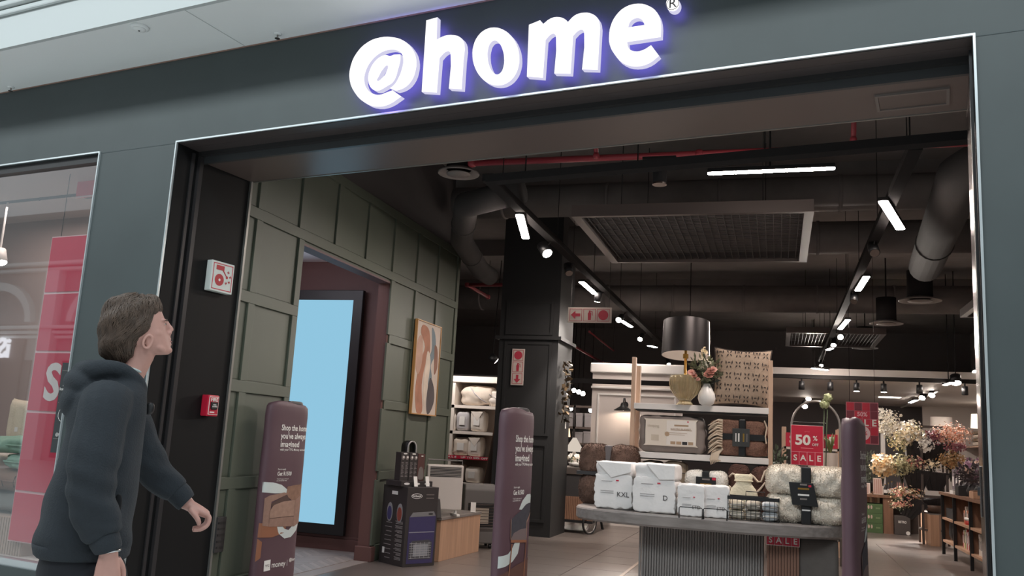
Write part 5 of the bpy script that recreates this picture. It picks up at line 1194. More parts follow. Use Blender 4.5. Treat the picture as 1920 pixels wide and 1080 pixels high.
tpack(1150, 955, .31, .30, zat(1150,866,7.15), 'tall white sheet pack marked KXL at the left end of the table', 'KXL', seed=1, flap='L', rz=math.radians(-3))
tpack(1228, 963, .335, .34, zat(1228,870,7.0), 'tall white sheet pack marked D on the table', 'D', seed=4, flap='R', rz=math.radians(-4))
for k, (px, lb) in enumerate(((1295, 'left small white pillowcase pack marked STD'), (1341, 'right small white pillowcase pack marked STD'))):
    t = tpack(px, 969+k*3, .205, .16, zat(px,908+k*3,7.0), lb, 'STD', seed=10+k, small=True)
    p = atZ(px, 972+k*3, TZ); r = thing('wire_stand', ('left','right')[k]+' black wire stand in front of the pillowcase packs', 'stand', (p[0], p[1]-.012, TZ))
    MB().tube([(-.085,0,.004),(-.085,0,.072),(-.078,0,.08),(.078,0,.08),(.085,0,.072),(.085,0,.004)], .004, 6).build('wire', m_black, r, True); MB().box(-.088,-.08,-.01,.06,0,.005).build('foot', m_black, r); MB().box(.08,.088,-.01,.06,0,.005).build('foot', m_black, r)
# wire basket with folded cloths, hot water bottle
p = atZ(1412, 978, TZ); wb = thing('wire_basket', 'black wire mesh basket on the table', 'basket', (p[0], p[1]+.1, TZ)); bw2, bd2, bh2 = .185, .09, .165
xs_ = np.linspace(-bw2, bw2, 12); zs2 = np.linspace(.004, bh2-.02, 6)
wm = None
for k, x in enumerate(xs_):
    o = MB().tube([(x,bd2,bh2),(x,bd2*.95,.003),(x,-bd2*.95,.003),(x,-bd2,bh2)], .0022, 5).build('wire', m_black, wb)
for z in zs2[:-1]: MB().tube([(-bw2,-bd2,z),(bw2,-bd2,z),(bw2,bd2,z),(-bw2,bd2,z),(-bw2,-bd2,z)], .0022, 5, False).build('wire_hoop', m_black, wb)
for a, b in (((-bw2,-bd2),(bw2,-bd2)),((bw2,-bd2),(bw2,bd2)),((bw2,bd2),(-bw2,bd2)),((-bw2,bd2),(-bw2,-bd2))): MB().obox(((a[0]+b[0])/2,(a[1]+b[1])/2,bh2), ((b[0]-a[0])/2+.004,(b[1]-a[1])/2+.004,0), (-(b[1]-a[1])*.01,(b[0]-a[0])*.01,0), (0,0,.013)).build('rim', m_black, wb)
for s in (-1,): MB().tube([(-.06+.0,bd2,bh2),(-.06,bd2,bh2+.045),(.08,bd2,bh2+.045),(.08,bd2,bh2)], .004, 6).build('handle', m_black, wb)
mcl = [mat('cloth_a', (206,196,178), .9, var=.1, scale=20), mat('cloth_b', (176,168,156), .9, var=.1, scale=20), mat('cloth_c', (190,194,198), .9, var=.1, scale=20)]
for k, (x, z, c, lb) in enumerate(((-.12,.04,0,'cream folded cloth low left in the wire basket'), (0,.04,1,'taupe folded cloth low middle in the wire basket'), (.12,.04,2,'pale grey folded cloth low right in the wire basket'), (-.12,.11,0,'cream folded cloth upper left in the wire basket'), (0,.11,1,'beige folded cloth upper middle in the wire basket'), (.12,.11,2,'white folded cloth upper right in the wire basket'))):
    t = thing('folded_cloth', lb, 'cloth', (p[0]+x, p[1]+.1, TZ+z-.033)); MB().soft((0,0,.034), .112, .15, .066, 4, 7, .006, 9, k).build('cloth', mcl[c], t, True); MB().tube([(-.05,-.074,.034),(.05,-.074,.034)], .004, 5).build('fold_edge', m_lin, t)
p = atY(1394, 930, 7.3); hw = thing('hot_water_bottle', 'cream covered hot water bottle standing behind the wire basket', 'bottle', (p[0], 7.30, TZ))
prof = [(0,.09,.0),(.0,.108,.02),(0,.115,.10),(0,.112,.17),(0,.095,.22),(0,.07,.25),(0,.058,.27),(0,.066,.285),(0,.07,.32),(0,.06,.335)]
MB().loft([[(r*math.cos(a), .035*(1 if z < .2 else .9)*math.sin(a), z) for a in [2*math.pi*i/28 for i in range(28)]] for _, r, z in prof]).build('cover', mat('knit_cream', (222,210,184), .9, bump=.3, bscale=60), hw, True)
MB().tube([(.068*math.cos(a), .036*math.sin(a), .284) for a in np.linspace(0, 2*math.pi, 20)], .006, 6, False).build('neck_fold', mat('knit_cream', (222,210,184), .9, bump=.3, bscale=60), hw, True); MB().box(.015, .065, -.041, -.034, .06, .13).build('care_label', m_pap, hw); MB().box(.02, .06, -.0425, -.04, .10, .104).build('label_line', m_grey, hw)
# brown fur rolls at the back left, cream fur bundle at the right
m_bfur = mat('fur_brown', (104,80,69), .95, var=.12, scale=18, bump=.3, bscale=90); m_cfur = mat('fur_cream', (230,220,206), .95, var=.12, scale=22, bump=.4, bscale=90)
def furry(px, y, w, h, d, label, m, seed, rows, cols, fl_len=.012):
    p = SX(px, 900, y); t = thing('fur_blanket', label, 'blanket', (p[0], y, TZ)); hh = h/rows
    for r in range(rows):
        for c in range(cols):
            W_ = w/cols*1.04; x = -w/2+w*(c+.5)/cols
            mb_ = MB().soft((x, 0, hh*(r+.5)), W_, d, hh*1.06, 3.4, 14, .012, 9, seed+r*5+c); mb_.build('roll', m, t, True, sub=1); stuff(fuzz(mb_, 5200, fl_len, .0035, seed+r*5+c).build('pile', m, t))
    return t
t = furry(1143, 7.70, .50, .50, .3, 'brown fur blanket roll stack at the left end of the table', m_bfur, 3, 2, 2, .008)
MB().box(-.02,.03,-.15,.15,.24,.27).build('band', m_inkd, t); MB().box(-.265,.265,-.14,.14,.245,.275).build('band', m_inkd, t); MB().box(-.03,.03,-.12,.12,.36,.50).build('ribbon', mat('ribbon_grey', (104,96,96), .6), t, bev=.01)
pc = SX(1509, 920, 7.45)
t = furry(1510, 7.30, .56, .415, .42, 'big cream fur blanket bundle with black band at the right end of the table', m_cfur, 12, 2, 2)
MB().box(-.035, .035, -.2265, .2, .0, .42).build('band', m_black, t, bev=.008)
tg = MB().prism([(-.10,.14),(-.125,.305),(.05,.305),(.085,.135)], -.245, -.228).build('swing_card', m_black, t, bev=.002)
for z, w_, m_ in ((.285,.025,m_grey), (.255,.04,m_gold), (.21,.04,m_ink), (.18,.025,m_grey)): MB().box(-.02-w_, -.02+w_, -.247, -.244, z, z+.012).build('card_text', m_, tg)
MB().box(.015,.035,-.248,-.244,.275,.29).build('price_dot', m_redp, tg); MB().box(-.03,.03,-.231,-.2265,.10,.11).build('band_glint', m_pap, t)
pb = SX(1570, 900, 7.8); t = thing('fur_blanket', 'second cream fur blanket behind the big cream bundle', 'blanket', (pb[0]-.05, 7.80, TZ))
for r in range(2): mb_ = MB().soft((0,0,.11+.2*r), .34, .26, .22, 3.2, 14, .008, 6, 40+r); mb_.build('roll', m_cfur, t, True, sub=1); stuff(fuzz(mb_, 4500, .012, .0035, 60+r).build('pile', m_cfur, t))
# sale poster on the table
p = atY(1513.5, 834, 7.98); W2 = .128; z0 = atY(1513, 871, 7.98)[2]-.005; z1 = atY(1513, 798, 7.98)[2]
sp = thing('sale_poster', 'red 50% OFF SALE card poster standing behind the cream fur blanket', 'poster', (p[0], 8.03, TZ)); z0 -= TZ; z1 -= TZ; hz = z1-z0
MB().box(-W2, W2, -.008, 0, z0, z1).build('board', m_redp, sp); MB().box(-W2-.004, W2+.004, 0, .006, z0-.004, z1+.004).build('holder', m_pap, sp); MB().tube([(0,.01,0),(0,.01,z0+.05)], .008, 8).build('stem', m_black, sp); MB().cyl((0,.01,0), .06, 0, .008, 20).build('foot', m_black, sp)
zc2 = z0+hz*.62
text('figure', '50', .115, m_ink, sp, upright(-.035, -.0095, zc2), bold=.035, fit=.125); text('percent', '%', .055, m_ink, sp, upright(.066, -.0095, zc2+.02), bold=.012); text('off', 'OFF', .03, m_ink, sp, upright(.066, -.0095, zc2-.033), bold=.02)
text('up_to', 'UP TO', .014, mat('poster_pink', (220,130,140), .6), sp, upright(0, -.0095, zc2+.075)); MB().box(-.05,.05,-.0095,-.008,zc2-.067,zc2-.061).build('small_line', mat('poster_pink', (220,130,140), .6), sp)
tz = z0+hz*.17; MB().box(-W2, W2, -.0095, -.008, z0+hz*.325, z0+hz*.333).build('rule', mat('poster_pale', (232,180,190), .6), sp)
for k, c in enumerate('SALE'):
    text('letter', c, .068, m_ink, sp, upright(-W2+(k+.5)*W2/2, -.0095, tz), bold=.025)
    if k: MB().box(-W2+k*W2/2-.0015, -W2+k*W2/2+.0015, -.0095, -.008, z0, z0+hz*.325).build('rule', mat('poster_pale', (232,180,190), .6), sp)
# ================================================================ middle distance right of the table
RY = 13.0
def R3(px, py, y=RY): return atY(px, py, y)
xA, xB = R3(1470,830)[0], R3(1574,830)[0]
sr = thing('wood_shelf_unit', 'wood post shelf unit with white shelves behind the sale poster', 'shelf', (xA, RY, 0)); SWd = xB-xA
lv = [R3(1500,y_)[2] for y_ in (838, 880)]+[.62, .25]
for x in (0, SWd):
    for y in (0, .34): MB().box(x-.03, x+.03, y-.02, y+.02, 0, R3(1470,800)[2]).build('post', m_wood, sr)
for z in lv: MB().box(0, SWd, -.02, .36, z-.035, z).build('shelf_board', m_shelf, sr)
ss = thing('sale_letter_sign', 'row of red SALE tiles on the top of the wood post shelf', 'sign', (xA+.02, RY-.03, lv[0])); tw_ = (SWd-.04)/4; th_ = R3(1500,812)[2]-lv[0]
for k, c in enumerate('SALE'):
    MB().box(k*tw_+.004, (k+1)*tw_-.004, 0, .008, 0, th_).build('tile', m_redp, ss); text('letter', c, .15, m_ink, ss, upright((k+.5)*tw_, -.003, th_/2), bold=.03)
random.seed(41)
cols = [(70,62,62), (196,186,178), (110,84,72), (210,200,190), (60,92,92), (150,120,100)]
for k, (u, z, w, h, c, lb) in enumerate(((.18,lv[1],.12,.22,0,'dark jar left on the lower white shelf'), (.34,lv[1],.1,.16,1,'pale jar second on the lower white shelf'), (.5,lv[1],.1,.2,2,'brown jar third on the lower white shelf'), (.62,lv[1],.09,.17,0,'dark jar fourth on the lower white shelf'))):
    t = thing('jar', lb, 'jar', (xA+u, RY+.1, z)); MB().lathe([(w*.4,0),(w*.5,.03),(w*.48,h*.7),(w*.3,h*.82)], 16).build('body', mat('jar_%d' % c, cols[c], .35), t, True); MB().cyl((0,0,0), w*.33, h*.82, h, 14).build('lid', m_inkd if c else m_grey, t)
t = thing('teal_carton', 'white and teal carton on the lower white shelf', 'carton', (xB-.13, RY+.1, lv[1])); MB().box(-.1,.1,-.1,.1,0,.2).build('box', m_pap, t); MB().box(-.102,.102,-.102,.102,.14,.2).build('teal_top', mat('teal', (70,140,140), .5), t)
for k in range(4): MB().box(-.08+k*.045,-.055+k*.045,-.103,-.1,.02,.11).build('picture', m_grey if k % 2 else m_inkd, t)
p = R3(1455, 850, 12.2); t = thing('potted_plant', 'leafy green plant in a pale pot just right of the ladder shelf', 'plant', (p[0], 12.2, 0))
MB().lathe([(.12,0),(.14,.5),(.16,.95),(.14,.95)], 20).build('pot', mat('pot_pale', (190,180,170), .6), t, True); foliage(t, (0,0,1.2), (.17,.15,.2), 160, mat('leaf_mid', (96,106,88), .6), .07, 51, (0,0,.9))
# arched metal frame and alliums
AY = 12.0; xa, xb = atY(1484,800,AY)[0], atY(1575,800,AY)[0]; zt_ = atY(1528,752,AY)[2]; ra = (xb-xa)/2; xc = (xa+xb)/2
af = thing('arch_frame', 'thin silver arched frame rising behind the sale poster', 'frame', (xc, AY, 0))
zs_ = atY(1484,798,AY)[2]
MB().tube([(-ra,0,0),(-ra,0,zs_)]+[(-ra*math.cos(a), 0, zs_+(zt_-zs_)*math.sin(a)) for a in np.linspace(.1, math.pi-.1, 17)]+[(ra,0,zs_),(ra,0,0)], .014, 8).build('arch', mat('arch_silver', (170,164,160), .35, metal=.6), af, True)
MB().box(-ra, ra, -.012, .012, 1.0, 1.02).build('crossbar', m_black, af); MB().box(-.02-ra*.0, .0-ra*.0+.0, -.012, .012, 0, 1.0).build('middle_post', m_black, af)
bf = thing('display_rack', 'slim black display frame inside the silver arch', 'frame', (atY(1517,830,12.4)[0], 12.4, 0)); hw_ = (atY(1549,830,12.4)[0]-atY(1485,830,12.4)[0])/2; zt2 = atY(1517,792,12.4)[2]
MB().tube([(-hw_,0,0),(-hw_,0,zt2),(hw_,0,zt2),(hw_,0,0)], .012, 6).build('frame', m_black, bf)
for k, (px, py, lb) in enumerate(((1552,746,'upper pale green allium ball flower above the sale poster'), (1546,758,'lower pale green allium ball flower above the sale poster'))):
    p = atY(px, py, 11.6); t = thing('allium', lb, 'flower', (p[0], 11.6, 1.02-.0 if 0 else 0)); R = .062
    MB().tube([(-.03,.02,1.0),(-.02,.01,(1.0+p[2])/2),(0,0,p[2])], .007, 6).build('stem', m_leaf, t, True); MB().lathe([(.05,0),(.06,.9),(.05,1.02)], 14, (-.03,.02,0)).build('tall_vase', m_pale, t, True)
    random.seed(60+k); q = MB()
    for j in range(160):
        d = Vector((random.gauss(0,1), random.gauss(0,1), random.gauss(0,1))).normalized(); c = Vector((0,0,p[2]))+d*R*random.uniform(.75,1); s = d.orthogonal().normalized()*.012; w = d.cross(s)
        q.add([c-s, c+w, c+s, c-w], [(0,1,2,3)])
    stuff(q.build('florets', mat('allium_green', (206,212,170), .7), t)); MB().soft((0,0,p[2]), R*1.5, R*1.5, R*1.5, 2, 6).build('head_core', mat('allium_core', (180,190,140), .8), t, True)
t = thing('grass_plant', 'strappy green leaves in a pot beside the alliums', 'plant', (atY(1556,795,11.8)[0], 11.8, 0)); MB().lathe([(.07,0),(.09,1.38),(.08,1.38)], 16).build('tall_pot', mat('pot_taupe', (150,136,126), .6), t, True)
for k in range(7):
    a = k*.9; q = MB(); q.tube([(0,0,1.36),(.04*math.cos(a),.04*math.sin(a),1.52),(.10*math.cos(a)-.04,.1*math.sin(a),1.62-.02*(k%3))], [.012,.012,.002], 5); q.build('leaf', mat('leaf_lime', (120,128,78), .6), t, True)
# hanging chequered poster
p0_, p1_ = atY(1587,754,14), atY(1647,833,14); hp = thing('hanging_poster', 'hanging red chequered SALE poster above the right gate cover', 'poster', ((p0_[0]+p1_[0])/2, 14, (p0_[2]+p1_[2])/2)); W3 = (p1_[0]-p0_[0])/2; H3 = (p0_[2]-p1_[2])/2
MB().box(-W3-.008, W3+.008, 0, .01, -H3-.008, H3+.008).build('backing', mat('poster_rose', (190,120,132), .6), hp)
for r in range(5):
    for c in range(4):
        dk = (r, c) in ((0,1),(0,3),(1,3),(1,0),(4,3),(2,0)); w_, h_ = W3*2/4, H3*2/5
        MB().box(-W3+c*w_+.004, -W3+(c+1)*w_-.004, -.006, 0, H3-(r+1)*h_+.004, H3-r*h_-.004).build('tile', m_redd if dk else m_redp, hp)
for k, c in enumerate('SALE'): text('letter', c, .13, m_ink, hp, upright(-W3+(k+.5)*W3/2, -.008, 0), bold=.03)
text('figure', '50%', .085, mat('poster_pale', (232,180,190), .6), hp, upright(0, -.008, H3*.42), bold=.03); MB().prism(ell(0, -H3*.5, H3*.36, H3*.36), -.009, 0).build('white_disc', mat('poster_pale2', (226,200,204), .6), hp); text('disc_figure', '50%', .08, m_redp, hp, upright(0, -.011, -H3*.5), bold=.02)
for s in (-1, 1): MB().tube([(s*W3*.8,.005,H3),(s*W3*.8,.005,4.7-hp.location.z)], .003, 5).build('wire', m_track, hp)
# low counter with cartons
KY = 18.0; kx = lambda px, py=960: atY(px, py, KY)[0]
kz = atY(1650, 928, KY)[2]
lc = thing('low_counter', 'long low wood counter below the flower display', 'counter', (kx(1608), KY, 0)); KW = kx(1730)-kx(1608)
MB().box(-.1, KW, -.02, .6, kz-.05, kz).build('top', m_brown, lc, bev=.004); MB().box(kx(1656)-kx(1608)+.0, kx(1675)-kx(1608), .0, .55, 0, kz-.05).build('panel', m_brown, lc); MB().box(-.1, KW, .55, .6, 0, kz-.05).build('back', mat('counter_dark', (70,58,52), .6), lc)
for k in range(3):
    t = thing('green_carton', ('bottom','middle','top')[k]+' green carton of the stack of three under the counter', 'carton', (kx(1622), KY-.02, k*.175), 0, 'stacked green cartons'); w_ = kx(1656)-kx(1622)-.01
    MB().box(0, w_, 0, .5, 0, .173).build('box', mat('carton_green', (78,104,66), .6), t, bev=.004)
    for x in (.05, .1): MB().prism(ell(x+.01, .11, .016, .035, 12), -.004, 0).build('picture', mat('pict_pale', (206,180,170), .6), t)
    MB().box(w_*.6, w_*.85, -.003, 0, .08, .11).build('print', mat('pict_green', (120,140,100), .6), t)
t = thing('black_carton', 'black carton with white print at the foot of the counter', 'carton', (kx(1676), KY-.05, 0)); w_ = kx(1706)-kx(1676)
MB().box(0, w_, 0, .45, 0, .34).build('box', mat('carton_dark', (78,72,70), .5), t, bev=.005); text('print', 'BISTRO', .06, m_ink, t, upright(w_*.5, -.003, .23), bold=.02, fit=w_*.5); MB().prism(ell(w_*.84,.04,.035,.035,14), -.004, 0).build('round_mark', m_ink, t)
t = thing('book_pile', 'small upright row of brown books in the counter', 'books', (kx(1640), KY+.1, .54)); 
for k in range(5): MB().box(-.12+k*.045, -.08+k*.045, 0, .15, 0, .14+.03*(k % 3)).build('book', mat('book_b%d' % (k % 3), ((150,112,88),(186,160,136),(120,90,76))[k % 3], .6), t)
def bottle(px, py, y, z, r, h, c, label, name='bottle', kind=0):
    p = atY(px, py, y); t = thing(name, label, 'bottle' if not kind else 'box', (p[0], y, z))
    if not kind:
        MB().lathe([(r,0),(r,h*.6),(r*.4,h*.78),(r*.38,h*.95)], 14).build('body', mat('gls_%d_%d_%d' % c, c, .3), t, True); MB().cyl((0,0,0), r*.45, h*.93, h, 12).build('cap', m_gold, t); MB().cyl((0,0,0), r*1.02, h*.2, h*.5, 14).build('label', m_pap, t)
    else:
        MB().box(-r, r, -r*.6, r*.6, 0, h).build('body', mat('gls_%d_%d_%d' % c, c, .5), t, bev=.004)
        for k in range(4): MB().box(-r*.8+k*r*.42, -r*.62+k*r*.42, -r*.6-.003, -r*.6, h*.06, h*.94).build('stripe', mat('stripe_rose', (176,130,120), .6), t)
    return t
bottle(1646, 908, KY+.15, kz, .085, .30, (206,186,174), 'pale pink striped box on the low counter', 'gift_box', 1)
bottle(1625, 912, KY+.15, kz, .06, .2, (222,212,204), 'white printed packet at the left of the low counter', 'packet', 1)
bottle(1688, 908, KY+.15, kz, .08, .26, (70,64,64), 'black dotted box on the low counter', 'gift_box', 1)
for k, (px, lb) in enumerate(((1660,'dark bottle just right of the pink striped box'), (1666,'second dark bottle on the low counter'), (1672,'third dark bottle on the low counter'), (1679,'dark bottle beside the black dotted box'), (1700,'pale topped bottle at the right of the black dotted box'))): bottle(px, 915, KY+.12+.05*(k % 2), kz, .032, .2+.03*(k % 3), ((52,50,52),(80,74,74),(60,54,54))[k % 3], lb)
p = atY(1630, 870, KY+.3); t = thing('potted_plant', 'bushy green plant on the low counter behind the right gate cover', 'plant', (p[0], KY+.32, kz))
MB().lathe([(.09,0),(.12,.2),(.13,.22),(.11,.22)], 20).build('pot', m_inkd, t, True); foliage(t, (0,0,.48), (.26,.18,.30), 520, mat('leaf_blue', (116,124,108), .6), .055, 52, (0,0,.2))
# flower stands: frame with black cone planters
FY = 16.3; fx = lambda px, py=880: atY(px, py, FY)[0]; fz = lambda py, px=1740: atY(px, py, FY)[2]
fs = thing('flower_stand', 'tall dark metal frame holding black cone planters', 'stand', (fx(1752), FY, 0)); fw_ = (fx(1775)-fx(1728))/2
m_fr = mat('stand_metal', (92,84,80), .4, metal=.4)
for x in (-fw_, fw_):
    for y in (0, .4): MB().box(x-.018, x+.018, y-.018, y+.018, 0, fz(798)).build('post', m_fr, fs)
for z in (fz(798), fz(885), fz(930), .25):
    for y in (0, .4): MB().box(-fw_, fw_, y-.015, y+.015, z-.03, z).build('rail', m_fr, fs)
    for x in (-fw_, fw_): MB().box(x-.015, x+.015, 0, .4, z-.03, z).build('rail', m_fr, fs)
def cone(px, py, w, h, label, tilt=0., y=FY+.15):
    p = atY(px, py, y); t = thing('cone_planter', label, 'planter', (p[0], y, p[2]), 0, 'black cone planters'); t.rotation_euler = (0, tilt, 0)
    q = MB(); q.loft([[(w*sx*k, d*sy*k, z) for sx, sy in ((-.5,-1),(.5,-1),(.5,1),(-.5,1))] for z, k, d in ((-h,.45,.12), (0,1,.18), (0,.92,.16), (-h*.9,.4,.1))]); q.build('bucket', mat('planter_black', (46,43,44), .45, var=.2, scale=6), t)
    for k in range(5): MB().tube([(-w*.5+w*.25*k,-.182,0),(-w*.2+w*.1*k,-.06,-h)], .006, 4).build('rib', m_dark, t)
    return t
cone(1742, 832, .58, .36, 'upper black cone planter on the flower stand'); cone(1752, 886, .46, .3, 'middle black cone planter on the flower stand'); cone(1716, 882, .44, .38, 'black cone planter left of the stand at mid height'); cone(1720, 828, .4, .36, 'upper black cone planter on the left side', .25); cone(1717, 935, .42, .34, 'lowest black cone planter, tilted', .45); cone(1745, 935, .3, .26, 'small lowest black cone planter under the stand', -.2)
def bunch(px, py, R, n, mats, size, label, seed, fol=None, y=FY, drop=.35):
    p = atY(px, py, y); t = thing('flower_bunch', label, 'flowers', tuple(p), 0)
    if fol: foliage(t, (0,.05,-.03), (R[0]*.95,R[1]*.9,R[2]*.95), 220, fol, min(size*.8, .045), seed+1)
    bouquet(t, (0,-.03,0), (R[0]*.9,R[1],R[2]*.9), min(10, n//3), mats, size*.62, seed)
    spray(t, (0,-.02,0), R, n*9, mats, size*.36, seed+3)
    for k in range(5): MB().tube([((k-2)*.03,.05,-.02),((k-2)*.012,.08,-drop*.5),(0,.1,-drop)], .008, 5).build('stem', m_leafd, t)
    return t
m_bl = mat('petal_blush', (224,196,180), .7); m_iv = mat('petal_ivory', (226,216,196), .7)
bunch(1665, 795, (.24,.15,.26), 70, [m_wfl, m_iv], .05, 'airy white blossom branches at the top left of the flower display', 70, None)
bunch(1652, 775, (.08,.05,.1), 10, [m_wfl], .04, 'tip sprays of white blossom at the top left of the display', 71)
bunch(1705, 810, (.24,.15,.2), 26, [m_iv, m_cfl, m_wfl], .09, 'cream roses at the top of the flower display', 72, mat('leaf_olive', (112,112,78), .6))
bunch(1734, 833, (.14,.1,.14), 14, [m_wfl], .08, 'white blossoms trailing over the upper planter', 73)
bunch(1690, 825, (.22,.12,.16), 16, [m_dry, m_cfl], .06, 'olive green sprays below the cream roses', 74, m_dry)
bunch(1785, 815, (.34,.15,.2), 80, [m_tan, m_bl, mat('petal_coral', (200,140,118), .7)], .045, 'tan and blush berry branches at the right of the stand', 75)
bunch(1792, 838, (.2,.1,.08), 18, [m_mau], .06, 'mauve pink feathery flowers below the blush branches', 76)
bunch(1752, 818, (.18,.1,.12), 20, [m_mau, m_redd], .045, 'dark red flowers behind the upper planter', 77, m_leafd)
bunch(1656, 872, (.22,.15,.2), 24, [m_cfl, mat('petal_peach', (226,190,140), .7)], .10, 'peach cream hydrangeas in the middle left of the display', 78)
bunch(1692, 872, (.22,.15,.18), 40, [m_dry, mat('dried_sage', (160,154,122), .7)], .06, 'dried olive grasses in the middle of the display', 79, m_dry)
bunch(1718, 868, (.16,.1,.12), 22, [m_mau, m_pfl, m_cfl], .05, 'dusty pink flowers beside the middle planter', 80, m_leaf)
bunch(1748, 872, (.16,.1,.1), 10, [m_cfl], .045, 'green sprig with a few pale flowers in the middle planter', 81, m_leafd)
bunch(1784, 863, (.24,.14,.16), 60, [m_yel, mat('dried_rust', (168,124,80), .7)], .045, 'golden dried flowers at the right of the stand', 82, m_yel)
bunch(1700, 925, (.3,.1,.12), 30, [m_yel, m_cfl, m_pfl], .05, 'mixed yellow and peach flowers low in the display', 83, m_leaf, drop=.2)
bunch(1690, 945, (.2,.1,.08), 16, [m_pfl, m_cfl], .045, 'small pink flowers at the bottom of the display', 84, m_leaf, drop=.15)
pp = thing('white_pillar', 'slim white pillar at the left of the flower display', 'pillar', (atY(1656,880,18.9)[0], 18.9, 0)); MB().box(-.04, .04, -.04, .04, 0, fz(800)).build('shaft', m_white, pp); MB().box(-.08,.08,-.08,.08,0,.06).build('foot', m_white, pp)
# hexagonal wood pedestal
a, b, c = atZ(1723,1014,0), atZ(1746,1024,0), atZ(1762,1025,0); hz_ = atY(1735, 962, (a[1]+b[1])/2)[2]
pts = [a[:2], b[:2], c[:2], (c[0]+.15, c[1]+.5), (a[0]+.3, a[1]+.3)]
pd = thing('wood_pedestal', 'faceted pale wood pedestal beside the bookshelf', 'pedestal', (0,0,0)); MB().loft([[(p[0], p[1], z) for p in pts] for z in (0, hz_)]).build('body', m_oak, pd); MB().loft([[(p[0], p[1], z) for p in pts] for z in (hz_, hz_+.015)]).build('top', m_grey, pd)
t = thing('dark_bowl', 'low dark bowl on the wood pedestal', 'bowl', (b[0]+.12, b[1]+.3, hz_+.015)); MB().lathe([(.08,0),(.15,.05),(.17,.13),(.15,.13)], 20).build('bowl', mat('bowl_brown', (84,64,52), .5), t, True); MB().lathe([(.13,.10),(.05,.12)], 16).build('filling', m_brown, t, True)
# ================================================================ right bookshelf facing the aisle
Ys = [14.81, 13.88, 12.78, 11.75, 10.8]; BX = 2.36; bz = atY(1765, 922, 14.81)[2]
bk_ = thing('bookshelf', 'low black framed wood bookshelf along the right aisle', 'bookshelf', (BX, 0, 0))
MB().box(-.03, .42, Ys[-1]-.1, Ys[0]+.1, bz-.04, bz).build('top', m_brown, bk_)
for y in Ys:
    for x in (0, .38): MB().box(x-.02, x+.02, y-.02, y+.02, 0, bz-.04).build('leg', m_black, bk_)
    MB().box(.01, .4, y+.022, y+.045, .22, bz-.04).build('side_panel', m_brown, bk_)
for k in range(len(Ys)-1):
    for z in (.22, .22+(bz-.26)*.5): MB().box(-.01, .4, Ys[k+1]+.02, Ys[k]-.02, z-.03, z).build('shelf_board', m_oak, bk_)
    MB().box(.39, .4, Ys[k+1], Ys[k], .2, bz).build('back_panel', m_brown, bk_)
random.seed(91); bcol = [(176,60,54), (214,206,196), (196,168,72), (120,140,110), (226,214,200), (186,110,84), (206,130,90), (230,226,220), (90,100,120)]; midz = .22+(bz-.26)*.5
def books(y0, y1, z, hmin, hmax, where, cols_):
    y = y1; k = 0
    while y > y0:
        w = random.uniform(.035,.06); h = random.uniform(hmin, hmax); c = cols_[k % len(cols_)]
        t = thing('book', 'book number %s from the far end %s' % (('one','two','three','four','five','six','seven','eight','nine','ten','eleven','twelve','thirteen','fourteen','fifteen','sixteen','seventeen','eighteen')[min(k,17)], where), 'book', (BX+.05, y-w, z), 0, 'books in the bookshelf'); 
        m_ = mat('bk_%d_%d_%d' % c, c, .6); MB().box(0, .2, 0, w, 0, h).build('cover', m_, t); MB().box(.01, .195, .004, w-.004, h-.004, h+.001).build('pages', m_pap, t); MB().box(-.001, 0, w*.25, w*.75, h*.3, h*.8).build('spine_title', m_ink if sum(c) < 420 else m_inkd, t); y -= w+.004; k += 1
books(13.1, 13.5, midz, .16, .24, 'on the upper middle bay', [bcol[i] for i in (5,6,4,1)]); books(12.95, 13.62, .22, .2, .27, 'on the lower middle bay', [bcol[i] for i in (0,4,2,3,1,0,7)])
books(11.9, 12.6, .22, .18, .26, 'on the lower right bay', [bcol[i] for i in (7,4,1,7,4)])
t = thing('red_box', 'red and white round tin lying on the lower middle books', 'tin', (BX+.15, 13.25, .50)); MB().cyl((0,0,0), .13, 0, .12, 24).build('tin', mat('tin_red', (176,52,44), .4), t, True); MB().cyl((0,0,0), .135, .10, .135, 24).build('lid', m_pap, t, True)
for k, (y, z, h, lb) in enumerate(((14.55,.22,.34,'dark cloth bag at the far end of the lower shelf'), (14.25,.22,.36,'second dark cloth bag on the lower far bay'))):
    t = thing('dark_bag', lb, 'bag', (BX+.18, y, z)); MB().soft((0,0,h/2), .26, .24, h, 3.5, 8, .02, 6, k).build('bag', m_inkd, t, True); MB().tube([(0,-.08,h*.95),(0,-.04,h+.06),(0,.04,h+.06),(0,.08,h*.95)], .008, 6).build('handle', m_black, t)
t = thing('white_jar', 'white jar beside the dark bags', 'jar', (BX+.12, 14.03, .22)); MB().lathe([(.05,0),(.06,.02),(.06,.2),(.05,.24)], 16).build('body', m_pap, t, True); MB().cyl((0,0,0),.05,.24,.27,16).build('lid', m_grey, t)
t = thing('dark_crate', 'dark wire crate of bottles in the upper far bay', 'crate', (BX+.18, 14.4, midz)); MB().box(-.15,.15,-.3,.3,0,.14).build('crate', m_inkd, t)
for k in range(4): MB().cyl((0,-.2+k*.13,0), .04, .14, .22, 12).build('bottle_top', m_dark, t)
t = thing('blue_folder', 'pale blue folder leaning in the right bay', 'folder', (BX+.05, 12.25, midz)); MB().box(0,.22,-.12,.12,0,.26).build('cover', mat('folder_blue', (150,172,190), .5), t); MB().box(-.002,0,-.08,.08,.08,.2).build('label', m_pap, t)
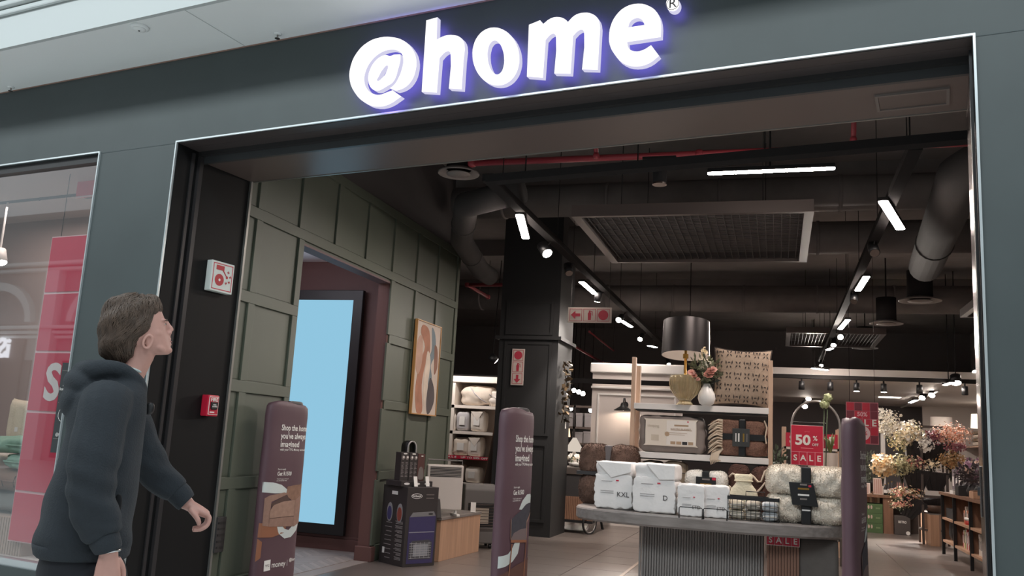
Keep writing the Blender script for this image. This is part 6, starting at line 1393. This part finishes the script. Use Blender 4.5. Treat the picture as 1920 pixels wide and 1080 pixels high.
# on top of the bookshelf
for k, (y, h, c, kind, lb) in enumerate(((14.6,.34,(128,118,124),0,'tall grey purple box at the far end of the bookshelf top'), (14.35,.38,(96,88,94),0,'dark grey purple box on the bookshelf top'), (14.1,.36,(176,166,160),0,'pale grey box on the bookshelf top'))):
    t = thing('tall_box', lb, 'box', (BX+.2, y, bz)); MB().box(-.08,.08,-.09,.09,0,h).build('body', mat('gls_%d_%d_%d' % c, c, .5), t, bev=.004); MB().box(-.082,-.08,-.05,.05,h*.3,h*.7).build('label', m_pap, t)
random.seed(95)
for k, (y, lb) in enumerate(((13.75,'dark spiky ornament with a mauve stem on the bookshelf top'), (13.3,'dark ornament in the middle of the bookshelf top'), (12.85,'dark ornament with pale petals on the bookshelf top'), (12.4,'dark ornament at the right of the bookshelf top'))):
    t = thing('dried_ornament', lb, 'ornament', (BX+.15, y, bz)); MB().lathe([(.07,0),(.1,.08),(.06,.16)], 14).build('pot', m_inkd, t, True); foliage(t, (0,0,.29), (.18,.2,.18), 150, mat('ornament_dark', (78,70,74), .5), .06, 96+k, (0,0,.14)); bouquet(t, (0,0,.38), (.12,.14,.16), 12, [mat('ornament_mauve', (158,118,140), .6), m_bl], .045, 99+k)
for k, (y, h, lb) in enumerate(((13.95,.05,'small pale dish on the bookshelf top'), (13.55,.12,'dark low box stack on the bookshelf top'), (12.6,.09,'pale wood tray on the bookshelf top'))):
    t = thing('shelf_dish', lb, 'dish', (BX+.03, y, bz)); MB().box(-.05,.1,-.12,.12,0,h).build('body', (m_pap, m_inkd, m_oak)[k], t, bev=.006); MB().box(-.04,.09,-.1,.1,h,h+.012).build('rim', (m_grey, m_dark, m_brown)[k], t)
# things on the right wall
p = atY(1765, 800, 18.6); t = thing('drum_lamp', 'white drum shade lamp behind the stand', 'lamp', (p[0], 18.6, 0)); MB().lathe([(.2,p[2]-.18),(.19,p[2]+.18)], 24).build('shade', mat('shade_white', (230,220,210), .7), t, True); MB().cyl((0,0,0), .015, 0, p[2]-.15, 8).build('pole', m_gold, t); MB().cyl((0,0,0), .14, 0, .03, 20).build('base', m_gold, t)
p = atX(1822, 795, XR-.25); p[1] = min(p[1], 22.5); t = thing('lit_shade', 'bright lit shade on the right wall', 'lamp', (XR, p[1], p[2])); MB().lathe([(.28,-.16),(.26,.16)], 24, (-.3,0,0)).build('shade', emit('lit_shade', (255,236,214), 1.5), t, True); MB().tube([(0,0,0),(-.3,0,0)], .02, 8).build('arm', m_gold, t)
p = atX(1825, 833, XR-.3); sw = thing('wall_shelf', 'wall shelf with folded beige stacks on the right wall', 'shelf', (XR, p[1], p[2]-.05)); MB().box(-.4,0,-1.2,1.2,-.03,0).build('board', m_wood, sw); MB().box(-.4,0,-1.2,-1.17,-.3,-.03).build('bracket', m_wood, sw)
for k in range(4): MB().soft((-.2,-.6,.05+k*.085), .34, .8, .08, 6, 6, .006, 5, k).build('folded_textile', (m_cream, m_bk)[k % 2], sw, True)
p = atX(1823, 828, XR-.05); t = thing('framed_notice', 'framed text notice on the right wall under the shelf', 'notice', (XR, p[1]-.2, p[2]-.35)); MB().box(-.02,0,-.35,.35,-.22,.22).build('frame', m_white, t)
for k in range(3): MB().box(-.023,-.02,-.25,.25,.1-k*.12,.14-k*.12).build('text_line', m_grey, t)
st('wall_return', MB().box(atY(1730,790,24.6)[0], XR, 24.6, 24.7, 0, ZB), mat('return_white', (212,204,198), .6))
# ================================================================ left display window
m_gl = glassmat('shop_glass', (235,240,242), 1.55, .20, (238,238,238))
gl = struct(MB().add([(UWL,.053,ZW0),(UWR,.053,ZW0),(UWR,.053,ZO),(UWL,.053,ZO)],[(0,1,2,3)]).build('window_1', m_gl)); gl.matrix_world = FMAT
fst('trim_14', MB().box(UWL, UWR, .02, .09, ZO-.06, ZO-.0), m_dark); fst('trim_15', MB().box(UWL, UWR, .02, .09, ZW0, ZW0+.05), m_trim)
fst('floor_window', MB().box(UWL-.3, -.76, .1, 1.44, .10, .22), m_white); fst('ceiling_window', MB().box(UWL-.3, -.76, .1, 1.44, 3.3, 3.4), mat('window_ceiling', (176,160,154), .7)); fst('wall_window_side', MB().box(-.77, -.76, .1, 1.44, 0, 3.4), mat('window_side', (188,170,164), .7)); fst('wall_window_far', MB().box(UWL-.35, UWL-.3, .1, 1.44, 0, 3.4), m_white)
wt = thing('window_track', 'dark track across the ceiling of the display window', 'track', M=FMAT @ Matrix.Translation((-2.6, .8, atF(90, 368, .8)[1]-.02))); MB().box(-2, 1.75, -.03, .03, 0, .05).build('rail', m_track, wt); MB().box(-.9,-.75,-.04,.04,-.03,0).build('adapter', m_dark, wt); MB().box(.6,.75,-.04,.04,-.03,0).build('adapter', m_dark, wt)
for x in (-1.8, 0, 1.6): MB().tube([(x,0,.05),(x,0,3.3-atF(90, 368, .8)[1])], .006, 6).build('hanger', m_track, wt)
u_, z_ = atF(2, 492, .8); ws_ = thing('window_spot', 'lit white spot inside the display window at the left edge', 'spotlight', M=FMAT @ Matrix.Translation((u_, .8, z_))); MB().tube([(0,0,0),(-.05,0,.12)], .055, 16).build('barrel', m_white, ws_, True); MB().tube([(.003,0,-.006),(0,0,0)], .05, 16).build('lens', m_spot, ws_); MB().tube([(-.04,0,.1),(-.04,0,max(.15, atF(90, 368, .8)[1]-z_))], .01, 6).build('stem', m_white, ws_)
wl_ = bpy.data.lights.new('window_beam', 'AREA'); wl_.shape = 'RECTANGLE'; wl_.size = 2.5; wl_.size_y = .3; wl_.energy = 24; wl_.color = (1,.86,.8); wo_ = bpy.data.objects.new('window_beam', wl_); COL.objects.link(wo_); wo_.location = tuple(FP(-2.4, .9, 3.25))
rv_ = thing('red_reflection_panel', 'red panel standing in for a reflection at the top of the display window', 'panel', M=FMAT @ Matrix.Translation((-1.25, .5, atF(150, 345, .5)[1]))); MB().box(-.45,.45,0,.02,-.12,.10).build('board', mat('banner_red', (214,52,84), .5), rv_); MB().box(-.45,.45,-.003,0,-.125,-.11).build('edge', mat('banner_line', (236,206,208), .6), rv_)  # solid red board put in for the red reflection in the glass
# sale banner
wb_ = .30
def wq(px, py, w=wb_): return atF(px, py, w)
uL = (wq(97,443)[0]+wq(62,700)[0])/2; zT = wq(130,442)[1]; bnw = min(.72, -.80-uL)
rows_z = [zT, wq(120,549)[1], wq(100,660)[1], wq(85,773)[1], wq(85,773)[1]-.62, wq(85,773)[1]-1.0]
bn_ = thing('sale_banner', 'tall red SALE banner hanging inside the display window', 'banner', M=FMAT @ Matrix.Translation((uL, wb_, 0)))
MB().box(0, bnw, 0, .012, rows_z[-1], zT).build('backing', mat('banner_line', (236,206,208), .6), bn_)
for k in range(5): MB().box(.014, bnw-.014, -.008, 0, rows_z[k+1]+.01, rows_z[k]-.01).build('field', mat('banner_red', (214,52,84), .5), bn_)
us_, zs3 = wq(100,720); text('letter', 'S', .40, m_ink, bn_, upright(us_-uL-.0, -.010, zs3), bold=.03); text('letter', 'A', .40, m_ink, bn_, upright(us_-uL+.33, -.010, zs3), bold=.03)
for x in (.1, bnw-.1): MB().tube([(x,.006,zT),(x,.006,3.3)], .003, 5).build('wire', m_track, bn_)
# info sticker on the glass
c4 = [atF(px, py, .045) for px, py in ((119,680),(132,682),(92,848),(105,850))]
i0 = (c4[0][0]+c4[2][0])/2; zA, zBt = c4[0][1], c4[2][1]
st_ = thing('glass_sticker', 'dark information sticker on the glass at the window edge', 'sticker', M=FMAT @ Matrix.Translation((i0, .047, 0)))
MB().box(0, .16, 0, .002, zBt, zA).build('film', mat('sticker_dark', (52,56,58), .5), st_); hgt = zA-zBt
text('lettering', 'Do you\nneed a\nhome loan?', .032, m_ink, st_, upright(.08, -.001, zA-hgt*.25), ext=.0004); text('lettering', '@home', .03, m_ink, st_, upright(.08, -.001, zBt+hgt*.2), ext=.0004)
MB().tube([(.08+.05*math.cos(a), -.001, zBt+hgt*.42+.05*math.sin(a)) for a in np.linspace(0, 2*math.pi, 21)], .0018, 4, False).build('round_mark', m_ink, st_)
for z in (zA-.06, zBt+hgt*.55, zBt+.1): MB().box(.01,.15,-.0008,0,z,z+.003).build('rule', m_grey, st_)
# plinth and cushions in the window
wz = .75; u0, zt3 = atF(60, 955, wz)
wp = thing('ribbed_plinth', 'beige ribbed plinth under the cushion stack in the window', 'plinth', M=FMAT @ Matrix.Translation((-2.15, wz, .22))); ph = max(.25, zt3-.22-.02)
MB().box(-.9, .62, -.4, .4, 0, ph).build('core', mat('plinth_beige', (186,164,150), .7), wp)
rb = None
for k in range(50):
    if rb is None: o = MB().box(-.01, .01, -.412, -.4, 0.0, ph).build('rib', mat('plinth_beige', (186,164,150), .7), wp); rb = o.data
    else: o = bpy.data.objects.new('rib', rb); COL.objects.link(o); o.parent = wp
    o.location = (-.885+k*.0304, 0, 0)
m_cg = mat('velvet_sage', (150,186,166), .8, var=.08, scale=30, bump=.2, bscale=20); m_cb = mat('velvet_brown', (150,120,106), .8, var=.1, scale=12); m_cgr = mat('velvet_grey', (128,128,124), .8); m_cc = mat('boucle_cream', (222,208,186), .9, bump=.3, bscale=60)
zc3 = .22+ph
def flatcush(px, py, label, m, w, h, zz_, tuft=0, uoff=0., rz=0., d=.55):
    u_, _ = atF(px, py, wz); t = thing('floor_cushion', label, 'cushion', M=FMAT @ Matrix.Translation((u_+uoff, wz, zz_)) @ Matrix.Rotation(rz, 4, 'Z')); MB().soft((0,0,h/2), w, d, h, 3., 14, .012, 6, int(px)).build('cover', m, t, True)
    e = [(w/2*.99*math.copysign(abs(math.cos(a))**.66, math.cos(a)), d/2*.99*math.copysign(abs(math.sin(a))**.66, math.sin(a)), h/2) for a in np.linspace(0, 2*math.pi, 41)]; MB().tube(e, .008, 5, False).build('piping', m, t, True)
    for k in range(tuft): MB().tube([(-w*.38+k*w*.76/max(tuft-1,1),-d*.47,h*.72),(-w*.42+k*w*.84/max(tuft-1,1),-d*.5,h*.5),(-w*.38+k*w*.76/max(tuft-1,1),-d*.47,h*.26)], .006, 4).build('tuft_seam', m_inkd, t)
    return t
hs_ = [atF(60, y_, wz)[1] for y_ in (1008, 935, 868, 832, 795)]
zz0 = zc3
flatcush(55, 960, 'grey cushion at the bottom of the stack in the window', m_cgr, .85, .17, zz0); flatcush(65, 900, 'brown gridded cushion in the middle of the stack', m_cb, .85, .19, zz0+.165, 6, .03, .05)
flatcush(75, 850, 'lower sage green cushion of the stack', m_cg, .62, .13, zz0+.35, 0, .1); flatcush(70, 810, 'upper sage green cushion of the stack', m_cg, .72, .15, zz0+.475, 0, .02, .08); flatcush(10, 845, 'small white cushion at the left of the stack', m_lin, .3, .1, zz0+.35, 0, -.12)
u_, _ = atF(40, 770, wz+.15); t = thing('boucle_cushion', 'cream square cushion leaning at the back of the window', 'cushion', M=FMAT @ Matrix.Translation((u_, wz+.2, zz0+.55))); cushion(t, .4, .4, .14, m_cc); MB().box(-.02,.02,-.076,-.07,.1,.14).build('tag', m_pap, t)
# lettering of the shop across the mall, seen mirrored in the glass
def refl(px, py):
    q = atP(px, py, FP(0, .05, 0), FN); d = ray(px, py); d = d-2*(d@FN)*FN; k = (-12.95-((q-P0)@FN))/(d@FN); r = q+d*k-P0; return r@FU, r[2]
ua, za = refl(15, 655); MB().box(ua-8, ua+.75, -13, -12.9, 0, za+.75).build('fascia', mat('fascia_brown', (66,54,52), .6), ow)
text('lettering', 'iStore', .85, emit('istore_glow', (240,240,248), 3.0), ow, Matrix.Translation((ua+.33, -12.78, za)) @ Matrix.Rotation(math.pi, 4, 'Z') @ Matrix.Rotation(math.pi/2, 4, 'X'), bold=.02, ext=.03, align='LEFT')
# ================================================================ the passer-by in the dark hoodie
HD = np.array([.735, .678, 0.]); HD /= np.linalg.norm(HD); LD = np.array([-HD[1], HD[0], 0.])       # heading, his left
_q = ray(200, 840)/FPX*3.42+C0; PB = np.array([_q[0], _q[1], 0.])
def pp_(px, py, lat=0.):            # photo pixel -> his own frame (forward, left, up) at a given sideways offset
    q = atP(px, py, PB+LD*lat, LD)-PB; return np.array([q@HD, lat, q[2]])
PM = Matrix(((HD[0], LD[0], 0, PB[0]), (HD[1], LD[1], 0, PB[1]), (0, 0, 1, 0), (0, 0, 0, 1)))
def ring(b, f, lat, y0=0., n=28, ex=1., k=2.2):
    b, f = np.array(b), np.array(f); c = (b+f)/2; a = (f-b)/2; out = []
    for i in range(n):
        t = 2*math.pi*i/n; cs, sn = math.cos(t), math.sin(t)
        out.append(tuple(c+a*math.copysign(abs(cs)**(2/k), cs)+np.array([0, lat*math.copysign(abs(sn)**(2/k), sn), 0])))
    return out
def prow(rows, lat0=0., n=28, k=2.2): return [ring(pp_(b, y, lat0), pp_(f, y2 if (y2 := y) else y, lat0), l, lat0, n, k=k) for y, b, f, l in rows]
def chain(pts, n=16):               # (px, py, lateral, radius) tube
    return [pp_(x, y, l) for x, y, l, r in pts], [r for *_, r in pts]
def remesh(mb, name, m, parent, vox, it=3, noise_amp=0., nscale=6., fold=None):
    me = bpy.data.meshes.new(name); me.from_pydata(mb.v, [], mb.f); me.update()
    o = bpy.data.objects.new(name, me); COL.objects.link(o)
    r = o.modifiers.new('r', 'REMESH'); r.mode = 'VOXEL'; r.voxel_size = vox; r.use_smooth_shade = True
    s = o.modifiers.new('s', 'SMOOTH'); s.iterations = it; s.factor = .5
    dg = bpy.context.evaluated_depsgraph_get(); nm = bpy.data.meshes.new_from_object(o.evaluated_get(dg))
    bpy.data.objects.remove(o); bpy.data.meshes.remove(me); nm.name = name; nm.materials.clear(); nm.materials.append(m)
    nm.polygons.foreach_set('use_smooth', [True]*len(nm.polygons))
    if noise_amp or fold:
        ns = [v.normal.copy() for v in nm.vertices]
        for v, nn in zip(nm.vertices, ns):
            d = noise_amp*noise.noise(v.co*nscale) if noise_amp else 0
            if fold: d += fold(v.co)
            v.co += nn*d
    return link(name, nm, parent)
m_skin = mat('skin', (196,150,138), .5, var=.06, scale=20); m_hood = mat('hoodie_charcoal', (44,50,56), .92, var=.12, scale=10, bump=.25, bscale=160); m_trou = mat('trouser_black', (34,36,42), .9, var=.1, scale=8); m_hair = mat('hair_brown', (88,72,61), .5, var=.35, scale=60, stretch=(1,1,.35))
# ---- body: head, neck, trunk, arms, hands, legs in one skin
b = MB()
head_rows = [(560,238,280,.038),(566,222,292,.055),(574,210,299,.066),(584,204,303,.073),(596,199,308,.0765),(608,197,310.5,.077),(620,198,313,.0755),(632,201,316,.072),(642,208,318,.067),(651,220,319.5,.060),(659,242,320,.050),(665,268,316,.037)]
b.loft(prow(head_rows, 0, 32, 2.25))
def blob3(px, py, lat, rx, ry, rz, tilt=0.):
    c = pp_(px, py, lat); q = MB().soft((0,0,0), 2*rx, 2*ry, 2*rz, 2, 8); R = Matrix.Translation(tuple(c)) @ Matrix.Rotation(tilt, 4, 'Y')
    b.add([tuple(R @ Vector(v)) for v in q.v], q.f)
# nose, brow, lips, chin, cheeks, jaw
nb = [pp_(311,601), pp_(315,609), pp_(319.5,616), pp_(321.5,621.5)]; b.tube(nb, [.0075,.009,.0115,.0105], 10); blob3(318.5,624.5,.0105,.009,.008,.007); blob3(318.5,624.5,-.0105,.009,.008,.007)
for s in (-1, 1):
    blob3(306.5,600.5,.027*s,.012,.024,.007); blob3(289,624,.044*s,.032,.022,.026, .3); blob3(296,651,.036*s,.034,.020,.017, .45)
    blob3(305.5,608.5,.030*s,.0105,.0115,.0095)
blob3(316.5,636,0,.0095,.021,.0070); blob3(317.0,646,0,.0100,.019,.0072); blob3(314.5,641,0,.0125,.023,.010); blob3(316.5,657,0,.0145,.021,.0125); blob3(312,631,0,.014,.022,.010); blob3(316,628,0,.011,.012,.0065)
# ears
for s in (-1, 1):
    ce = pp_(277,641,.076*s); ee = []
    for i in range(15):
        a = 2*math.pi*i/14; ee.append(ce+np.array([.0165*math.cos(a)+.004*math.sin(a), .006*s*(1-.4*math.cos(a)), .027*math.sin(a)]))
    b.tube(ee, .0062, 8, False); blob3(279,642,.070*s,.014,.009,.022); blob3(277.5,653,.073*s,.008,.006,.008)
# neck and trunk (under the clothes)
b.loft([ring(pp_(232,648), pp_(292,660), .056), ring(pp_(229,668), pp_(288,674), .056), ring(pp_(226,686), pp_(279.5,690), .058), ring(pp_(218,703), pp_(270,709), .062), ring(pp_(200,722), pp_(264,728), .10), ring(pp_(168,742), pp_(262,742), .15), ring(pp_(150,800), pp_(258,800), .165), ring(pp_(145,880), pp_(248,880), .15), ring(pp_(130,960), pp_(238,960), .15), ring(pp_(112,1020), pp_(228,1020), .155), ring(pp_(105,1070), pp_(225,1070), .15)], True, True)
SHR = [(205,755,-.17,.055),(188,815,-.235,.052),(176,880,-.262,.046),(174,925,-.268,.043),(186,972,-.266,.038),(199,1015,-.262,.030),(205,1040,-.26,.030)]
SHL = [(222,760,.16,.055),(250,815,.235,.05),(280,870,.26,.043),(308,902,.255,.037),(338,930,.235,.030),(352,946,.225,.029)]
for S_ in (SHR, SHL):
    P, r = smoothpath(*chain(S_)); b.tube(P, r, 14)
# right hand, back of the hand to the viewer, fingers hanging
def finger(pts, r): P, rr = smoothpath([np.array(p) for p in pts], r, 3); b.tube(P, rr, 8)
hw_ = pp_(204,1038,-.26)
def hp(x, y, z): return hw_+np.array([x, y, z])
b.loft([[tuple(hp(cx+wx*math.cos(t), ty*math.sin(t), z)) for t in [2*math.pi*i/16 for i in range(16)]] for cx, wx, ty, z in ((0,.03,.023,.01), (.001,.036,.022,-.025), (.003,.043,.020,-.055), (.005,.046,.018,-.085), (.006,.043,.015,-.105))])
for i, (x, L, r) in enumerate(((.040,.078,.0095), (.017,.088,.0098), (-.006,.082,.0095), (-.028,.065,.0085))):
    bx = -.012*i*.0
    finger([hp(x*.92,0,-.085), hp(x,.002,-.11), hp(x+.004,.010,-.11-L*.42), hp(x+.006,.026,-.11-L*.78), hp(x+.002,.040,-.11-L*.95)], [r,r,r*.96,r*.88,r*.7])
finger([hp(.030,.016,-.02), hp(.050,.026,-.050), hp(.058,.032,-.085), hp(.054,.036,-.115)], [.014,.0125,.0115,.009])
# left hand, swung forward, fingers loosely curled
w0_ = pp_(350,945,.225); k0 = pp_(391,966,.21); ax_ = (k0-w0_); La = np.linalg.norm(ax_); ax_ /= La; up_ = np.array([-ax_[2], 0, ax_[0]]); sd = np.array([0., 1., 0.])
def lh(a, s, u): return w0_+ax_*a+sd*s+up_*u
b.loft([[tuple(lh(a, wy*math.cos(t), tu*math.sin(t))) for t in [2*math.pi*i/16 for i in range(16)]] for a, wy, tu in ((-.01,.027,.025), (.03,.036,.024), (.06,.043,.022), (.085,.044,.019), (.10,.04,.015))])
for s, L in ((.034,.062), (.012,.075), (-.011,.078), (-.033,.07)):
    finger([lh(.085,s*.92,0), lh(.105,s,-.004), lh(.115,s*1.02,-.035), lh(.10,s,-.035-L*.42), lh(.075,s*.95,-.04-L*.55)], [.0098,.0098,.0095,.009,.0072])
finger([lh(.02,-.028,-.012), lh(.045,-.045,-.022), lh(.07,-.047,-.036), lh(.085,-.04,-.052)], [.0135,.0125,.0115,.009])
# legs
hipz = pp_(160,1045)[2]; hs0 = pp_(160,1045)[0]
LEGR = [(hs0+.01,-.10,hipz-.02,.085),(hs0+.13,-.105,hipz-.22,.08),(hs0+.24,-.10,.52,.058),(hs0+.27,-.10,.30,.052),(hs0+.30,-.10,.09,.036)]
LEGL = [(hs0-.01,.10,hipz-.02,.085),(hs0-.09,.105,hipz-.22,.08),(hs0-.16,.10,.53,.058),(hs0-.33,.10,.34,.052),(hs0-.47,.10,.16,.036)]
for Lg in (LEGR, LEGL):
    P, r = smoothpath([np.array(p[:3]) for p in Lg], [p[3] for p in Lg]); b.tube(P, r, 14)
b.tube([(hs0+.28,-.1,.05),(hs0+.38,-.1,.04),(hs0+.47,-.1,.03)], [.04,.042,.028], 10); b.tube([(hs0-.49,.1,.13),(hs0-.43,.1,.06),(hs0-.36,.1,.03)], [.038,.042,.028], 10)
person = remesh(b, 'person', m_skin, None, .0042, 5); person.matrix_world = PM
tag(person, 'person in a dark hoodie walking past and looking up at the sign', 'person')
# ---- eyes, brows, lips
m_eye = mat('eye_white', (176,166,160), .4); m_iris = mat('eye_dark', (50,40,36), .3); m_lip = mat('lip', (170,112,108), .5)
for s in (-1, 1):
    c = pp_(307.7,608.5,.030*s); MB().soft(tuple(c), .0145, .016, .010, 2, 6).build('eye', m_eye, person, True); MB().soft(tuple(c+np.array([.0062,.0005*s,.0018])), .004, .008, .0078, 2, 5).build('iris', m_iris, person, True)
    e = [pp_(312.2,601.5,.014*s)+np.array([.003,0,0]), pp_(311.6,599.6,.03*s)+np.array([.002,0,0]), pp_(308,601,.046*s)+np.array([.002,0,0])]; MB().tube(e, [.003,.0035,.0018], 6).build('eyebrow', m_hair, person, True)
MB().tube([pp_(318,641,.018), pp_(320.3,640.6,.008), pp_(320.8,640.6,0), pp_(320.3,640.6,-.008), pp_(318,641,-.018)], [.0016,.0025,.003,.0025,.0016], 6).build('mouth_line', m_lip, person, True)
# ---- hair
hr = [(553.5,240,276,.026),(557,224,288,.05),(563,210,296,.067),(572,201,301,.079),(582,195,301.5,.0855),(594,191,297,.088),(606,189,291,.0885),(618,187.5,286,.0875),(630,187,277,.0855),(640,187,268,.083),(650,188,263,.078),(660,192,258,.070),(669,203,252,.058),(676,216,246,.044),(681,228,240,.02)]
def hair_pt(i, t, off=0.):
    i = max(0, min(len(hr)-1.001, i)); j = int(i); f = i-j; y, b_, fr, l = [hr[j][k]*(1-f)+hr[j+1][k]*f for k in range(4)]
    bb, ff = pp_(b_, y), pp_(fr, y); c = (bb+ff)/2; a = (ff-bb)/2; cs, sn = math.cos(t), math.sin(t); k = 2/2.3
    p = c+a*math.copysign(abs(cs)**k, cs)+np.array([0, l*math.copysign(abs(sn)**k, sn), 0]); nrm = p-pp_(245,612); nrm /= np.linalg.norm(nrm); return p+nrm*off
h = MB(); rgs = []
for i in np.linspace(0, len(hr)-1.002, 34): rgs.append([tuple(hair_pt(i, 2*math.pi*k/56, .010*noise.noise(Vector((i*.42, math.cos(2*math.pi*k/56)*2.2, math.sin(2*math.pi*k/56)*2.2)))-.001+.003*math.sin(i*1.4+6*math.sin(2*math.pi*k/56*3)))) for k in range(56)])
h.loft(rgs); random.seed(77)
for k in range(2400):
    t0 = random.uniform(.55, 2*math.pi-.55) if random.random() < .85 else random.uniform(-.6,.6); i0 = random.uniform(0, 10.5); L = random.uniform(2.0, 4.8); ph = random.uniform(0, 6.28); pts = []; fr = math.cos(t0)
    drift = random.uniform(-.08,.08)+(.10 if math.sin(t0) > 0 else -.10)
    for s in range(7):
        u = s/6; i = i0+L*u; t = t0+drift*u*1.6+.09*math.sin(ph*.25+u*7+i0*.9)
        if i > 5.5 and abs((t % (2*math.pi)) if (t % (2*math.pi)) < math.pi else 2*math.pi-(t % (2*math.pi))) < .75: break
        pts.append(hair_pt(i, t, .0015+.004*math.sin(u*math.pi)+.0015*random.random()+.010*noise.noise(Vector((i*.42, 2.2*math.cos(t), 2.2*math.sin(t))))+.004*math.sin(i*1.5+3*t)+(.008*u if i > 9 else 0)))
    if len(pts) > 3: h.tube(pts, list(np.linspace(.0021, .0008, len(pts))), 4)
h.build('hair', m_hair, person, True)
# ---- hoodie
g = MB()
g.loft(prow([(704,190,266,.10),(722,150,271,.155),(742,130,274,.195),(775,124,275,.212),(810,122,271,.212),(850,112,265,.208),(890,98,260,.206),(930,84,256,.205),(970,72,252,.206),(1000,64,248,.205),(1022,62,243,.196),(1036,66,238,.188)], 0, 36, 2.35))
def sl(S_, n=14): P, r = smoothpath(*chain(S_)); g.tube(P, r, n)
sl([(203,748,-.13,.092),(196,775,-.19,.095),(186,820,-.225,.093),(176,870,-.25,.089),(170,915,-.26,.085),(174,955,-.262,.080),(186,988,-.262,.070),(194,1006,-.262,.058)])
sl([(225,760,.12,.09),(245,800,.2,.09),(266,848,.235,.084),(288,880,.245,.074),(314,905,.242,.064),(332,922,.236,.054)])
# hood lying on the back and round the neck
for s in (-1, 1):
    P, r = smoothpath([pp_(266,738,.03*s), pp_(258,716,.075*s), pp_(236,697,.108*s), pp_(205,690,.118*s), pp_(175,694,.09*s), pp_(158,700,.0)], [.02,.026,.030,.036,.044,.05]); g.tube(P, r, 12)
def gb(px, py, lat, rx, ry, rz, tilt=0.):
    c = pp_(px, py, lat); q = MB().soft((0,0,0), 2*rx, 2*ry, 2*rz, 2, 10); R = Matrix.Translation(tuple(c)) @ Matrix.Rotation(tilt, 4, 'Y'); g.add([tuple(R @ Vector(v)) for v in q.v], q.f)
gb(155,722,0,.075,.135,.06,.5); gb(140,745,0,.05,.12,.075,.2)
elb = [Vector(pp_(172,920,-.26)), Vector(pp_(286,880,.245))]; cuf = Vector(pp_(188,990,-.262)); bel = Vector(pp_(160,1000,0))
def fold(co):
    d = 0.
    for e in elb:
        k = math.exp(-((co-e).length/.12)**2); d += .007*k*math.sin((co.z*70+co.x*25))
    d += .005*math.exp(-((co-cuf).length/.06)**2)*math.sin(co.z*150)
    k = math.exp(-((co.z-bel.z)/.10)**2); d += .006*k*math.sin(co.x*22+co.z*30+co.y*14)
    return d
hoo = remesh(g, 'hoodie', m_hood, person, .0075, 4, .010, 7., fold)
rb_ = MB().loft(prow([(1016,60,245,.199),(1022,59,246,.202),(1036,61,243,.198),(1041,66,239,.192),(1040,72,234,.18),(1020,72,234,.18)], 0, 40, 2.35)).build('waistband', m_hood, hoo, True)
P, r = smoothpath(*chain([(193,1002,-.262,.050),(196,1012,-.262,.053),(201,1024,-.262,.050),(203,1031,-.261,.046)])); MB().tube(P, r, 16).build('cuff', m_hood, hoo, True)
P, r = smoothpath(*chain([(330,920,.237,.050),(338,928,.234,.050),(346,938,.229,.046),(350,942,.227,.042)])); MB().tube(P, r, 16).build('cuff', m_hood, hoo, True)
0 and MB().tube([pp_(262,745,-.02)+np.array([.02,0,0]), pp_(270,775,-.015)+np.array([.02,0,0]), pp_(272,810,-.01)+np.array([.01,0,0])], .004, 6).build('zip', m_black, hoo)
seam = [pp_(215,724,-.165)+np.array([0,-.02,.0]), pp_(232,745,-.205)+np.array([.0,-.035,0]), pp_(236,785,-.235)+np.array([.0,-.03,0]), pp_(230,830,-.245)+np.array([0,-.02,0])]
pk = MB().soft(tuple(pp_(221,945,-.198)), .028, .03, .07, 2.4, 8).build('pocket_opening', mat('pocket_dark', (18,19,22), .95), hoo, True)
uc = [pp_(230+24*(1-math.cos(a))/2*1.6, 687+14*(1-math.cos(a))/2, 0)+np.array([0, .062*math.sin(a), 0]) for a in np.linspace(0, 2*math.pi, 25)]
MB().tube(uc, .006, 8, False).build('undershirt_collar', mat('tee_grey', (188,200,200), .85), person, True)
# ---- trousers and shoes
tr_ = MB(); tr_.loft(prow([(1018,78,228,.172),(1045,74,232,.178),(1075,66,240,.18),(1095,70,242,.17)], 0, 32, 2.3))
for Lg in (LEGR, LEGL):
    P, r = smoothpath([np.array(p[:3]) for p in Lg], [p[3]*k for p, k in zip(Lg, (1.22,1.22,1.38,1.42,1.75))]); tr_.tube(P, r, 16)
remesh(tr_, 'trousers', m_trou, person, .011, 3, .007, 8.)
def shoe(pts, r, name='shoe'): o = remesh(MB().tube(pts, r, 12), name, mat('shoe_black', (30,30,32), .6), person, .008, 2); return o
shoe([(hs0+.25,-.1,.055),(hs0+.36,-.1,.05),(hs0+.47,-.1,.042),(hs0+.53,-.1,.035)], [.05,.05,.046,.03]); shoe([(hs0-.53,.1,.16),(hs0-.47,.1,.09),(hs0-.40,.1,.052),(hs0-.34,.1,.04)], [.048,.05,.046,.03])
br = [pp_(204,1033,-.26)+np.array([.037*math.cos(a), .030*math.sin(a), .006*math.cos(a)]) for a in np.linspace(0, 2*math.pi, 25)]
MB().tube(br, .005, 6, False).build('bracelet', mat('silver', (220,220,220), .15, metal=1.), person, True)
p = pp_(283,766,-.03); mc = thing('clip_microphone', 'small fuzzy black microphone clipped to the hoodie front', 'microphone', M=PM @ Matrix.Translation(tuple(p+np.array([-.004,0,0]))))
MB().soft((0,0,0), .034, .032, .05, 2.2, 8, .004, 40, 3).build('windscreen', m_black, mc, True); MB().box(-.03,-.01,-.008,.008,-.03,.0).build('clip', m_dark, mc)
